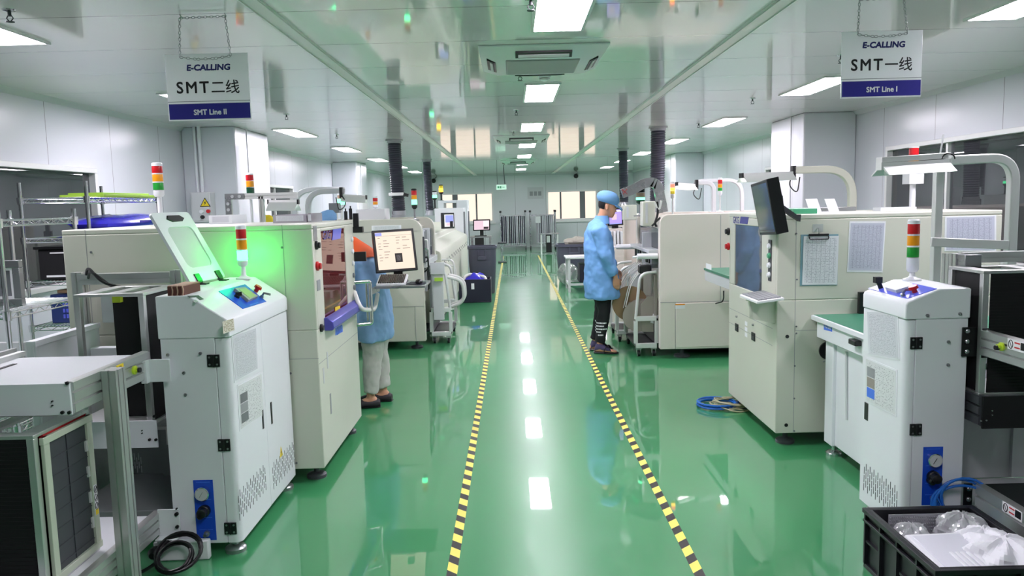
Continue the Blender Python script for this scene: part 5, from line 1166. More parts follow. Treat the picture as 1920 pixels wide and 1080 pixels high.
for (x0p, x1p, top, yy, lb, win) in ((815, 868, 391, 17.0, 'tall white cabinet at the end of the long oven on the left line', False), (821, 876, 376, 18.2, 'taller white frame cabinet with a window, behind the white cabinet on the left line', True)):
    a, b = PY(x0p, top, yy), PY(x1p, top, yy); t = thing('machine_cabinet', lb, 'cabinet', ((a.x+b.x)/2, yy+0.4, 0), 'white cabinets of the left line')
    mb = MB()
    if win:
        w0, w1 = PY(832, 381, yy), PY(856, 392, yy)
        mb.box(a.x, b.x, yy, yy+0.7, 0.05, w1.z); mb.box(a.x, w0.x, yy, yy+0.7, w1.z, a.z); mb.box(w1.x, b.x, yy, yy+0.7, w1.z, a.z); mb.box(w0.x, w1.x, yy, yy+0.7, w0.z, a.z)
    else: mb.box(a.x, b.x, yy, yy+0.9, 0.05, a.z)
    mb.build('body', 'white', t, bevel=0.01)
    mb = MB(); mb.box(b.x, b.x+0.02, yy+0.1, yy+0.4, 0.6, 1.5); mb.build('side_hatch', 'midgrey', t); mb = MB(); mb.box(a.x+0.05, b.x-0.05, yy+0.05, yy+0.6, 0, 0.05); mb.build('plinth', 'darkgrey', t)
loose_tower('signal tower glowing yellow above the white cabinets at the far end of the left line', 827, 18.4, (360, 357, 353, 348), ((G_, 'litamber'), (A_, 'litamber'), (R_, 'yellow')), PY(850, 376, 18.2).z, 'black', 0.05, 'black')
loose_tower('signal tower glowing pale green beside the yellow one at the left far end', 815, 17.3, (371, 366, 360), ((G_, 'litgreensoft'), (A_, 'white')), PY(840, 391, 17.0).z, 'black', 0.05, 'black')
# trash bin, blue box
def bin_(lb, x0, x1, y, zt, lid=False, bag=False):
    t = thing('waste_bin', lb, 'waste bin', ((x0+x1)/2, y, 0), 'grey waste bins'); cx, w = (x0+x1)/2, (x1-x0)/2
    def rr(f, z): return [Vector((cx+w*f*u, y+w*0.95*f*v, z)) for u, v in rrect(2, 2, 0.55, 5)]
    mb = MB(); mb.loft([rr(0.76, 0), rr(0.8, 0.02), rr(0.93, zt*0.68), rr(0.93, zt-0.05), rr(0.9, zt-0.05), rr(0.88, zt*0.66), rr(0.72, 0.03)]); mb.build('body', 'bin', t)
    mb = MB(); mb.loft([rr(0.93, zt-0.06), rr(1.0, zt-0.05), rr(1.0, zt), rr(0.9, zt), rr(0.9, zt-0.05)]); mb.build('rim', 'bin', t)
    mb = MB(); mb.box(cx-w*0.3, cx+w*0.3, y-w*0.95-0.02, y-w*0.8, zt*0.72, zt*0.8); mb.box(cx-w*0.3, cx-w*0.2, y-w*0.95-0.02, y-w*0.8, zt*0.8, zt-0.06); mb.box(cx+w*0.2, cx+w*0.3, y-w*0.95-0.02, y-w*0.8, zt*0.8, zt-0.06); mb.build('handle', 'bin', t, bevel=0.006)
    return t, rr
a, b = PY(876, 462, 14.3), PY(931, 462, 14.3); bin_('large grey waste bin behind the navy box on the left side of the aisle', a.x, b.x, 14.45, PY(900, 462, 14.2).z)
t = thing('parts_box', 'navy box with a blue bag and white hoses, on the floor before a waste bin', 'box', (-0.72, 13.3, 0)); bx0, bx1 = PY(861, 558, 13.0).x, PY(921, 558, 13.0).x; bz = PY(890, 524, 13.0).z
mb = MB(); mb.box(bx0, bx1, 13.0, 13.45, 0, 0.02); mb.box(bx0, bx1, 13.0, 13.02, 0.02, bz); mb.box(bx0, bx1, 13.43, 13.45, 0.02, bz); mb.box(bx0, bx0+0.02, 13.02, 13.43, 0.02, bz); mb.box(bx1-0.02, bx1, 13.02, 13.43, 0.02, bz); mb.build('box', 'navy', t, bevel=0.006)
p = PY(887, 537, 12.99); mb = MB(); mb.box(p.x-0.03, p.x+0.02, 12.993, 13.0, p.z-0.05, p.z+0.05); mb.build('tag', 'paper', t)
def blob(mb, c, r, seed, n=16, amp=0.25):
    rnd = random.Random(seed); ph = [rnd.uniform(0, 6.28) for _ in range(6)]; rings = []; c = Vector(c)
    for j in range(1, n//2+2):
        a = PI*j/(n//2+2); ring = []
        for i in range(n):
            b = 2*PI*i/n; k = 1+amp*(0.5*math.sin(3*b+ph[0]+2*a)+0.3*math.sin(5*b+ph[1]-3*a)+0.3*math.sin(4*a+ph[2]))
            ring.append(c+Vector((r[0]*k*math.sin(a)*math.cos(b), r[1]*k*math.sin(a)*math.sin(b), -r[2]*k*math.cos(a))))
        rings.append(ring)
    mb.loft(rings)
mb = MB(); blob(mb, ((bx0+bx1)/2, 13.22, bz-0.04), ((bx1-bx0)*0.38, 0.16, 0.12), 4); tag(mb.build('plastic_bag', 'bluebag'), 'dark blue plastic bag lying in the navy box on the left', 'bag')
for i, (x, dz) in enumerate(((bx0+0.06, 0.1), (bx1-0.1, 0.06))):
    mb = MB(); mb.tube(fillet([(x, 13.1, bz-0.1), (x+0.02, 13.12, bz+dz*0.4), (x+0.16*(1 if i == 0 else -1), 13.2, bz+dz*0.9), (x+0.2*(1 if i == 0 else -1), 13.25, bz-0.05)], 0.08, 6), 0.025, 10)
    tag(mb.build('white_hose', 'whitehose'), 'short white hose sticking out of the navy box, at its %s end' % ('left' if i == 0 else 'right'), 'hose', 'white hoses in the navy box')
# ================================================================== WIRE SHELVING (far left)
def wire_shelf(mb, x0, x1, y0, y1, z):
    for p, q in (((x0, y0), (x1, y0)), ((x1, y0), (x1, y1)), ((x1, y1), (x0, y1)), ((x0, y1), (x0, y0))):
        for dz in (0, -0.03): mb.tube([(p[0], p[1], z+dz), (q[0], q[1], z+dz)], 0.0045, 6)
        L_ = math.hypot(q[0]-p[0], q[1]-p[1]); n = int(L_/0.05)
        zig = [Vector((p[0]+(q[0]-p[0])*k/n, p[1]+(q[1]-p[1])*k/n, z-(0.03 if k % 2 else 0))) for k in range(n+1)]
        mb.tube(zig, 0.0028, 4)
    n = int((x1-x0)/0.028)
    for i in range(1, n): x = x0+(x1-x0)*i/n; mb.tube([(x, y0, z+0.004), (x, y1, z+0.004)], 0.0025, 4)
def rack(lb, x0, x1, y0, y1, top, levels):
    t = thing('wire_rack', lb, 'wire shelf rack', ((x0+x1)/2, (y0+y1)/2, 0), 'chrome wire racks')
    for x in (x0, x1):
        for y in (y0, y1): mb = MB(); mb.cyl((x, y, 0.0), (x, y, top), 0.014, n=12); mb.lathe((x, y, 0), [(0.022, 0), (0.022, 0.02), (0.014, 0.03)], 12); mb.build('post', 'chrome', t)
    for z in levels:
        mb = MB(); wire_shelf(mb, x0, x1, y0, y1, z)
        for x in (x0, x1):
            for y in (y0, y1): mb.lathe((x, y, z), [(0.022, -0.04), (0.024, 0.012)], 12)
        mb.build('wire_shelf', 'chrome', t)
    return t
bx0, bx1 = PY(40, 400, 6.0).x, PY(165, 400, 6.0).x; zB = [PY(100, v, 6.0).z for v in (372, 447, 528, 612)]; topB = PY(100, 341, 6.0).z
rack('tall chrome wire rack against the left window, holding black bins and a blue bag', bx0, bx1, 6.0, 7.2, topB, zB+[0.35])
ax1 = PX(143, 400, -2.85); rack('lower chrome wire rack at the left edge, in front of the tall rack', -3.27, -2.85, 4.3, 5.05, PY(143, 391, 5.05).z, [PY(80, 411, 5.05).z, PX(60, 578, -2.85).z, 0.45])
mb = MB(); mb.box(bx0+0.16, bx1+0.0, 6.25, 7.15, zB[0]+0.008, zB[0]+0.03); mb.box(bx0+0.2, bx1-0.03, 6.3, 7.1, zB[0]+0.03, zB[0]+0.045); tag(mb.build('lime_board', 'limeboard', bevel=0.003), 'flat lime green boards lying on the top shelf of the tall wire rack', 'board')
mb = MB(); blob(mb, ((bx0+bx1)/2+0.18, 6.7, zB[1]+0.09), (0.36, 0.62, 0.085), 11, 22, 0.12); tag(mb.build('blue_cloth', 'bluebag'), 'shiny blue plastic sheet folded on the second shelf of the tall wire rack', 'plastic sheet')
t = thing('storage_bin', 'black storage bin on the third shelf of the tall wire rack', 'bin', ((bx0+bx1)/2, 6.4, zB[2]+0.008), 'bins on the tall rack')
mb = MB(); mb.box(bx0+0.06, bx1-0.02, 6.06, 6.7, zB[2]+0.008, zB[2]+0.25); mb.build('body', 'blackmatte', t, bevel=0.01)
mb = MB(); mb.box(bx0+0.04, bx1, 6.04, 6.72, zB[2]+0.25, zB[2]+0.27); mb.build('rim', 'black', t)
mb = MB(); mb.box(bx0+0.12, bx1-0.03, 6.052, 6.06, zB[2]+0.03, zB[2]+0.045); mb.box(bx0+0.16, bx1-0.03, 6.052, 6.06, zB[2]+0.215, zB[2]+0.225); mb.build('label_strip', 'paper', t)
mb = MB(); mb.box(bx0+0.1, bx1-0.06, 6.1, 6.7, zB[3]+0.008, zB[3]+0.24); 
t = thing('storage_crate', 'blue slatted plastic crate on the fourth shelf of the tall wire rack', 'crate', ((bx0+bx1)/2, 6.4, zB[3]+0.008), 'bins on the tall rack'); mb.build('body', 'bluecrate', t, bevel=0.01)
mb = MB()
for j in range(4):
    for i in range(9): x = bx0+0.2+i*0.026; mb.box(x, x+0.016, 6.094, 6.1, zB[3]+0.05+j*0.045, zB[3]+0.08+j*0.045)
mb.build('slots', 'periwinkle', t)
mb = MB(); mb.box(bx0+0.14, bx1-0.08, 6.14, 6.66, zB[3]+0.248, zB[3]+0.27); tag(mb.build('cardboard_sheet', 'cardboard'), 'yellowish board lying on the blue crate of the tall wire rack', 'board')
# framed panel leaning on the low rack
t = thing('framed_panel', 'grey metal framed panel standing on the low wire rack at the left edge', 'framed panel', (-3.0, 4.55, PX(60, 578, -2.85).z))
a, b = PY(34, 488, 4.6), PY(34, 572, 4.6); zb0 = PX(60, 578, -2.85).z+0.006
mb = MB(); x1_ = a.x; x0_ = x1_-0.42; zt_ = a.z
for q in ((x0_, x1_, zb0, zb0+0.045), (x0_, x1_, zt_-0.045, zt_), (x0_, x0_+0.045, zb0+0.045, zt_-0.045), (x1_-0.045, x1_, zb0+0.045, zt_-0.045)): mb.box(q[0], q[1], 4.6, 4.64, q[2], q[3])
mb.build('outer_frame', 'steel', t, bevel=0.003); mb = MB()
for q in ((x0_+0.045, x1_-0.045, zb0+0.045, zb0+0.06), (x0_+0.045, x1_-0.045, zt_-0.06, zt_-0.045), (x1_-0.06, x1_-0.045, zb0+0.06, zt_-0.06)): mb.box(q[0], q[1], 4.605, 4.63, q[2], q[3])
mb.build('inner_border', 'paper', t); mb = MB(); mb.box(x0_+0.045, x1_-0.06, 4.615, 4.625, zb0+0.06, zt_-0.06); mb.build('mesh', 'midgrey', t)
mb = MB(); mb.box(-3.6, -2.75, 5.15, 5.2, 0.0, 0.8); 
t = thing('grille_panel', 'pale grey grille panel behind the low wire rack', 'grille', (-3.2, 5.2, 0)); mb.build('sheet', 'lightgrey', t)
mb = MB()
for i in range(20): x = -3.58+i*0.042; mb.box(x, x+0.012, 5.142, 5.15, 0.1, 0.34); mb.box(x, x+0.012, 5.142, 5.15, 0.42, 0.66)
mb.build('grille_slots', 'grey', t)
# machines in the annex rooms, seen through the glass
def annex_machine(lb, x0, x1, y0, y1, h, m):
    t = thing('annex_machine', lb, 'machine', ((x0+x1)/2, (y0+y1)/2, 0), 'machines in the next rooms')
    mb = MB(); mb.box(x0, x1, y0, y1, 0, h*0.62); mb.build('cabinet', m, t, bevel=0.02)
    mb = MB(); xm_ = (x0+x1)/2; w = (x1-x0)/2-0.04; pts = []
    mb.prism([(xm_-w, h*0.62), (xm_+w, h*0.62), (xm_+w, h*0.85), (xm_+w*0.7, h), (xm_-w*0.7, h), (xm_-w, h*0.85)], 'y', y0+0.05, y1-0.05); mb.build('cover', 'midgrey', t, bevel=0.05, seg=3)
    return t
annex_machine('dim grey machine behind the left window, nearer one', -6.6, -5.6, 3.5, 5.0, 1.5, 'midgrey')
annex_machine('dim grey machine behind the left window, farther one', -6.8, -5.6, 5.6, 7.4, 1.62, 'midgrey')
annex_machine('rounded grey machine behind the right window, nearer one', 6.2, 7.4, 5.2, 7.4, 1.65, 'lightgrey')
annex_machine('rounded grey machine behind the right window, farther one', 6.0, 7.2, 7.9, 10.4, 1.6, 'lightgrey')
for i, (x, y, lb) in enumerate(((-6.2, 5.0, 'dim ceiling light in the room behind the left window, nearer one'), (-6.2, 7.0, 'dim ceiling light in the room behind the left window, farther one'), (6.2, 6.2, 'dim ceiling light in the room behind the right window, nearer one'), (6.2, 9.4, 'dim ceiling light in the room behind the right window, farther one'))):
    t = thing('annex_ceiling_light', lb, 'ceiling light', (x, y, CEIL), 'ceiling lights of the next rooms')
    mb = MB(); mb.box(x-0.15, x+0.15, y-0.6, y+0.6, CEIL-0.015, CEIL); mb.build('frame', 'aluwhite', t); mb = MB(); mb.box(x-0.13, x+0.13, y-0.58, y+0.58, CEIL-0.02, CEIL-0.0151); mb.build('diffuser', 'farlamp', t)
# ================================================================== RIGHT PRINTER
XA, Y0, Y1 = 1.71, 5.0, 6.12
XB = PY(1880, 398, Y0).x; ZT = PY(1447, 404, Y0).z; ZTR = ZT
wy0, wy1 = PX(1428, 480, XA).y, PX(1377, 480, XA).y; wz0, wz1 = PX(1376, 534, XA).z, PX(1377, 421, XA).z
RP = thing('solder_paste_printer', 'cream screen printer with black monitor and hung papers, right of the aisle', 'printing machine', ((XA+XB)/2, (Y0+Y1)/2, 0), 'cream screen printers')
printer_shell(RP, XA, Y0, Y1, XB, ZT, 0.9, 0.09, wy0, wy1, wz0, wz1, 'cream')
mb = MB(); xv = PY(1492, 500, Y0).x; zh = PY(1520, 619, Y0).z
mb.box(xv-0.0015, xv+0.0015, Y0-0.0008, Y0, 0.1, ZT-0.03); mb.box(xv, XB, Y0-0.0008, Y0, zh-0.0015, zh+0.0015)
def edge(px, py): p = PX(px, py, XA); return (p.y, p.z)
for z_ in (PX(1371, 579, XA).z, PX(1371, 606, XA).z): mb.box(XA-0.0008, XA, Y0+0.08, Y1, z_-0.0015, z_+0.0015)
mb.build('panel_seam', 'grey', RP)
mb = MB()
for px, py in ((1493, 438), (1494, 524), (1493, 612), (1493, 625), (1490, 686), (1489, 747), (1489, 808)):
    p = PY(px, py, Y0); mb.cyl((p.x, Y0, p.z), (p.x, Y0-0.004, p.z), 0.006, n=8)
mb.build('cover_screws', 'midgrey', RP)
for px, py in ((1476, 631), (1474, 797)):
    p = PY(px, py, Y0); mb = MB(); mb.cyl((p.x, Y0+0.001, p.z), (p.x, Y0-0.003, p.z), 0.012, n=16); mb.build('hole_plug', 'black', RP)
p = PY(1552, 657, Y0); mb = MB(); mb.cyl((p.x, Y0, p.z), (p.x, Y0-0.012, p.z), 0.06, n=20); fg = mb.build('fan_guard', 'black', RP)
for dz in (-0.075, 0.075): mb = MB(); mb.tube([(p.x-0.03, Y0, p.z+dz), (p.x-0.02, Y0-0.012, p.z+dz*0.9), (p.x+0.02, Y0-0.012, p.z+dz*0.9)], 0.004, 6); mb.build('guard_clip', 'steel', fg)
mb = MB(); mb.box(XA+0.25, XA+1.0, Y0+0.05, Y1-0.05, wz0+0.002, wz0+0.3); mb.box(XA+0.3, XA+0.34, Y0+0.05, wy1-0.1, wz0, wz1); mb.build('inner_partition', 'grey', RP)
mb = MB(); mb.box(XA+0.2, XA+0.25, wy0-0.05, wy0+0.3, wz0+0.03, wz0+0.28); mb.build('blue_inner_cover', 'bluecrate', RP)
mb = MB(); mb.box(XA+0.1, XA+0.8, wy0-0.1, wy1, wz0+0.3, wz0+0.36); mb.box(XA+0.12, XA+0.25, wy0+0.05, wy0+0.25, wz0+0.02, wz0+0.2); mb.build('print_head', 'steel', RP, bevel=0.004)
mb = MB(); mb.box(XA+0.006, XA+0.012, wy0, wy1, wz0, wz1); mb.build('door_window', 'glassgrey', RP)
mb = MB(); w0, w1 = PX(1426, 560, XA).y, PX(1397, 425, XA).y
mb.box(XA+0.03, XA+0.04, wy0+0.02, w1, wz0-0.0, PX(1400, 455, XA).z); mb.build('inner_shade', 'midgrey', RP)
p = PX(1374.5, 412, XA-0.001); q = PX(1384, 412.5, XA); 
txt('logo_lettering', 'GKG', 0.05, (XA-0.0005, (PX(1374.5, 412, XA).y+PX(1386, 412, XA).y)/2, p.z), -VY, VZ, 'inkblue', RP, 0.03, PX(1374.5, 412, XA).y-PX(1385.5, 412, XA).y)
a, b = PX(1387, 416, XA), PX(1404, 410, XA); mb = MB(); mb.prism([(a.y, a.z-0.012), (b.y+0.03, a.z-0.012), (b.y, b.z+0.012), (a.y-0.03, b.z+0.012)], 'x', XA-0.0015, XA); mb.build('logo_badge', 'inkblue', RP)
for px, py, m_, r in ((1367, 434, 'black', 0.03), (1367, 462, 'red', 0.03)):
    p = PX(px, py, XA); mb = MB(); mb.lathe((XA, p.y, p.z), [(r, 0), (r, -0.012), (r*0.7, -0.016), (r*0.65, -0.03)], 18, 0, 'x'); mb.build('push_button', m_, RP)
a, b = PX(1441, 526, XA), PX(1447.5, 450, XA); mb = MB(); mb.box(XA-0.004, XA, b.y, a.y, a.z, b.z); bp_ = mb.build('button_plate', 'darkgrey', RP)
for k in range(4):
    z = b.z-(b.z-a.z)*(k+0.65)/4.3; mb = MB(); mb.lathe((XA-0.004, (a.y+b.y)/2, z), [(0.02, 0), (0.02, -0.006), (0.016, -0.01), (0.014, -0.016)], 16, 0, 'x'); mb.build('indicator_button', 'white' if k != 1 else 'greenmat', bp_)
# keyboard bracket
kz = PX(1400, 552, XA-0.12).z; ky0 = PX(1452, 556, XA-0.1).y; ky1 = ky0+0.4
mb = MB(); yb0 = PX(1455, 570, XA).y+0.01; yb1 = PX(1398, 575, XA-0.14).y
mb.prism([(XA-0.001, kz-0.012), (XA-0.17, kz-0.012), (XA-0.17, kz-0.13), (XA-0.001, kz-0.17)], 'y', yb0, yb0+0.006); mb.prism([(XA-0.16, kz-0.012), (XA-0.166, kz-0.012), (XA-0.15, kz-0.14), (XA-0.144, kz-0.14)], 'y', yb0, ky1-0.08); mb.box(XA-0.2, XA-0.001, yb0-0.02, ky1, kz-0.012, kz-0.003); mb.build('keyboard_bracket', 'cream', RP, bevel=0.002)
keyboard('white keyboard with dark keys on the bracket of the right cream printer', XA-0.2, XA-0.03, ky0+0.02, ky1-0.01, kz-0.003, 'paper', 'grey', 0, -0.12, 5, 14)
a, b = PX(1443, 603, XA), PX(1451, 579, XA); mb = MB(); mb.box(XA-0.006, XA, b.y, a.y, a.z, b.z); s_ = mb.build('socket_plate', 'lightgrey', RP)
mb = MB(); mb.obox((XA-0.02, (a.y+b.y)/2, (a.z+b.z)/2+0.01), (0.03, 0.04, 0.06)); mb.tube([(XA-0.03, (a.y+b.y)/2, (a.z+b.z)/2), (XA-0.07, a.y+0.02, (a.z+b.z)/2)], 0.008, 8); mb.build('plug', 'black', s_)
for px, py in ((1382, 614), (1413, 631)):
    p = PX(px, py, XA); mb = MB(); mb.box(XA-0.006, XA, p.y-0.04, p.y+0.04, p.z-0.03, p.z+0.03); l_ = mb.build('latch', 'black', RP, bevel=0.004); mb = MB(); mb.box(XA-0.008, XA-0.006, p.y-0.028, p.y+0.028, p.z-0.02, p.z+0.002); mb.build('latch_pull', 'darkgrey', l_)
    mb = MB(); mb.cyl((XA, p.y, p.z+0.085), (XA-0.012, p.y, p.z+0.085), 0.008, n=10); mb.build('key_lock', 'steel', RP)
p = PX(1399, 619, XA); mb = MB()
for k in range(3): mb.box(XA-0.001, XA, p.y-0.03, p.y+0.03, p.z-0.05+k*0.042, p.z-0.02+k*0.042)
mb.build('latch_label', 'paper', RP)
for x in (XA+0.1, XB-0.1):
    for y in (Y0+0.1, Y1-0.12): foot(RP, x, y, 0.1, 0.062, 'darkgrey')
# tower at the back
p = PY(1713, 300, 5.5); zz = [PY(1712, v, 5.5).z for v in (310, 283)]
mb = MB(); mb.box(p.x-0.05, p.x+0.05, 5.45, 5.55, zz[0]-0.13, zz[0]-0.06); mb.cyl((p.x, 5.5, ZT), (p.x, 5.5, zz[0]-0.12), 0.02, n=12); mb.box(p.x-0.25, p.x-0.0, 5.44, 5.56, ZT, ZT+0.025); mb.cyl((p.x, 5.5, zz[0]-0.06), (p.x, 5.5, zz[0]), 0.028, n=14); tw = mb.build('signal_tower', 'white', RP)
for k, (nm, m_) in enumerate((('green_lens', 'greenlens'), ('amber_lens', 'amber'), ('red_lens', 'red'))):
    z = zz[0]-0.03+k*0.05; mb = MB(); mb.cyl((p.x, 5.5, z+0.002), (p.x, 5.5, z+0.048), 0.032, n=18); mb.build(nm, m_, tw)
mb = MB(); mb.cyl((p.x, 5.5, z+0.05), (p.x, 5.5, z+0.058), 0.033, n=18); mb.build('tower_cap', 'white', tw)
# papers on the near face
yy = Y0-0.003
def onf(px, py): p = PY(px, py, yy); return Vector((p.x, yy, p.z))
cb = thing('clipboard', 'teal clipboard holding a printed form, hung on the right cream printer', 'clipboard', onf(1535, 537)[:])
mb = MB(); mb.sheet(onf(1500, 536), onf(1570, 535), onf(1572, 439), onf(1502, 440), 0.003); mb.build('board', mat('tealboard', (120, 158, 170), 0.4), cb)
yy = Y0-0.005
mb = MB(); mb.sheet(onf(1504, 534), onf(1569.5, 533.5), onf(1573, 442), onf(1507, 443), 0.001); mb.build('form_sheet', 'papertable', cb)
mb = MB(); a, b = onf(1517, 447), onf(1553, 440); mb.tube(fillet([(a.x, yy-0.006, a.z+0.012), (a.x, yy-0.01, a.z-0.006), (b.x, yy-0.01, a.z-0.006), (b.x, yy-0.006, a.z+0.012)], 0.012), 0.004, 8); mb.box(a.x-0.002, b.x+0.002, yy-0.006, yy+0.002, a.z+0.014, a.z+0.028); mb.build('clip', 'black', cb)
a, b = onf(1524, 435), onf(1544, 420); mb = MB(); mb.box(a.x, b.x, Y0-0.001, Y0, a.z, b.z); mb.build('hook_plate', 'board', RP)
mb = MB(); c = (a+b)/2; mb.tube(fillet([(c.x, Y0, c.z), (c.x, Y0-0.018, c.z), (c.x, Y0-0.018, a.z-0.01), (c.x+0.004, Y0-0.008, a.z-0.016)], 0.008), 0.002, 6); mb.build('wire_hook', 'steel', RP)
yy = Y0-0.002
doc('document_sleeve', 'greyish printed table in a white bordered sleeve, right of the clipboard on the printer', onf(1588, 510), onf(1655, 511), onf(1661, 415), onf(1593, 415), 'paperlog')
doc('document_sleeve', 'wide greyish printed table in a white frame at the right end of the cream printer', onf(1771, 471), onf(1868, 471), onf(1868, 403), onf(1772, 406), 'paperlog')
# black monitor on a swing mount
a, b, c_ = PX(1424, 441, 1.62), PX(1461, 437, 1.62), PX(1440, 343, 1.52)
q0 = PX(1425, 441, 1.64); q1 = PX(1456, 440, 1.60); q3 = PX(1407, 346, 1.57); q = [q0, q1, q1+q3-q0, q3]
mo, S, n_ = monitor('desktop_monitor', 'black switched-off monitor mounted at the corner of the right cream printer', q, 0.075, 'smokelens', 0.018)
mb = MB(); c = S(0.5, 0.09); u_ = (q1-q0).normalized(); v_ = (q3-q0).normalized()
mb.bar([S(0.1, 0.09), S(0.9, 0.09)], 0.003, 0.002); mb.build('bezel_line', 'darkgrey', mo)
mb = MB(); bc = (q[0]+q[1]+q[2]+q[3])/4-n_*0.075; mb.bar([bc, bc-n_*0.02+Vector((0.02, 0, 0))], 0.1, 0.12); mb.bar([bc-n_*0.02, Vector((XA+0.09, bc.y, bc.z-0.08)), Vector((XA+0.09, bc.y, ZT+0.004))], 0.03, 0.05, up=(0, 1, 0)); mb.build('swing_mount', 'darkgrey', mo)
# things on top of the right printer
p, q = PY(1480, 397, 5.3), PY(1524, 397, 5.3); mb = MB(); mb.box(p.x, q.x, 5.22, 5.55, ZT, ZT+0.035); t = tag(mb.build('green_box', 'greenmat', bevel=0.003), 'flat green box lying on the right cream printer, beside the black monitor', 'box')
p, q = PY(1466, 397, 5.35), PY(1482, 397, 5.35)
for px0, px1, lb, dy in ((1513, 1541, 'white angled card stand on the right cream printer, nearer the black monitor', 0.0), (1549, 1574, 'white angled card stand on the right cream printer, beside the bent lamp post', 0.02)):
    yv = 5.6+dy; a, b = PY(px0+6, 396, yv), PY(px1, 396, yv); tz = PY(px0, 373, yv).z; dx = PY(px0, 373, yv).x-a.x
    t = thing('card_stand', lb, 'card stand', ((a.x+b.x)/2, yv, ZT), 'white card stands')
    mb = MB(); mb.hexa([(a.x, yv, ZT), (b.x, yv, ZT), (b.x, yv+0.005, ZT), (a.x, yv+0.005, ZT), (a.x+dx, yv+0.03, tz), (b.x+dx, yv+0.03, tz), (b.x+dx, yv+0.035, tz), (a.x+dx, yv+0.035, tz)]); mb.build('card', 'paper', t)
    mb = MB(); mb.box(a.x, b.x, yv+0.005, yv+0.12, ZT, ZT+0.005); mb.build('base', 'paper', t)
p, q = PY(1510, 396, 5.9), PY(1600, 396, 5.9); mb = MB(); mb.box(p.x, q.x, 5.85, 6.0, ZT, ZT+0.03); tag(mb.build('metal_rail', 'steel', bevel=0.003), 'steel rail lying at the back edge of the right cream printer top', 'rail')
# ---- bench between printer and mounting machine, lamps
t = thing('inspection_conveyor', 'pale green topped conveyor between the right cream printer and the placement machine', 'conveyor', (2.2, 7.0, 0))
cx0 = PX(1335, 520, 1.75) ; zc1 = PY(1345, 512, 6.9).z; xw = PY(1334, 520, 7.2).x
mb = MB(); mb.box(xw, 3.0, 6.25, 7.45, zc1-0.12, zc1-0.02); mb.build('body', 'lightgrey', t, bevel=0.004)
mb = MB(); mb.box(xw-0.01, 3.0, 6.25, 7.45, zc1-0.02, zc1); mb.build('green_top', 'greentop', t)
mb = MB(); mb.box(xw-0.002, xw, 7.2, 7.4, zc1-0.02, zc1+0.05); mb.build('warning_label', 'paper', t)
for x in (2.1, 2.9):
    for y in (6.35, 7.35): mb = MB(); mb.box(x-0.025, x+0.025, y-0.025, y+0.025, 0, zc1-0.12); mb.build('leg', 'aluwhite', t)
mb = MB(); mb.tube(fillet([PY(1357, 545, 6.6), PY(1357, 560, 6.6), PY(1354, 566, 6.6), PY(1342, 569, 6.8)], 0.05), 0.006, 6); mb.build('cable', 'cable', t)
ya = 6.55; p, q = PY(1597, 395, ya), PY(1487, 319, ya); l0, l1 = PY(1391, 330, ya-0.25), PY(1484, 326, ya-0.05)
la = arch_lamp('cream bent tube work lamp with strip light above the right printer black monitor', (p.x, ya), q.z, 0.24, None, ((l0.x, ya-0.25, l0.z), (l1.x, ya-0.05, l1.z)), 'cream', x_end=q.x, hood_w=0.13, w=0.06, zb=zc1)
# ================================================================== RIGHT MOUNTING MACHINE
ym = 7.95; XM = PY(1238, 600, ym).x; ZM = PY(1300, 401, ym).z
RM = mounter('warm white placement machine with a rounded corner behind the right printer', XM, 3.1, ym, 9.5, 0.1, ZM, 0.09, -1, 'warm', 0)
ya = 8.7; p, q = PY(1338, 395, ya), PY(1306, 343, ya); l0 = PY(1266, 346, ya)
la = arch_lamp('grey bent tube work lamp with strip light above the right placement machine', (p.x, ya), q.z, 0.16, None, ((l0.x, ya-0.1, l0.z), (q.x-0.02, ya, q.z-0.03)), 'lightgrey', x_end=q.x, zb=ZM, w=0.045)
p2, q2 = PY(1391, 392, ya+0.2), PY(1318, 339, ya+0.2)
mb = MB(); mb.bar(fillet([(p2.x, ya+0.2, ZM+0.001), (p2.x, ya+0.2, q2.z), (q2.x-0.05, ya+0.2, q2.z), (q.x, ya+0.05, q.z)], 0.2, 8), 0.04, 0.04, up=(0, 1, 0)); mb.build('second_tube', 'lightgrey', la, bevel=0.005)
loose_tower('signal tower with unlit red, amber and green lenses behind the right printer monitor', 1350, 8.4, (358, 352, 345, 337), ((G_, 'greenlens'), (A_, 'amber'), (R_, 'red')), ZM, 'white', 0.024, 'aluwhite')
zc = PY(1300, 566, ym).z; xs_ = PY(1266, 600, ym).x; xs2 = PY(1351, 500, ym).x
mb = MB(); mb.box(XM, 3.1, ym-0.003, ym, zc-0.002, zc+0.002); mb.box(xs_-0.002, xs_+0.002, ym-0.003, ym, 0.1, zc); mb.box(xs2-0.002, xs2+0.002, ym-0.003, ym, zc, ZM-0.02); mb.build('panel_seam', 'grey', RM)
mb = MB(); mb.box(xs_+0.005, 3.05, ym-0.012, ym-0.003, 0.12, zc-0.01); mb.build('lower_cover', 'warm', RM, bevel=0.004)
a = PY(1273, 574, ym); mb = MB(); mb.box(a.x-0.04, a.x+0.06, ym-0.014, ym-0.012, a.z-0.025, a.z+0.025); mb.build('warning_label', 'paper', RM)
mb = MB(); mb.box(a.x-0.04, a.x+0.06, ym-0.0145, ym-0.014, a.z+0.012, a.z+0.025); mb.build('warning_bar', 'amber', RM)
for x in (XM+0.25, 2.9):
    for y in (ym+0.12, 9.35): foot(RM, x, y, 0.1, 0.085, 'darkgrey')
mb = MB(); mb.box(XM+0.3, 3.0, ym+0.3, 9.2, 0.03, 0.1); mb.build('plinth', 'darkgrey', RM)
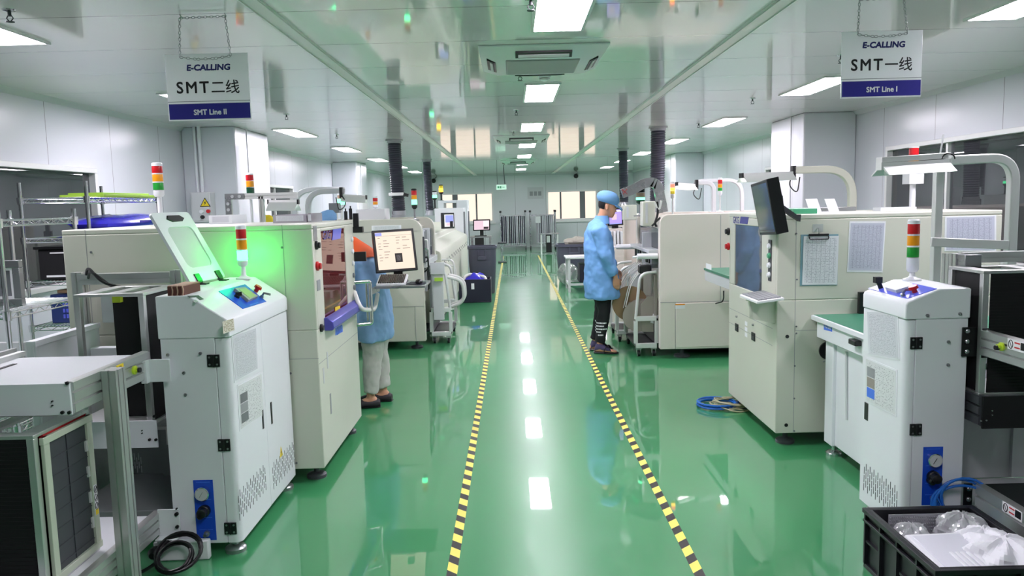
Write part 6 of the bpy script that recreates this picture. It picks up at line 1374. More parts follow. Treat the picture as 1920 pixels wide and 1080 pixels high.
# aisle side: glazed bays, rails, cream posts
mb = MB(); mb.box(XM+0.02, XM+0.13, ym+0.12, 9.38, PY(1215, 468, ym+0.2).z, PY(1215, 428, ym+0.2).z); mb.build('glazed_hood', 'smokelens', RM, bevel=0.01)
z1_, z2_ = PY(1215, 474, ym+0.2).z, PY(1215, 468, ym+0.2).z
mb = MB(); mb.box(XM-0.1, XM+0.14, ym+0.1, 9.4, z1_, z2_); mb.box(XM-0.08, XM+0.14, ym+0.6, ym+0.64, 0.9, ZM-0.2); mb.build('feeder_rail', 'lightgrey', RM, bevel=0.003)
for i in range(8):
    y = ym+0.16+i*0.15; mb = MB(); mb.box(XM-0.06, XM+0.12, y, y+0.07, 0.98, z1_-0.005); mb.build('feeder', 'black' if i % 3 else 'midgrey', RM)
for px, py0, py1, yv in ((1218, 377, 424, ym+0.2), (1183, 384, 413, 9.15)):
    a, b = PY(px-13, py1, yv), PY(px+11, py0, yv); mb = MB(); mb.box(a.x, b.x, yv, yv+0.16, a.z, b.z); o = mb.build('cover_post', 'cream', RM, bevel=0.008)
    mb = MB(); mb.box(a.x+0.03, a.x+0.055, yv-0.004, yv, a.z+0.03, b.z-0.02); mb.build('post_strip', 'lightgrey', o)
hz = [PY(px, py, ym+0.35) for px, py in ((1166, 363), (1186, 356), (1206, 344), (1222, 341), (1233, 347), (1238, 372), (1243, 398))]
mb = MB(); mb.bar([v for v in fillet(hz, 0.08, 4)], 0.1, 0.07, up=(0, 1, 0)); cvr = mb.build('raised_cover_arm', 'steel', RM, bevel=0.01)
hz2 = [PY(px, py, ym+0.95) for px, py in ((1172, 361), (1190, 355), (1208, 346), (1222, 343), (1232, 350), (1236, 372), (1240, 398))]
mb = MB(); mb.loft([[a, a+Vector((0, 0, -0.01)), b+Vector((0, 0, -0.01)), b] for a, b in zip(hz, hz2)]); mb.build('cover_sheet', 'glassclear', cvr)
p = PY(1170, 359, ym+0.29); mb = MB()
for a, b in (((1166, 355), (1176, 364)), ((1176, 354), (1168, 364))): mb.bar([PY(*a, ym+0.29), PY(*b, ym+0.29)], 0.012, 0.004)
mb.build('warning_cross', 'red', cvr)
for (pts, r, m_) in (([(1232, 378), (1234, 400), (1228, 418), (1231, 425)], 0.012, 'cable'), ([(1228, 380), (1236, 396), (1240, 376)], 0.012, 'whitehose'), ([(1222, 424), (1230, 416), (1238, 408)], 0.01, 'cable')):
    mb = MB(); mb.tube(fillet([PY(x, y, ym+0.05) for x, y in pts], 0.06), r, 8); mb.build('hose', m_, RM)
for px, py in ((1215, 481), (1175, 463)):
    yv = ym+0.1 if px > 1200 else 9.3; a, b = PY(px-20, py, yv), PY(px+18, py, yv); mb = MB(); mb.cyl((a.x, yv, a.z), (b.x, yv, a.z), 0.03, n=12); mb.cyl((a.x-0.05, yv, a.z-0.01), (a.x, yv, a.z), 0.012, n=8); mb.build('roll_handle', 'paper', RM)
loose_tower('signal tower lit green above the raised cover of the right placement machine', 1201, 8.9, (375, 370, 361, 352), ((G_, 'litgreensoft'), (A_, 'tan'), (R_, 'black')), ZM-0.03, 'darkgreenlens', 0.05, 'steel')
loose_tower('signal tower glowing yellow on top of the right placement machine, nearer the aisle', 1261, 8.4, (364, 358, 352, 345), ((G_, 'yellow'), (A_, 'litamber'), (R_, 'litred')), ZM-0.03, 'aluwhite', 0.024, 'aluwhite')
RTR = trolley('white feeder trolley with film reels docked at the right placement machine', PY(1190, 665, 8.2).x, XM-0.01, 8.12, 8.85, -1, 'clothgrey')
t2 = trolley('white feeder trolley behind the reel trolley at the right placement machine', PY(1190, 665, 8.2).x-0.08, XM-0.04, 9.0, 9.6, -1, 'grey')
def reel(c, r, w, m, tilt=0.0, lb=None):
    t = thing('component_reel', lb, 'reel', c, 'reels on the right trolley', True); t.rotation_euler = (0, tilt, 0)
    mb = MB(); pr = [(0.02, 0), (r, 0), (r, 0.003), (0.02, 0.003)]
    for y in (0, w): mb.loft([[Vector((rr*math.cos(2*PI*i/28), y+h, rr*math.sin(2*PI*i/28)+r)) for i in range(28)] for rr, h in pr], 0, False, True)
    mb.build('flange', m, t); mb = MB(); mb.lathe((0, 0, r), [(r*0.62, 0.003), (r*0.62, w)], 24, 0, 'y'); mb.build('tape_roll', 'feeder', t)
rc_ = PY(1172, 575, 8.35); r0 = PY(1184, 590, 8.2)
reel((r0.x-0.0, 8.3, PY(1170, 602, 8.3).z), 0.19, 0.02, 'cardboard', 0.0, 'brown reel hanging on the right feeder trolley, nearest the standing worker')
for i in range(4): reel((r0.x+0.08+i*0.035, 8.22+i*0.06, PY(1190, 620, 8.3).z+0.01*i), 0.17, 0.016, 'clothgrey', 0.0, 'grey reel %s of the row on the right feeder trolley' % ('nearest', 'second', 'third', 'farthest')[i] if False else ('grey film reel on the right feeder trolley, %s from the brown reel' % ('first', 'second', 'third', 'fourth')[i]))
mb = MB()
for k in range(9):
    a = Vector((XM-0.05-0.01*k, 8.25+0.06*k, 0.96)); b = Vector((XM-0.32-0.015*k, 8.22+0.05*k, 0.52-0.02*(k % 3))); mb.tube(fillet([a, (a+b)/2+Vector((-0.06, 0, 0.08)), b], 0.2, 5), 0.006, 5)
tag(mb.build('component_tape', 'whitehose'), 'white component tapes running down from the feeders to the reels on the right', 'tape', None, 'stuff')
a = [PY(x, y, 8.17) for x, y in ((1201, 572), (1214, 556), (1232, 556), (1236, 570), (1236, 612), (1226, 622), (1204, 622))]
mb = MB(); mb.loft([a, [v+Vector((0, 0.012, 0)) for v in a]]); o = mb.build('reel_shield', 'clothgrey', RTR)
p = PY(1227, 598, 8.165); mb = MB(); mb.obox(p, (0.06, 0.004, 0.1), ry=0.3); mb.build('paper_slip', 'paper', o)
mb = MB(); p, q = PY(1200, 498, 8.15), PY(1222, 513, 8.15); mb.box(p.x, q.x, 8.15, 8.3, q.z, p.z); mb.build('feed_motor', 'black', RM, bevel=0.01)
# far right machine with its violet screen
t = thing('mounting_machine', 'second pale placement machine on the right, behind the worker at the violet screen', 'placement machine', (2.2, 11.3, 0), 'grey placement machines')
xf2 = PY(1172, 450, 10.2).x; mb = MB(); mb.box(xf2, 3.1, 10.3, 12.4, 0.1, 1.45); mb.build('body', 'warm', t, bevel=0.04, seg=4)
mb = MB(); mb.box(xf2-0.08, xf2, 10.4, 12.3, 0.95, 1.0); mb.box(xf2-0.02, xf2, 10.45, 12.2, 1.02, 1.3); mb.build('feeder_bay', 'midgrey', t)
mb = MB(); mb.box(xf2+0.2, 3.0, 10.4, 12.3, 0.0, 0.1); mb.build('plinth', 'darkgrey', t)
q = [PY(1140, 424, 10.1), PY(1169, 422, 10.1), PY(1168, 389, 10.1), PY(1139, 391, 10.1)]; q[2] = q[1]+q[3]-q[0]
mo, S, n_ = monitor('desktop_monitor', 'lit monitor with a violet screen in front of the standing worker', q, 0.05, 'screenviolet', 0.02, None, [(0.03, 0.97, 0.84, 0.95, 'screenwhite'), (0.2, 0.6, 0.3, 0.7, 'screenpink'), (0.0, 1, 0.0, 0.06, 'screenblue')])
t = thing('side_console', 'pale side console with paper rolls under the violet screen on the right', 'console', (PY(1160, 470, 10.1).x, 10.2, 0)); a, b = PY(1141, 461, 10.0), PY(1170, 431, 10.0)
mb = MB(); mb.box(a.x, b.x-0.0, 10.02, 10.28, 0.0, a.z); mb.box(a.x, b.x, 10.15, 10.28, a.z, b.z+0.02); mb.build('cabinet', 'warm', t, bevel=0.01)
for k in range(4): mb = MB(); x = a.x+0.03+k*0.045; mb.box(x, x+0.03, 10.06, 10.15, a.z, b.z-0.01-0.01*(k % 2)); mb.build('paper_roll', 'paper', t, bevel=0.006)
mb = MB(); mb.box(q[0].x+0.06, q[1].x-0.06, 10.16, 10.2, b.z, q[0].z+0.05); mb.build('stand', 'black', mo)
# cables on the floor by the printer
c = PZ(1338, 762, 0); mb = MB(); coil(mb, (c.x+0.03, c.y, 0), 0.15, 4, 0.008, seed=2); tag(mb.build('air_hose', 'bluecable'), 'coiled blue air hose on the green floor beside the right cream printer', 'hose')
mb = MB(); c = PZ(1375, 765, 0); rnd = random.Random(5)
for k in range(9):
    o_ = Vector((rnd.uniform(-0.03, 0.03), rnd.uniform(-0.04, 0.04), 0)); pts = [c+o_+Vector((0.15*math.cos(a+rnd.uniform(-.1, .1)), 0.11*math.sin(a), 0.012+0.006*k+0.012*math.sin(2*a+k))) for a in [2*PI*i/22 for i in range(22)]]; mb.tube(pts, 0.0055, 6, 0, True)
tag(mb.build('cable_bundle', 'beigecable'), 'bundle of beige cables on the floor under the corner of the right cream printer', 'cable')

# ================================================================== FRONT RIGHT BENCH
XT = 1.93; zt = 0.885
BN = thing('inspection_bench', 'white inspection bench with green top between the right printer and right loader', 'bench', (2.4, 4.45, 0))
by0, by1 = 4.02, min(4.99, PZ(1538, 588, zt).y)
mb = MB(); mb.box(XT, 2.95, by0, by1, zt-0.035, zt-0.003); mb.build('table_top', 'white', BN, bevel=0.004)
mb = MB(); mb.box(XT+0.015, 2.94, by0+0.01, by1-0.01, zt-0.003, zt); mb.build('green_mat', 'greentop', BN)
za = PX(1545, 617, XT+0.02).z; mb = MB(); mb.box(XT+0.02, 2.93, by0+0.02, by1-0.05, za-0.07, zt-0.035); ap = mb.build('apron', 'white', BN, bevel=0.003)
yl = PX(1562, 700, XT+0.05); mb = MB(); mb.box(XT+0.05, XT+0.13, by1-0.24, by1-0.12, 0.075, za-0.07); mb.box(XT+0.07, XT+0.1, by0+0.05, by1-0.24, 0.08, za-0.07); lg = mb.build('side_panel', 'white', BN, bevel=0.004)
mb = MB(); mb.tube([(XT+0.065, by1-0.42, 0.3), (XT+0.06, by1-0.4, za-0.1)], 0.008, 6); mb.build('conduit', 'lightgrey', BN)
mb = MB(); mb.box(2.8, 2.88, by0+0.05, by1-0.15, 0.075, za-0.07); mb.build('side_panel', 'white', BN, bevel=0.004)
for x in (XT+0.09, 2.84):
    for y in (by1-0.18, by0+0.1): foot(BN, x, y, 0.08, 0.05, 'chrome')
a, b, c_, d = (PX(*q, XT+0.019) for q in ((1544.5, 618), (1560, 622), (1560, 606), (1544.5, 600.5)))
mb = MB(); mb.sheet(a, b, c_, d, 0.001); s_ = mb.build('model_label', 'bluelight', BN)
txt('label_print', 'MC-350', 0.03, (a+b+c_+d)/4-Vector((0.0005, 0, 0)), -VY, VZ, 'paper', s_, 0.01, (a-b).length*0.75)
p = PX(1603, 639, XT+0.02); mb = MB(); mb.box(XT-0.02, XT+0.02, p.y-0.09, p.y+0.0, p.z-0.016, p.z+0.016); mb.build('drawer_pull', 'black', BN, bevel=0.006)
mb = MB(); mb.box(XT+0.3, 2.7, by1-0.03, by1+0.0, zt, zt+0.14); mb.build('black_slot_cover', 'black', BN)
p = PZ(1600, 582, zt); mb = MB(); blob(mb, (p.x+0.08, p.y, zt+0.02), (0.13, 0.06, 0.018), 3, 14, 0.2); tag(mb.build('plastic_film', 'plasticbag'), 'crumpled clear plastic film on the green top of the front right bench', 'plastic film')
# big arch lamp over the bench
yA = 4.3; a, b = PY(1757, 400, yA), PY(1897, 400, yA); zl = PY(1800, 297, yA).z; c = PY(1775, 298, yA)
AL = thing('work_lamp', 'large white arch lamp standing on the front right bench', 'work lamp', ((a.x+b.x)/2, yA, zt), 'work lamps')
mb = MB(); mb.bar(fillet([(b.x, yA, zt), (b.x, yA, zl), (c.x-0.0, yA-0.02, zl-0.01)], 0.14, 10), 0.05, 0.05, up=(0, 1, 0)); mb.build('bent_tube', 'aluwhite', AL, bevel=0.006)
mb = MB(); mb.box(a.x-0.022, a.x+0.022, yA-0.02, yA+0.02, zt, zl-0.03); mb.build('post', 'aluwhite', AL, bevel=0.004)
k0, k1 = PY(1748, 454, yA-0.05), PY(1893, 464, yA-0.05); mb = MB(); mb.bar([(k0.x, yA-0.035, k0.z), (k1.x, yA-0.035, k1.z+0.012)], 0.018, 0.05, up=(0, 0, 1)); mb.build('cross_brace', 'aluwhite', AL, bevel=0.003)
l0, l1 = PY(1651, 313, yA-0.2), PY(1776, 302, yA-0.12); lamp_fixture(AL, (l0.x, yA-0.2, l0.z), (l1.x, yA-0.12, l1.z-0.01), 0.15, 'aluwhite', 'aluwhite', 'aluwhite', 0.045)
mb = MB(); mb.bar([(l0.x-0.0, yA-0.18, l0.z+0.035), (l1.x, yA-0.1, l1.z+0.03)], 0.05, 0.03, up=(0, 0, 1)); mb.build('mount_rail', 'aluwhite', AL, bevel=0.003)
mb = MB(); mb.tube([l1+Vector((0.0+0.035*math.cos(t_), -0.01, 0.01+0.03*math.sin(t_))) for t_ in [i*2*PI/14 for i in range(12)]], 0.004, 6); mb.build('lamp_cord', 'cable', AL)
mb = MB(); mb.tube([l1+Vector((-0.04, 0, 0.03)), l1+Vector((-0.03, 0.0, 0.1)), l1+Vector((-0.015, 0.02, 0.14))], 0.005, 6); mb.build('feed_cable', 'paper', AL)

# ================================================================== RIGHT LOADER
yn = 3.52; xf = 1.80; zs = PY(1760, 598, yn).z; yf = PX(1617, 700, xf).y; xr = PY(1812, 700, yn).x
RL = thing('board_loader', 'white board loader cabinet with blue top panel and unlit signal lamp, on the right', 'loader machine', ((xf+xr)/2, (yn+yf)/2, 0), 'white board loaders')
seam = PY(1714, 700, yn).x; rc = 0.035
mb = MB(); mb.box(seam+0.002, xr, yn, yf, 0.05, zs); mb.box(xf+0.004, seam+0.002, yn+0.02, yf, 0.05, zs); mb.build('body', 'white', RL, bevel=0.004)
poly = [(seam-0.002, yn-0.001)] + [(xf+rc-rc*math.sin(a), yn-0.001+rc-rc*math.cos(a)) for a in [k*PI/2/6 for k in range(7)]] + [(xf, yf), (xf+0.02, yf), (xf+0.02, yn+0.03), (seam-0.002, yn+0.03)]
mb = MB(); mb.prism(poly, 'z', 0.052, zs-0.004); dA = mb.build('door', 'white', RL)
zf = PY(1702, 566, yn).z; rd = PY(1761, 541, yn); ztop = rd.z; xr_ = rd.x
prof = [(xr+0.006, zs), (xf-0.006, zs), (xf-0.006, zf-0.015), (xf+0.0, zf), (xr_-0.01, ztop-0.004), (xr_+0.004, ztop), (xr+0.002, ztop), (xr+0.006, ztop-0.006)]
mb = MB(); mb.prism(prof, 'y', yn-0.006, yf+0.004); mb.build('hood', 'white', RL, bevel=0.012, seg=3)
sp = Vector((xf, yn, zf)); sn = Vector((-(ztop-0.004-zf), 0, (xr_-0.01)-xf)).normalized()
cp = panel(RL, 'control_panel', [(1628, 541.5), (1701, 560.5), (1757, 542), (1679, 525)], 'periwinkle', 0, 0.003)
c = on(1652, 541, 0.003); mb = MB(); mb.cyl(c, c+sn*0.03, 0.012, n=12); mb.obox(c+sn*0.045, (0.035, 0.03, 0.03)); mb.build('selector_switch', 'black', cp)
c = on(1716, 549, 0.003); mb = MB(); mb.cyl(c, c+sn*0.018, 0.012, n=14); mb.cyl(c+sn*0.018, c+sn*0.032, 0.022, 0.02, n=18); mb.build('emergency_stop', 'red', cp)
c = on(1694, 556, 0.003); mb = MB(); mb.cyl(c, c+sn*0.012, 0.01, n=10); mb.bar([c+sn*0.012, c+sn*0.03+Vector((0.02, 0, 0)), c+sn*0.015+Vector((0.05, 0.02, 0.01))], 0.006, 0.01); mb.build('key_switch', 'steel', cp)
q = [on(1662, 545, 0.02), on(1682, 551, 0.02), on(1715, 541, 0.02), on(1692, 535, 0.02)]; mb = MB(); mb.sheet(*q, 0.002)
t = thing('paper_card', 'white paper card lying on the blue top panel of the right white loader', 'card', q[0][:]); mb.build('sheet', 'paper', t)
mb = MB(); mb.sheet(*[v-sn*0.0025 for v in q], 0.014); mb.build('pad', 'lightgrey', t)
for px, z0 in ((1717, 643), (1716, 805)): p = PY(px, z0, yn); hinge(RL, p.x, yn-0.001, p.z, 0.055)
for px, py, q_ in ((1778, 641, 0), (1777, 684, 0), (1737, 591, 1), (1798, 588, 1)):
    p = PY(px, py, yn); y_ = yn-0.006 if q_ else yn; mb = MB(); mb.cyl((p.x, y_, p.z), (p.x, y_-0.006, p.z), 0.008, n=6); mb.cyl((p.x, y_-0.005, p.z), (p.x, y_-0.014, p.z), 0.004, n=8); mb.build('bolt', 'steel', RL)
p0, p1 = PY(1731, 838, yn), PY(1764, 946, yn); gauge_panel(RL, p0.x, p1.x, yn-0.0005, p1.z, p0.z)
a, b = PX(1625, 755, xf), PX(1625, 788, xf); mb = MB(); mb.box(xf-0.003, xf+0.001, a.y-0.02, a.y+0.02, b.z, a.z); mb.build('handle', 'black', dA, bevel=0.004)
a, b = PX(1620, 905, xf), PX(1686, 935, xf); su = (b.y-a.y)/17
vent(dA, lambda u, v: Vector((xf, a.y+u, (a.z+b.z)/2-0.05+v)), 17, 3, su, 0.044, 0.019, 0.0022, -VX, 'darkgrey')
for x in (xf+0.06, xr-0.05):
    for y in (yn+0.06, yf-0.06): foot(RL, x, y, 0.055, 0.045)
zz = [PY(1711, v, 3.88).z for v in (519, 505, 483, 462, 440, 418)]; sx = PY(1711, 500, 3.88).x; r_ = 10.8/1450*3.88
signal_tower(RL, sx, 3.88, ztop, r_, [('green_lens', 'greenlens'), ('amber_lens', 'amber'), ('red_lens', 'red')], (zz[5]-zz[2])/3, zz[2]-zz[1], max(0.01, zz[1]-ztop-0.045))
X_ = xf-0.002
doc('document_sleeve', 'upper form in a white framed sleeve on the door of the right loader', PX(1627, 666, X_), PX(1687, 676, X_), PX(1683, 583, X_), PX(1624, 582, X_), 'papertext')
doc('document_sleeve', 'lower instruction sheet with a photo column on the right loader door', PX(1621, 752, X_), PX(1681, 782, X_), PX(1682, 694, X_), PX(1622, 669, X_), 'papersop', photo=(0.05, 0.32, 0.1, 0.85, ('bluelight', 'clothgrey', 'grey')))

# ================================================================== RIGHT MAGAZINE CONVEYOR
t = thing('magazine_conveyor', 'aluminium and black magazine conveyor at the right edge, beside the right loader', 'conveyor', (2.5, 3.2, 0)); XRR = 2.125
ye = PX(1843, 640, XRR).y; z1 = PX(1843, 618, XRR).z; z0 = PX(1843, 667, XRR).z
grooved_rail(XRR, 2.3, ye, z0, z1, -1).build('side_rail', 'alu', t); grooved_rail(2.7, 2.3, ye, z0, z1, 1).build('side_rail', 'alu', t)
mb = MB(); mb.box(XRR+0.025, 2.68, 2.3, ye-0.3, z1-0.05, z1-0.03); mb.build('belt_deck', 'black', t)
a, b = PY(1803, 619, yn-0.004), PY(1843, 676, yn-0.004); mb = MB(); mb.box(a.x, XRR+0.01, yn-0.012, yn-0.004, z0-0.012, z1+0.006); mb.box(XRR-0.006, XRR+0.03, ye, yn-0.012, z0-0.012, z1+0.006) if ye < yn-0.012 else None; br = mb.build('joint_bracket', 'black', t, bevel=0.003)
for k in range(3): z = z0+(z1-z0)*(0.1+0.4*k); mb = MB(); mb.lathe((a.x+0.022, yn-0.012, z), [(0.011, 0), (0.011, -0.006), (0.006, -0.01)], 12, 0, 'y'); mb.build('bolt', 'steel', br)
p = PX(1879, 650, XRR-0.014); mb = MB(); mb.lathe((XRR-0.014, p.y, p.z), [(0.019, 0), (0.019, -0.008), (0.012, -0.01), (0.012, -0.022)], 18, 0, 'x'); kb = mb.build('push_button', 'lime', t); mb = MB(); mb.cyl((XRR-0.03, p.y, p.z-0.004), (XRR-0.045, p.y, p.z-0.004), 0.011, n=12); mb.build('button_cap', 'black', kb)
def rail_label(px, py, zc_=None):
    p = PX(px, py, XRR-0.0145); mb = MB(); mb.box(XRR-0.0155, XRR-0.014, p.y-0.1, p.y+0.03, p.z-0.022, p.z+0.022); s_ = mb.build('warning_label', 'paper', t)
    mb = MB(); mb.tube([Vector((XRR-0.016, p.y+0.008+0.014*math.cos(2*PI*k/16), p.z+0.018*math.sin(2*PI*k/16))) for k in range(16)], 0.0018, 5, 0, True); mb.bar([(XRR-0.016, p.y+0.016, p.z+0.012), (XRR-0.016, p.y, p.z-0.012)], 0.003, 0.001); mb.build('prohibit_ring', 'inkblack', s_)
    mb = MB(); mb.box(XRR-0.016, XRR-0.0155, p.y-0.052, p.y-0.016, p.z+0.008, p.z+0.014); mb.box(XRR-0.016, XRR-0.0155, p.y-0.052, p.y-0.016, p.z-0.012, p.z-0.006); mb.build('red_bar', 'red', s_)
    mb = MB(); mb.box(XRR-0.016, XRR-0.0155, p.y-0.094, p.y-0.056, p.z-0.014, p.z+0.018); mb.build('black_field', 'inkblack', s_)
rail_label(1898, 646)
# lower conveyor
ye2 = PX(1834, 930, XRR).y; z1l = PX(1834, 905, XRR).z; z0l = PX(1834, 975, XRR).z
grooved_rail(XRR, 2.3, ye2+0.0, z0l, z1l, -1).build('lower_rail', 'alu', t); grooved_rail(2.7, 2.3, ye2, z0l, z1l, 1).build('lower_rail', 'alu', t)
mb = MB(); mb.box(XRR+0.025, 2.68, 2.3, ye2, z1l-0.02, z1l-0.005); mb.build('lower_deck', 'black', t)
a, b = PY(1806, 906, yn-0.004), PY(1838, 960, yn-0.004); mb = MB(); mb.box(a.x, XRR+0.005, yn-0.012, yn-0.004, b.z, a.z); br = mb.build('lower_bracket', 'black', t, bevel=0.003)
for k in range(2): mb = MB(); mb.lathe((a.x+0.022, yn-0.012, a.z-0.025-0.05*k), [(0.011, 0), (0.011, -0.006), (0.006, -0.01)], 12, 0, 'y'); mb.build('bolt', 'steel', br)
rail_label(1888, 953)
for y in (2.5,): mb = MB(); mb.extr((2.74, y, 0.0), (2.74, y, z1), 0.06, 0.08, up=(0, 1, 0)); mb.build('post', 'alu', t)
mb = MB(); mb.extr((2.74, ye-0.05, 0.0), (2.74, ye-0.05, z1), 0.06, 0.06, up=(0, 1, 0)); mb.build('post', 'alu', t)
for x in (XRR+0.0,):
    for y in (2.42,): mb = MB(); mb.box(x-0.012, x+0.012, y-0.02, y+0.02, 0.0, z0l); mb.build('short_leg', 'black', t)
# lift frame
LF = thing('lift_tower', 'aluminium lift frame with black platform, behind the right magazine conveyor', 'lift frame', (2.5, 3.7, 0))
for px, yv in ((1783, 4.0), (1797, 3.8)):
    p = PY(px, 480, yv); mb = MB(); mb.extr((max(p.x, xr+0.04), yv, 0.0), (max(p.x, xr+0.04), yv, PY(px, 475, yv).z), 0.06, 0.06, up=(0, 1, 0)); mb.build('lift_post', 'alu', LF)
yb_ = 3.8; a = PY(1790, 480, yb_); zbm = PY(1850, 474, yb_).z; mb = MB(); mb.extr((max(a.x, xr+0.04)+0.03, yb_, zbm-0.02), (2.78, yb_, zbm-0.02), 0.06, 0.05, up=(0, 0, 1)); mb.build('top_beam', 'alu', LF)
mb = MB(); mb.extr((2.78, yb_, 0), (2.78, yb_, zbm), 0.06, 0.06, up=(0, 1, 0)); mb.build('lift_post', 'alu', LF)
mb = MB(); c = PY(1812, 500, 3.74); mb.box(c.x-0.03, c.x+0.05, 3.7, 3.77, c.z-0.06, c.z+0.06); mb.build('lift_bracket', 'steel', LF, bevel=0.003)
zp1, zp0 = PY(1840, 742, 3.46).z, PY(1840, 802, 3.46).z; xp0 = PY(1838, 760, 3.46).x
mb = MB(); mb.box(max(xp0, xr+0.02), 2.72, 3.44, 3.45, zp0, zp1); pf = mb.build('platform_front', 'blackmatte', LF, bevel=0.002)
for px, py, r in ((1839, 789, 0.004), (1849, 788, 0.004), (1860, 770, 0.003), (1860, 778, 0.003)):
    p = PY(px, py, 3.44); mb = MB(); mb.cyl((p.x, 3.44, p.z), (p.x, 3.436, p.z), r, n=8); mb.build('bolt', 'steel', pf)
grooved_rail(max(xp0, xr+0.02), 3.45, 4.0, zp0+0.01, zp1, -1).build('platform_side', 'darkgrey', LF)
mb = MB(); mb.box(max(xp0, xr+0.02)+0.01, 2.72, 3.45, 4.0, zp1-0.02, zp1-0.004); mb.build('platform_deck', 'midgrey', LF)
mb = MB(); mb.box(xr+0.03, 2.85, 3.92, 3.98, 0.16, zp0-0.02); mb.box(xr+0.03, 2.85, 3.6, 3.92, 0.03, 0.16); bc = mb.build('base_cabinet', 'lightgrey', LF, bevel=0.004)
p = PY(1893, 860, 3.92); mb = MB(); mb.box(p.x, p.x+0.012, 3.9, 3.92, 0.17, zp0-0.03); mb.build('cabinet_mullion', 'lightgrey', bc)
p = PY(1846, 505, 3.47); zt_, zb_ = PY(1850, 508, 3.47).z, zp1-0.004
magazine('board_magazine', 'black board magazine in the right lift frame, at the right edge of the photo', max(PY(1833, 600, 3.47).x, xr+0.03), 2.62, 3.47, 3.75, zb_, zt_, 'black board magazines')
mb = MB(); p = PY(1857, 560, 3.475); mb.box(p.x, 2.6, 3.474, 3.48, zb_+0.014, zt_-0.014); n_ = 38
for i in range(n_): z = zb_+0.03+(zt_-zb_-0.06)*i/(n_-1); mb.box(p.x, 2.6, 3.471, 3.474, z-0.0016, z+0.0016)
mgs = [o for o in D.objects if o.name.startswith('board_magazine') and o.parent is None]; mb.build('front_shutter', 'blackmatte', mgs[-1])
p = PZ(1885, 722, zp1); 
# blue air hose loop on the loader
c = PY(1797, 935, yn-0.03); mb = MB(); pts = []
for i in range(60):
    a_ = 2*PI*i/26+2.4; k = 0.095+0.014*math.sin(i*0.35); pts.append(Vector((c.x+k*1.15*math.cos(a_), yn-0.045-0.004*(i/26)-0.02*math.cos(a_), c.z-0.01+k*math.sin(a_))))
mb.tube([(PY(1749, 925, yn).x, yn-0.03, PY(1749, 925, yn).z), (PY(1757, 945, yn).x, yn-0.06, PY(1757, 948, yn).z)]+pts, 0.0065, 7)
mb.tube([v+Vector((0.012, -0.012, 0.01)) for v in pts[:34]], 0.0065, 7)
tag(mb.build('air_hose', 'bluecable'), 'coiled dark blue air hose hanging at the gauge panel of the right loader', 'hose')

# ================================================================== BLACK CRATE WITH PACKAGING
zr = 0.27; FL, FR, NL = PZ(1632, 951, zr), PZ(1831, 951, zr), PZ(1735, 1071, zr)
x0, x1, y1_, y0_ = (FL.x+NL.x)/2, FR.x, FL.y, NL.y
CR_ = thing('plastic_crate', 'black plastic crate full of bubble wrap and foam in the bottom right corner', 'crate', ((x0+x1)/2, (y0_+y1_)/2, 0))
t_ = 0.012; i0 = 0.02
mb = MB(); mb.box(x0+i0, x1-i0, y0_+i0, y1_-i0, 0, 0.012)
for q in ((x0+i0, x0+i0+t_, y0_+i0, y1_-i0), (x1-i0-t_, x1-i0, y0_+i0, y1_-i0), (x0+i0+t_, x1-i0-t_, y0_+i0, y0_+i0+t_), (x0+i0+t_, x1-i0-t_, y1_-i0-t_, y1_-i0)): mb.box(*q, 0.012, zr)
mb.build('walls', 'cratebody', CR_, bevel=0.003)
mb = MB()
for z, h, g in ((zr-0.02, 0.02, 0.0), (zr-0.06, 0.012, 0.003), (0.0, 0.02, 0.008)):
    for q in ((x0+g, x0+i0, y0_+g, y1_-g), (x1-i0, x1-g, y0_+g, y1_-g), (x0+i0, x1-i0, y0_+g, y0_+i0), (x0+i0, x1-i0, y1_-i0, y1_-g)): mb.box(*q, z, z+h)
mb.build('rim', 'cratebody', CR_, bevel=0.002)
L_ = y1_-y0_; ribs = []
for f in (0.02, 0.24, 0.5, 0.74, 0.97): y = y0_+L_*f; ribs += [(x0+0.004, x0+i0, y-0.006, y+0.006, 0.02, zr-0.02), (x1-i0, x1-0.004, y-0.006, y+0.006, 0.02, zr-0.02)]
for f in (0.04, 0.33, 0.66, 0.96): x = x0+(x1-x0)*f; ribs.append((x-0.006, x+0.006, y0_+0.004, y0_+i0, 0.02, zr-0.02))
for f in (0.24, 0.74): ribs.append((x0+0.008, x0+i0, y0_+L_*f, y0_+L_*(f+0.22), 0.12, 0.13))
for q in ribs: mb = MB(); mb.box(*q); mb.build('side_rib', 'cratebody', CR_)
def crumple(name, lb, cat, c, r, seed, m, amp=0.3, n=60, group=None):
    """crumpled bag: a puffed lump with sharp folds"""
    rnd = random.Random(seed); dirs = [Vector((rnd.gauss(0, 1), rnd.gauss(0, 1), rnd.gauss(0, 1))).normalized() for _ in range(60)]; mb = MB(); rings = []; c = Vector(c)
    for j in range(1, n//2):
        a = PI*j/(n//2); ring = []
        for i in range(n):
            b = 2*PI*i/n; d = Vector((math.sin(a)*math.cos(b), math.sin(a)*math.sin(b), math.cos(a)))
            k = min(1.0/max(0.55, d.dot(e)) for e in dirs if d.dot(e) > 0.2) if any(d.dot(e) > 0.2 for e in dirs) else 1.0
            k = 0.72+amp*(k-1)+rnd.uniform(-0.02, 0.02)+0.08*math.sin(7*b+3*a+seed)
            ring.append(c+Vector((d.x*r[0]*k, d.y*r[1]*k, d.z*r[2]*k)))
        rings.append(ring)
    mb.loft(rings); o = mb.build(name, m, sharp=14); return tag(o, lb, cat, group)
glass('bubble', (235, 236, 240), 0.16, 0.6, 0.2); glass('bubblegrey', (190, 190, 200), 0.12, 0.6, 0.25)
mb = MB(); bw0, bw1 = x0+0.09, x0+0.34; nx, nz = 26, 13
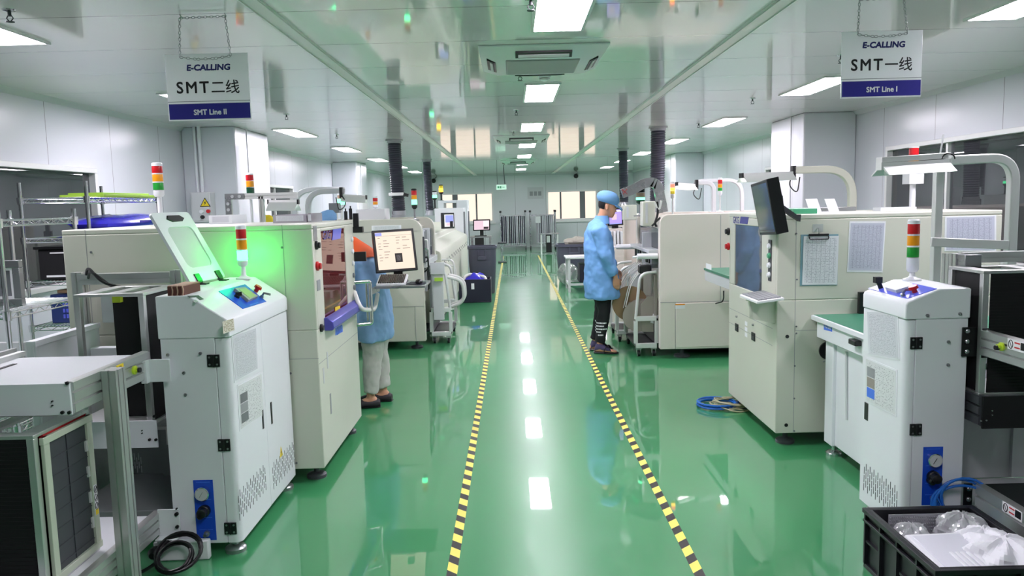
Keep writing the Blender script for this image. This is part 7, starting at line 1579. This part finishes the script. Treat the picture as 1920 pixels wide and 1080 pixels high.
mb.sheet((bw0, y1_-0.05, 0.05), (bw1, y1_-0.05, 0.05), (bw1, y1_-0.06, zr-0.012), (bw0, y1_-0.06, zr-0.012), 0.004)
for i in range(nx):
    for j in range(nz): mb.ball((bw0+0.006+(bw1-bw0-0.012)*i/(nx-1), y1_-0.062, 0.07+(zr-0.095)*j/(nz-1)), (0.0042, 0.004, 0.0042), 6)
tag(mb.build('bubble_wrap', 'bubblegrey'), 'grey sheet of bubble wrap standing against the far wall of the black crate', 'bubble wrap')
dm('foam', (240, 240, 246), 0.6, bump=0.05, bs=60); dm('foamshade', (226, 226, 236), 0.6)
crumple('plastic_bag', 'crumpled bubble bag at the left inside the black crate, before the bubble wrap', 'bag', (x0+0.13, y1_-0.17, 0.18), (0.11, 0.11, 0.11), 3, 'bubble', group='packaging bags in the crate')
crumple('plastic_bag', 'crumpled clear bag at the far right inside the black crate', 'bag', (x0+0.36, y1_-0.14, 0.21), (0.14, 0.12, 0.11), 7, 'bubble', group='packaging bags in the crate')
crumple('plastic_bag', 'large crumpled white bubble bag in the middle of the black crate', 'bag', (x0+0.37, y1_-0.28, 0.21), (0.16, 0.13, 0.1), 12, 'foam', 0.3, group='packaging bags in the crate')
crumple('plastic_bag', 'white bubble bag bulging over the right side of the black crate', 'bag', (x1-0.12, y0_+0.19, 0.215), (0.2, 0.23, 0.115), 21, 'foam', 0.22, group='packaging bags in the crate')
t = thing('foam_tray', 'white foam tray lying on the bags at the front of the black crate', 'tray', (x0+0.17, y0_+0.2, 0.2))
mb = MB(); mb.obox((x0+0.185, y0_+0.2, 0.225), (0.25, 0.3, 0.04), rx=0.1, rz=0.05); mb.build('tray', 'foam', t, bevel=0.012, seg=3)
mb = MB(); mb.obox((x0+0.185, y0_+0.2, 0.2465), (0.2, 0.25, 0.004), rx=0.1, rz=0.05); mb.build('recess', 'foamshade', t, bevel=0.01)
for k in range(5): mb = MB(); mb.obox((x0+0.165+k*0.022, y0_+0.13, 0.243), (0.014, 0.12, 0.008), rx=0.1, rz=0.05); mb.build('raised_rib', 'foam', t, bevel=0.003)
mb = MB(); mb.box(x0+0.03, x1-0.03, y0_+0.04, y1_-0.04, 0.014, 0.13); tag(mb.build('foam_block', 'foam', bevel=0.02), 'foam filling at the bottom of the black crate', 'foam')
# ================================================================== PEOPLE
def ell(mb, pts, n=18):
    """loft along pts: (position, half-width a, half-width b, axis of a)"""
    rings = []
    for i, (p, a, b) in enumerate(pts):
        p = Vector(p); q0 = Vector(pts[max(0, i-1)][0]); q1 = Vector(pts[min(len(pts)-1, i+1)][0]); d = (q1-q0).normalized()
        x = Vector((1, 0, 0)) - d*d.x
        if x.length < 0.2: x = VY - d*d.y
        x.normalize(); y = d.cross(x)
        rings.append([p+x*a*math.cos(2*PI*k/n)+y*b*math.sin(2*PI*k/n) for k in range(n)])
    mb.loft(rings)
def fuse(mb, name, m, parent, voxel, smooth=4, disp=0.0, dscale=0.12, sub=False):
    """melt the overlapping lofts into one continuous skin"""
    o = mb.build(name, m, parent); r = o.modifiers.new('r', 'REMESH'); r.mode = 'VOXEL'; r.voxel_size = voxel; r.use_smooth_shade = True
    s = o.modifiers.new('s', 'SMOOTH'); s.iterations = smooth; s.factor = 0.5
    if disp:
        tx = D.textures.new('folds', 'CLOUDS'); tx.noise_scale = dscale; tx.noise_depth = 2
        d = o.modifiers.new('d', 'DISPLACE'); d.texture = tx; d.strength = disp; d.mid_level = 0.5; d.texture_coords = 'LOCAL'
        s2 = o.modifiers.new('s2', 'SMOOTH'); s2.iterations = 2
    bpy.context.view_layer.update(); me = D.meshes.new_from_object(o.evaluated_get(bpy.context.evaluated_depsgraph_get()))
    o.modifiers.clear(); old = o.data; o.data = me; D.meshes.remove(old); me.name = name
    for p in me.polygons: p.use_smooth = True
    return o
def hand(mb, w, d, n, side, curl=0.5):
    """w wrist, d pointing direction, n palm normal, side: direction of the thumb"""
    w, d, n, s = Vector(w), Vector(d).normalized(), Vector(n).normalized(), Vector(side).normalized()
    ell(mb, [(w-d*0.03, 0.024, 0.024), (w, 0.026, 0.022), (w+d*0.03, 0.034, 0.018), (w+d*0.075, 0.04, 0.016), (w+d*0.092, 0.036, 0.013)], 14) if abs(n.x) < 0.5 else ell(mb, [(w-d*0.03, 0.022, 0.025), (w, 0.02, 0.028), (w+d*0.03, 0.017, 0.036), (w+d*0.075, 0.015, 0.041), (w+d*0.092, 0.012, 0.036)], 14)
    for k, (off, L_) in enumerate(((0.03, 0.072), (0.01, 0.08), (-0.01, 0.075), (-0.029, 0.058))):
        p = w+d*0.088+s*off; a = 0.15; pts = [p-d*0.02]; 
        for j, f in enumerate((0.45, 0.32, 0.25)):
            pts.append(p); a += curl*(0.8 if j else 0.5)*(1+0.12*k); p = p+(d*math.cos(a)+n*math.sin(a))*L_*f
        pts.append(p); mb.tube(pts, 0.0085 if k < 3 else 0.0075, 8); mb.ball(p, 0.0085 if k < 3 else 0.0075, 8)
    p0 = w+d*0.025+s*0.024; p1 = p0+(d*0.6+s*0.7+n*0.3).normalized()*0.035; p2 = p1+(d*0.85+s*0.15+n*0.5).normalized()*0.03; p3 = p2+(d*0.9-s*0.1+n*0.5).normalized()*0.024
    mb.tube([p0-s*0.012, p0, p1, p2, p3], 0.0105, 8); mb.ball(p3, 0.0095, 8)
def person(label, loc, rz, P):
    t = thing('person', label, 'person', loc, None, True, rz)
    # body: legs, trunk, arms, neck, head, hands and feet as one skin
    mb = MB(); hd = Vector(P['head']); pit = P['pitch']; Rm = Matrix.Rotation(pit, 3, 'Y')
    H = lambda x, y, z: hd+Rm @ Vector((x, y, z))
    def ring(z, cx, rx, ry, n=22): return [H(cx+rx*math.cos(2*PI*k/n), ry*math.sin(2*PI*k/n), z) for k in range(n)]
    mb.loft([ring(-0.118, 0.055, 0.02, 0.018), ring(-0.112, 0.05, 0.038, 0.034), ring(-0.085, 0.035, 0.062, 0.05), ring(-0.05, 0.015, 0.084, 0.062), ring(-0.01, 0.002, 0.095, 0.07), ring(0.04, -0.005, 0.1, 0.076), ring(0.08, -0.008, 0.092, 0.072), ring(0.108, -0.008, 0.064, 0.052), ring(0.122, -0.008, 0.02, 0.018)])
    mb.loft([[H(x+0.004, y*s_, z) for x, y, z, s_ in ((0.088, 0.008, 0.012, 1), (0.088, 0.008, 0.012, -1), (0.1, 0.009, -0.03, -1), (0.118, 0.012, -0.038, -1), (0.118, 0.012, -0.038, 1), (0.1, 0.009, -0.03, 1))], [H(x, y*s_, z) for x, y, z, s_ in ((0.075, 0.011, 0.01, 1), (0.075, 0.011, 0.01, -1), (0.075, 0.018, -0.03, -1), (0.08, 0.018, -0.046, -1), (0.08, 0.018, -0.046, 1), (0.075, 0.018, -0.03, 1))]])
    for z, r in ((-0.062, 0.012), (-0.076, 0.013)): mb.ball(H(0.086, 0, z), (0.012, 0.02, 0.007), 10)
    mb.ball(H(0.078, 0, -0.1), (0.017, 0.018, 0.015), 10); mb.ball(H(0.072, 0.026, 0.02), (0.018, 0.02, 0.009), 8); mb.ball(H(0.072, -0.026, 0.02), (0.018, 0.02, 0.009), 8)
    for s_ in (-1, 1): mb.ball(H(-0.008, s_*0.078, -0.018), (0.02, 0.01, 0.033), 12); mb.ball(H(-0.003, s_*0.082, -0.042), (0.011, 0.008, 0.012), 8)
    nb = Vector(P['neck']); ell(mb, [(nb-VZ*0.06, 0.075, 0.08), (nb, 0.058, 0.06), ((nb+hd)/2+Vector((-0.01, 0, -0.02)), 0.054, 0.056), (hd+Rm @ Vector((-0.02, 0, -0.05)), 0.055, 0.056)])
    ell(mb, [((c[0], 0, z), rx*0.78, ry*0.78) for z, c, rx, ry in P['torso']])
    for s_ in (-1, 1):
        sh, el, wr = P['arm_l' if s_ > 0 else 'arm_r'][:3]; sh, el, wr = Vector(sh), Vector(el), Vector(wr)
        ell(mb, [(sh, 0.048, 0.048), ((sh+el)/2, 0.043, 0.043), (el, 0.037, 0.037), (el*0.6+wr*0.4, 0.036, 0.036), (wr, 0.026, 0.024)])
        d, n, sd, cu = P['hand_l' if s_ > 0 else 'hand_r']; hand(mb, wr, d, n, sd, cu)
        hp, kn, an = (Vector(v) for v in P['leg_l' if s_ > 0 else 'leg_r'])
        ell(mb, [(hp, 0.085, 0.08), ((hp+kn)/2, 0.07, 0.066), (kn, 0.054, 0.052), (kn*0.6+an*0.4, 0.05, 0.046), (an, 0.034, 0.032), (an+VZ*-0.03, 0.036, 0.034)])
        fd = Vector(P['foot_l' if s_ > 0 else 'foot_r']); g = Vector((an.x, an.y, 0))
        def fr(u, w_, z0, z1, n=12): return [g+fd*u+Vector((-fd.y, fd.x, 0))*w_*math.cos(2*PI*k/n)+VZ*((z0+z1)/2+(z1-z0)/2*math.sin(2*PI*k/n)) for k in range(n)]
        mb.loft([fr(-0.06, 0.02, 0.02, 0.05), fr(-0.045, 0.03, 0.012, 0.085), fr(0.0, 0.034, 0.012, 0.1), fr(0.06, 0.037, 0.012, 0.075), fr(0.12, 0.043, 0.012, 0.05), fr(0.16, 0.042, 0.012, 0.038), fr(0.185, 0.028, 0.014, 0.03)])
    fuse(mb, 'body', 'skin', t, 0.0062, 3)
    # clothing
    mb = MB(); ell(mb, [((c[0], 0, z), rx, ry) for z, c, rx, ry in P['torso']], 28)
    for k in ('arm_l', 'arm_r'):
        sh, el, wr, cf = (Vector(v) for v in P[k]); 
        ell(mb, [(sh+Vector((0, 0.06 if sh.y < 0 else -0.06, 0.03)), 0.085, 0.085), (sh, 0.086, 0.08), ((sh+el)/2, 0.076, 0.07), (el, 0.07, 0.066), (el*0.5+cf*0.5, 0.064, 0.058), (cf*0.93+el*0.07, 0.056, 0.05), (cf, 0.047, 0.043)])
    fuse(mb, 'coat', P['coat'], t, 0.011, 5, 0.035, 0.11)
    mb = MB(); nbx = Vector(P['neck']); cr, c0 = P['collar']
    rr = lambda z, r1, r2, dx: [nbx+Vector((dx+r1*math.cos(2*PI*k/24), r2*math.sin(2*PI*k/24), z)) for k in range(24)]
    if cr == 'stand': mb.loft([rr(-0.045, 0.095, 0.1, 0.0), rr(0.0, 0.082, 0.086, 0.004), rr(0.042, 0.072, 0.074, 0.012), rr(0.042, 0.064, 0.066, 0.012), rr(-0.01, 0.07, 0.074, 0.004)])
    else: mb.loft([rr(-0.1, 0.17, 0.25, -0.045), rr(-0.07, 0.168, 0.24, -0.04), rr(-0.02, 0.14, 0.18, -0.012), rr(0.02, 0.105, 0.11, 0.01), rr(0.06, 0.08, 0.082, 0.04), rr(0.06, 0.07, 0.072, 0.04), rr(-0.04, 0.09, 0.1, 0.0)])
    mb.build('collar', c0, t)
    mb = MB()
    for k in ('leg_l', 'leg_r'):
        hp, kn, an = (Vector(v) for v in P[k]); b = P['baggy']
        ell(mb, [(hp+VZ*0.06, 0.105, 0.1), (hp, 0.105*b, 0.1*b), ((hp+kn)/2, 0.09*b, 0.085*b), (kn, 0.074*b, 0.07*b), (kn*0.5+an*0.5, 0.068*b, 0.064*b), (kn*0.15+an*0.85, 0.058*b, 0.056*b), (an+VZ*0.02, P['cuff'], P['cuff'])])
    pt = fuse(mb, 'trousers', P['pants'], t, 0.01, 4, 0.025, 0.08)
    # cap
    mb = MB(); n = 26
    cz = ((0.0, 0.1, 0.086, -0.008), (0.012, 0.112, 0.096, -0.01), (0.04, 0.126, 0.106, -0.016), (0.075, 0.122, 0.102, -0.02), (0.105, 0.1, 0.084, -0.018), (0.126, 0.066, 0.056, -0.014), (0.134, 0.02, 0.018, -0.012))
    rg = [[H(cx+rx*math.cos(2*PI*k/n)*(1+0.015*math.sin(5*k)), ry*math.sin(2*PI*k/n)*(1+0.015*math.cos(7*k)), z+0.022) for k in range(n)] for z, rx, ry, cx in cz]
    mb.loft(rg); cap = mb.build('cap', 'cap', t)
    mb = MB(); br = []
    for u, w_, z in ((0.07, 0.078, 0.03), (0.11, 0.07, 0.026), (0.145, 0.052, 0.012), (0.165, 0.024, -0.002)): br.append([H(u, -w_, z-0.012), H(u+0.004, -w_*0.5, z), H(u+0.006, 0, z+0.003), H(u+0.004, w_*0.5, z), H(u, w_, z-0.012), H(u, w_*0.9, z-0.018), H(u+0.004, 0, z-0.004), H(u, -w_*0.9, z-0.018)])
    mb.loft(br); mb.build('cap_brim', 'cap', cap)
    mb = MB()
    rh = [[H(-0.02+rx*math.cos(a), ry*math.sin(a), z) for a in [PI*0.56+ (2*PI-PI*1.12)*k/20 for k in range(21)]]+[H(-0.02+rx*0.9*math.cos(a), ry*0.9*math.sin(a), z) for a in [PI*0.56+(2*PI-PI*1.12)*(20-k)/20 for k in range(21)]] for z, rx, ry in ((0.04, 0.09, 0.08), (0.0, 0.086, 0.0765), (-0.03, 0.076, 0.07), (-0.05, 0.064, 0.058))]
    mb.loft(rh); mb.build('hair', 'hair', t)
    mb = MB()
    for s_ in (-1, 1): mb.ball(H(0.079, s_*0.03, 0.002), (0.008, 0.011, 0.006), 10)
    mb.build('eyes', 'hair', t)
    mb = MB()
    for s_ in (-1, 1): mb.tube([H(0.082, s_*0.045, 0.022), H(0.09, s_*0.03, 0.027), H(0.094, s_*0.014, 0.022)], 0.0035, 6)
    mb.build('eyebrows', 'hair', t)
    mb = MB(); mb.tube([H(0.085, -0.02, -0.07), H(0.097, 0, -0.069), H(0.085, 0.02, -0.07)], 0.0025, 6); mb.build('mouth', 'brown', t)
    # shoes
    for k in ('l', 'r'):
        an = Vector(P['leg_'+k][2]); fd = Vector(P['foot_'+k]); g = Vector((an.x, an.y, 0)); sd = Vector((-fd.y, fd.x, 0))
        def fr(u, w_, z0, z1, n=16): return [g+fd*u+sd*w_*math.cos(2*PI*q/n)+VZ*((z0+z1)/2+(z1-z0)/2*math.sin(2*PI*q/n)) for q in range(n)]
        if P['shoes'] == 'sandal':
            mb = MB(); mb.loft([fr(-0.065, 0.022, 0.0, 0.024), fr(-0.045, 0.038, 0, 0.026), fr(0.05, 0.046, 0, 0.022), fr(0.14, 0.052, 0, 0.02), fr(0.19, 0.04, 0.002, 0.018), fr(0.205, 0.02, 0.004, 0.016)]); s = mb.build('sandal', 'black', t)
            mb = MB(); mb.loft([fr(-0.055, 0.028, 0.022, 0.06), fr(-0.04, 0.036, 0.022, 0.11), fr(0.0, 0.039, 0.022, 0.135), fr(0.03, 0.04, 0.022, 0.105), fr(0.09, 0.043, 0.022, 0.068), fr(0.12, 0.044, 0.022, 0.05)]); mb.build('sock', 'sandal', s)
            mb = MB()
            for a, b in ((0.03, 0.13), (0.12, 0.05)):
                pts = [g+fd*(a+(b-a)*q/10)+sd*0.047*math.cos(PI*q/10)+VZ*(0.03+0.062*math.sin(PI*q/10)*(1-2.2*max(0, a+(b-a)*q/10-0.06))) for q in range(11)]; mb.bar(pts, 0.006, 0.03, up=fd)
            mb.build('strap', 'black', s)
        else:
            mb = MB(); mb.loft([fr(-0.075, 0.026, 0.006, 0.06), fr(-0.055, 0.04, 0.0, 0.072), fr(0.02, 0.044, 0, 0.066), fr(0.07, 0.05, 0, 0.07), fr(0.14, 0.052, 0, 0.056), fr(0.19, 0.042, 0, 0.042), fr(0.21, 0.022, 0.004, 0.03)]); s = mb.build('shoe', P['shoemat'], t)
            mb = MB(); mb.loft([fr(-0.078, 0.03, 0.0, 0.014), fr(-0.05, 0.046, 0, 0.014), fr(0.14, 0.056, 0, 0.013), fr(0.2, 0.04, 0, 0.013), fr(0.218, 0.022, 0, 0.012)]); mb.build('sole', 'black', s)
    return t, pt
LX = 0.96
PR = dict(head=(0.075, 0, 1.605), pitch=0.3, neck=(0.0, 0, 1.455),
    torso=[(0.6, (0.012,), 0.19, 0.26), (0.63, (0.012,), 0.196, 0.27), (0.8, (-0.004,), 0.19, 0.262), (1.0, (-0.02,), 0.17, 0.245), (1.2, (-0.03,), 0.158, 0.235), (1.32, (-0.035,), 0.138, 0.22), (1.4, (-0.025,), 0.105, 0.15), (1.45, (-0.005,), 0.075, 0.085)],
    arm_r=((-0.03, -0.215, 1.34), (0.03, -0.27, 1.07), (0.135, -0.225, 0.845), (0.125, -0.23, 0.87)), arm_l=((-0.03, 0.215, 1.34), (0.04, 0.265, 1.07), (0.16, 0.2, 0.9), (0.148, 0.205, 0.915)),
    hand_r=((0.1, 0.02, -1), (-0.15, 1, -0.05), (1, 0.15, 0.1), 0.55), hand_l=((0.35, -0.1, -0.93), (-0.3, -0.9, -0.1), (0.9, -0.2, 0.2), 0.5),
    leg_r=((-0.005, -0.085, 0.82), (0.02, -0.09, 0.47), (-0.035, -0.09, 0.1)), leg_l=((-0.02, 0.085, 0.82), (0.0, 0.09, 0.47), (-0.075, 0.1, 0.1)),
    foot_r=(0.985, -0.17, 0), foot_l=(0.97, 0.2, 0), coat='coat', collar=('stand', 'coat'), baggy=0.98, cuff=0.056, pants='pants', shoes='sandal')
pr, trou = person('person in light blue coat and cap standing at the right machine, seen from the side', (LX, 8.42, 0), -0.06, PR)
# white lettering on the trouser leg, pressed onto the cloth
mb = MB(); rnd = random.Random(9)
for r_, w_ in enumerate((0.11, 0.085, 0.105, 0.05, 0.075)):
    x = -0.075+(0.02 if r_ == 4 else 0)
    while x < -0.075+w_:
        l_ = rnd.uniform(0.008, 0.016); z = 0.335-r_*0.033
        for k in range(3): mb.quad((x+l_*k/3, -0.25, z), (x+l_*(k+1)/3, -0.25, z), (x+l_*(k+1)/3, -0.25, z+0.014), (x+l_*k/3, -0.25, z+0.014))
        x += l_+0.003
tl = mb.build('trouser_print', 'paper', trou, recalc=False); sw = tl.modifiers.new('wrap', 'SHRINKWRAP'); sw.target = trou; sw.wrap_method = 'PROJECT'; sw.use_project_x = False; sw.use_project_y = True; sw.use_negative_direction = False; sw.use_positive_direction = True; sw.offset = 0.003; sw.wrap_mode = 'OUTSIDE_SURFACE'
PL_ = dict(head=(0.34, 0, 1.465), pitch=0.75, neck=(0.17, 0, 1.35),
    torso=[(0.56, (0.0,), 0.148, 0.235), (0.6, (0.0,), 0.154, 0.24), (0.8, (0.0,), 0.15, 0.232), (1.0, (0.012,), 0.142, 0.225), (1.13, (0.045,), 0.135, 0.22), (1.23, (0.09,), 0.12, 0.2), (1.29, (0.14,), 0.095, 0.14), (1.34, (0.18,), 0.07, 0.08)],
    arm_r=((0.13, -0.195, 1.22), (0.26, -0.24, 1.06), (0.44, -0.17, 1.0), (0.41, -0.175, 1.005)), arm_l=((0.13, 0.195, 1.22), (0.26, 0.24, 1.06), (0.44, 0.17, 1.0), (0.41, 0.175, 1.005)),
    hand_r=((0.85, 0.2, -0.35), (-0.35, 0.1, -0.9), (0.1, 1, 0), 0.5), hand_l=((0.85, -0.2, -0.35), (-0.35, -0.1, -0.9), (0.1, -1, 0), 0.5),
    leg_r=((0.0, -0.085, 0.8), (0.0, -0.09, 0.45), (-0.03, -0.1, 0.1)), leg_l=((0.0, 0.085, 0.8), (0.01, 0.09, 0.45), (0.04, 0.1, 0.1)),
    foot_r=(0.98, -0.12, 0), foot_l=(0.99, 0.1, 0), coat='coatpale', collar=('shawl', 'orange'), baggy=1.16, cuff=0.06, pants='palepants', shoes='shoe', shoemat='shoe')
person('person in pale blue coat with orange collar bending behind the left cream printer', (-1.17, 6.38, 0), PI, PL_)
# ================================================================== FAR END AND RIGHT BACKGROUND
a, b = PY(1043, 459, 15.9), PY(1100, 461, 15.9); bin_('large grey waste bin behind the small table on the right side of the aisle', a.x, b.x+0.1, 16.2, a.z)
mb = MB(); blob(mb, ((a.x+b.x)/2+0.15, 16.2, a.z+0.02), (0.25, 0.24, 0.12), 8, 18, 0.3); tag(mb.build('waste_bag', 'clothgrey'), 'crumpled grey bag on top of the right waste bin', 'bag')
# small table
p0 = PZ(1067, 543, 0); tz = PY(1080, 481, 14.4).z
t = thing('side_table', 'small pale metal table between the right waste bin and the standing worker', 'table', (1.4, 14.5, 0)); x0, x1, y0, y1 = PY(1061, 481, 14.3).x, 1.95, 14.15, 14.9
mb = MB(); mb.box(x0, x1, y0, y1, tz-0.03, tz); mb.build('table_top', 'lightgrey', t, bevel=0.005)
for x in (x0+0.05, x1-0.05):
    for y in (y0+0.05, y1-0.05): mb = MB(); mb.box(x-0.022, x+0.022, y-0.022, y+0.022, 0, tz-0.03); mb.build('leg', 'lightgrey', t)
mb = MB(); 
for q in ((x0+0.05, x1-0.05, y0+0.03, y0+0.07), (x0+0.05, x1-0.05, y1-0.07, y1-0.03), (x0+0.03, x0+0.07, y0+0.07, y1-0.07), (x1-0.07, x1-0.03, y0+0.07, y1-0.07)): mb.box(*q, 0.12, 0.16)
mb.build('stretcher', 'lightgrey', t)
mb = MB(); mb.box(x0+0.05, x0+0.35, y0+0.1, y0+0.4, tz, tz+0.02); tag(mb.build('paper_pile', 'paper'), 'small pile of white papers on the pale metal table', 'papers')
crumple('plastic_bag', 'clear plastic bag on the floor between the right waste bin and the small table', 'bag', (x0+0.1, 15.35, 0.24), (0.27, 0.24, 0.27), 5, 'plasticbag')
mb = MB(); mb.box(x0+0.25, x1-0.1, y0+0.14, y1-0.14, 0.16, 0.5); tag(mb.build('navy_box', 'navy', bevel=0.01), 'navy box standing on the lower frame of the small table', 'box')
# racks with hanging strips at the far end
def strip_rack(lb, px0, px1, pyt, pyb, y, n, dark, full):
    a, b = PY(px0, pyt, y), PY(px1, pyt, y); zb = 0.14; zt = a.z
    t = thing('trolley_rack', lb, 'trolley rack', ((a.x+b.x)/2, y, 0), 'board rack trolleys')
    for x in (a.x, b.x):
        mb = MB(); mb.cyl((x, y, zb), (x, y, zt+0.08), 0.022, n=10); mb.cyl((x, y+0.5, zb), (x, y+0.5, zt+0.08), 0.022, n=10); mb.build('post', 'steel', t)
        for yy in (y, y+0.5): caster(t, x, yy, zb+0.01, 0.065); mb = MB(); mb.cyl((x, yy, zt+0.05), (x, yy, zt+0.12), 0.035, n=10); mb.build('post_cap', 'black', t)
    for z, nm in ((zb+0.02, 'base_frame'), (zt-0.06, 'top_frame')):
        mb = MB()
        for yy in (y, y+0.5): mb.bar([(a.x-0.015, yy, z), (b.x+0.015, yy, z)], 0.035, 0.035)
        for x in (a.x, b.x): mb.bar([(x, y, z), (x, y+0.5, z)], 0.03, 0.03)
        mb.build(nm, 'steel', t)
    for i in range(n):
        x = a.x+(b.x-a.x)*(0.06+0.88*i/(n-1)) if full else a.x+(b.x-a.x)*(0.28+0.6*i/(n-1))
        mb = MB(); mb.box(x-0.026, x+0.026, y+0.02, y+0.48, zb+0.1, zt-0.07); mb.build('hung_board', dark[i % len(dark)], t)
        mb = MB(); mb.cyl((x+0.04, y-0.005, zb+0.02), (x+0.04, y-0.005, zt-0.06), 0.01, n=8); mb.build('rod', 'chrome', t)
    return t
strip_rack('wheeled rack of upright dark panels at the far end, left of the aisle axis', 938, 985, 402, 468, 27.6, 13, ('navy', 'darkgrey', 'navy', 'grey', 'blackmatte'), True)
strip_rack('wheeled rack with fewer upright panels at the far end, before the right window', 994, 1041, 401, 466, 27.8, 9, ('grey', 'midgrey', 'darkgrey', 'grey'), False)
p = PY(1009, 411, 27.7); t = thing('paper_note', 'pale green note on the right rack at the far end', 'note', (p.x, 27.78, p.z-0.1)); mb = MB(); mb.box(p.x-0.09, p.x+0.09, 27.76, 27.768, p.z-0.14, p.z+0.1); mb.build('sheet', 'exitglow' if False else 'board', t)
# small stands before the racks
def frame_stand(lb, px0, px1, pyt, y, dark):
    a, b = PY(px0, pyt, y), PY(px1, pyt, y); t = thing('frame_stand', lb, 'stand', ((a.x+b.x)/2, y, 0), 'small frame stands')
    for x in (a.x, b.x):
        for yy in (y, y+0.4): mb = MB(); mb.box(x-0.018, x+0.018, yy-0.018, yy+0.018, 0, a.z); mb.build('leg', 'aluwhite', t)
    mb = MB(); mb.box(a.x-0.03, b.x+0.03, y-0.03, y+0.43, a.z, a.z+0.03); mb.build('top', 'steel', t)
    if dark: mb = MB(); mb.box(a.x+0.3*(b.x-a.x), a.x+0.62*(b.x-a.x), y+0.05, y+0.4, 0.05, a.z-0.02); mb.build('dark_cabinet', 'blackmatte', t); mb = MB(); mb.box(a.x+0.32*(b.x-a.x), a.x+0.52*(b.x-a.x), y+0.045, y+0.05, a.z-0.26, a.z-0.04); mb.build('notice', 'board', t)
    return t
frame_stand('white legged stand with a dark cabinet before the right rack at the far end', 1015, 1046, 440, 25.0, True)
t = thing('stool', 'small dark stool with a steel leg beside the left waste bin at the far end', 'stool', (PY(941, 490, 21.8).x, 21.8, 0)); c = PY(941, 454, 21.8); l_ = PY(933, 454, 21.8); r__ = PY(949, 454, 21.8)
mb = MB(); mb.box(l_.x, r__.x, 21.7, 22.0, c.z-0.05, c.z); mb.build('seat', 'darkgrey', t, bevel=0.015); mb = MB(); mb.cyl((c.x, 21.85, 0.03), (c.x, 21.85, c.z-0.05), 0.03, n=10); mb.build('column', 'steel', t); mb = MB(); mb.box(l_.x, r__.x, 21.72, 21.98, 0.0, 0.035); mb.build('base', 'darkgrey', t)
# screen trolley on the left far side
q = [PY(887, 433, 17.6), PY(919, 432, 17.6), PY(919, 411, 17.6), PY(887, 412, 17.6)]; q[2] = q[1]+q[3]-q[0]
mo, S, n_ = monitor('desktop_monitor', 'pinkish monitor on the far trolley above the left waste bin', q, 0.05, 'screenpink', 0.025, None, [(0.62, 0.98, 0.35, 0.97, 'screenwhite'), (0.64, 0.96, 0.06, 0.3, 'screendark')])
t = thing('monitor_trolley', 'steel trolley with shelf carrying the pinkish monitor behind the left waste bin', 'trolley', ((q[0].x+q[1].x)/2, 17.7, 0)); zz = PY(900, 443, 17.6).z; x0, x1 = PY(882, 443, 17.6).x, PY(921, 443, 17.6).x
mb = MB(); mb.box(x0, x1, 17.5, 17.95, zz-0.03, zz); mb.build('shelf', 'steel', t)
for x in (x0+0.03, x1-0.03):
    for y in (17.53, 17.92): mb = MB(); mb.box(x-0.018, x+0.018, y-0.018, y+0.018, 0.0, zz-0.03); mb.build('leg', 'steel', t)
mb = MB(); mb.box(x0+0.1, x0+0.3, 17.55, 17.9, 0.05, zz-0.03); mb.build('computer_case', 'black', t)
mb = MB(); mb.box((q[0].x+q[1].x)/2-0.04, (q[0].x+q[1].x)/2+0.04, 17.66, 17.72, zz, q[0].z+0.05); mb.build('stand', 'black', mo)
mb = MB(); mb.box(x0+0.1, x1-0.1, 17.52, 17.64, zz, zz+0.02); tag(mb.build('keyboard', 'black'), 'dark keyboard on the shelf of the far monitor trolley', 'keyboard')
p = PX(897, 441, -0.9); 
# overhead bar and hanging handle near the ribbed ducts on the left
p0, p1 = PY(722, 364, 11.0), PY(753, 363, 11.0); t = thing('duct_damper', 'small white damper bar across the nearer left ribbed duct', 'damper', ((p0.x+p1.x)/2, dL1[0].y-0.16, p0.z)); yy = dL1[0].y-0.15; a, b = PY(729, 365, yy), PY(757, 364, yy)
mb = MB(); mb.box(a.x, b.x, yy-0.02, yy, a.z-0.02, a.z+0.03); mb.build('bar', 'aluwhite', t, bevel=0.004); mb = MB(); mb.cyl((b.x, yy-0.01, a.z), (b.x+0.08, yy-0.01, a.z-0.02), 0.03, n=10); mb.build('knob', 'black', t)
# ------------------------------------------------------------------ world and colour management
w = D.worlds.new('world'); SC.world = w; w.use_nodes = True
w.node_tree.nodes['Background'].inputs['Color'].default_value = (0.8, 0.85, 0.9, 1); w.node_tree.nodes['Background'].inputs['Strength'].default_value = 0.05
SC.view_settings.view_transform = 'Standard'; SC.view_settings.look = 'None'; SC.view_settings.gamma = 1.0; SC.view_settings.exposure = 0.2
SC.cycles.use_denoising = True; SC.cycles.max_bounces = 8; SC.cycles.diffuse_bounces = 4; SC.cycles.glossy_bounces = 4; SC.cycles.transparent_max_bounces = 12
SC.cycles.sample_clamp_indirect = 5.0; SC.cycles.caustics_reflective = True; SC.cycles.caustics_refractive = False
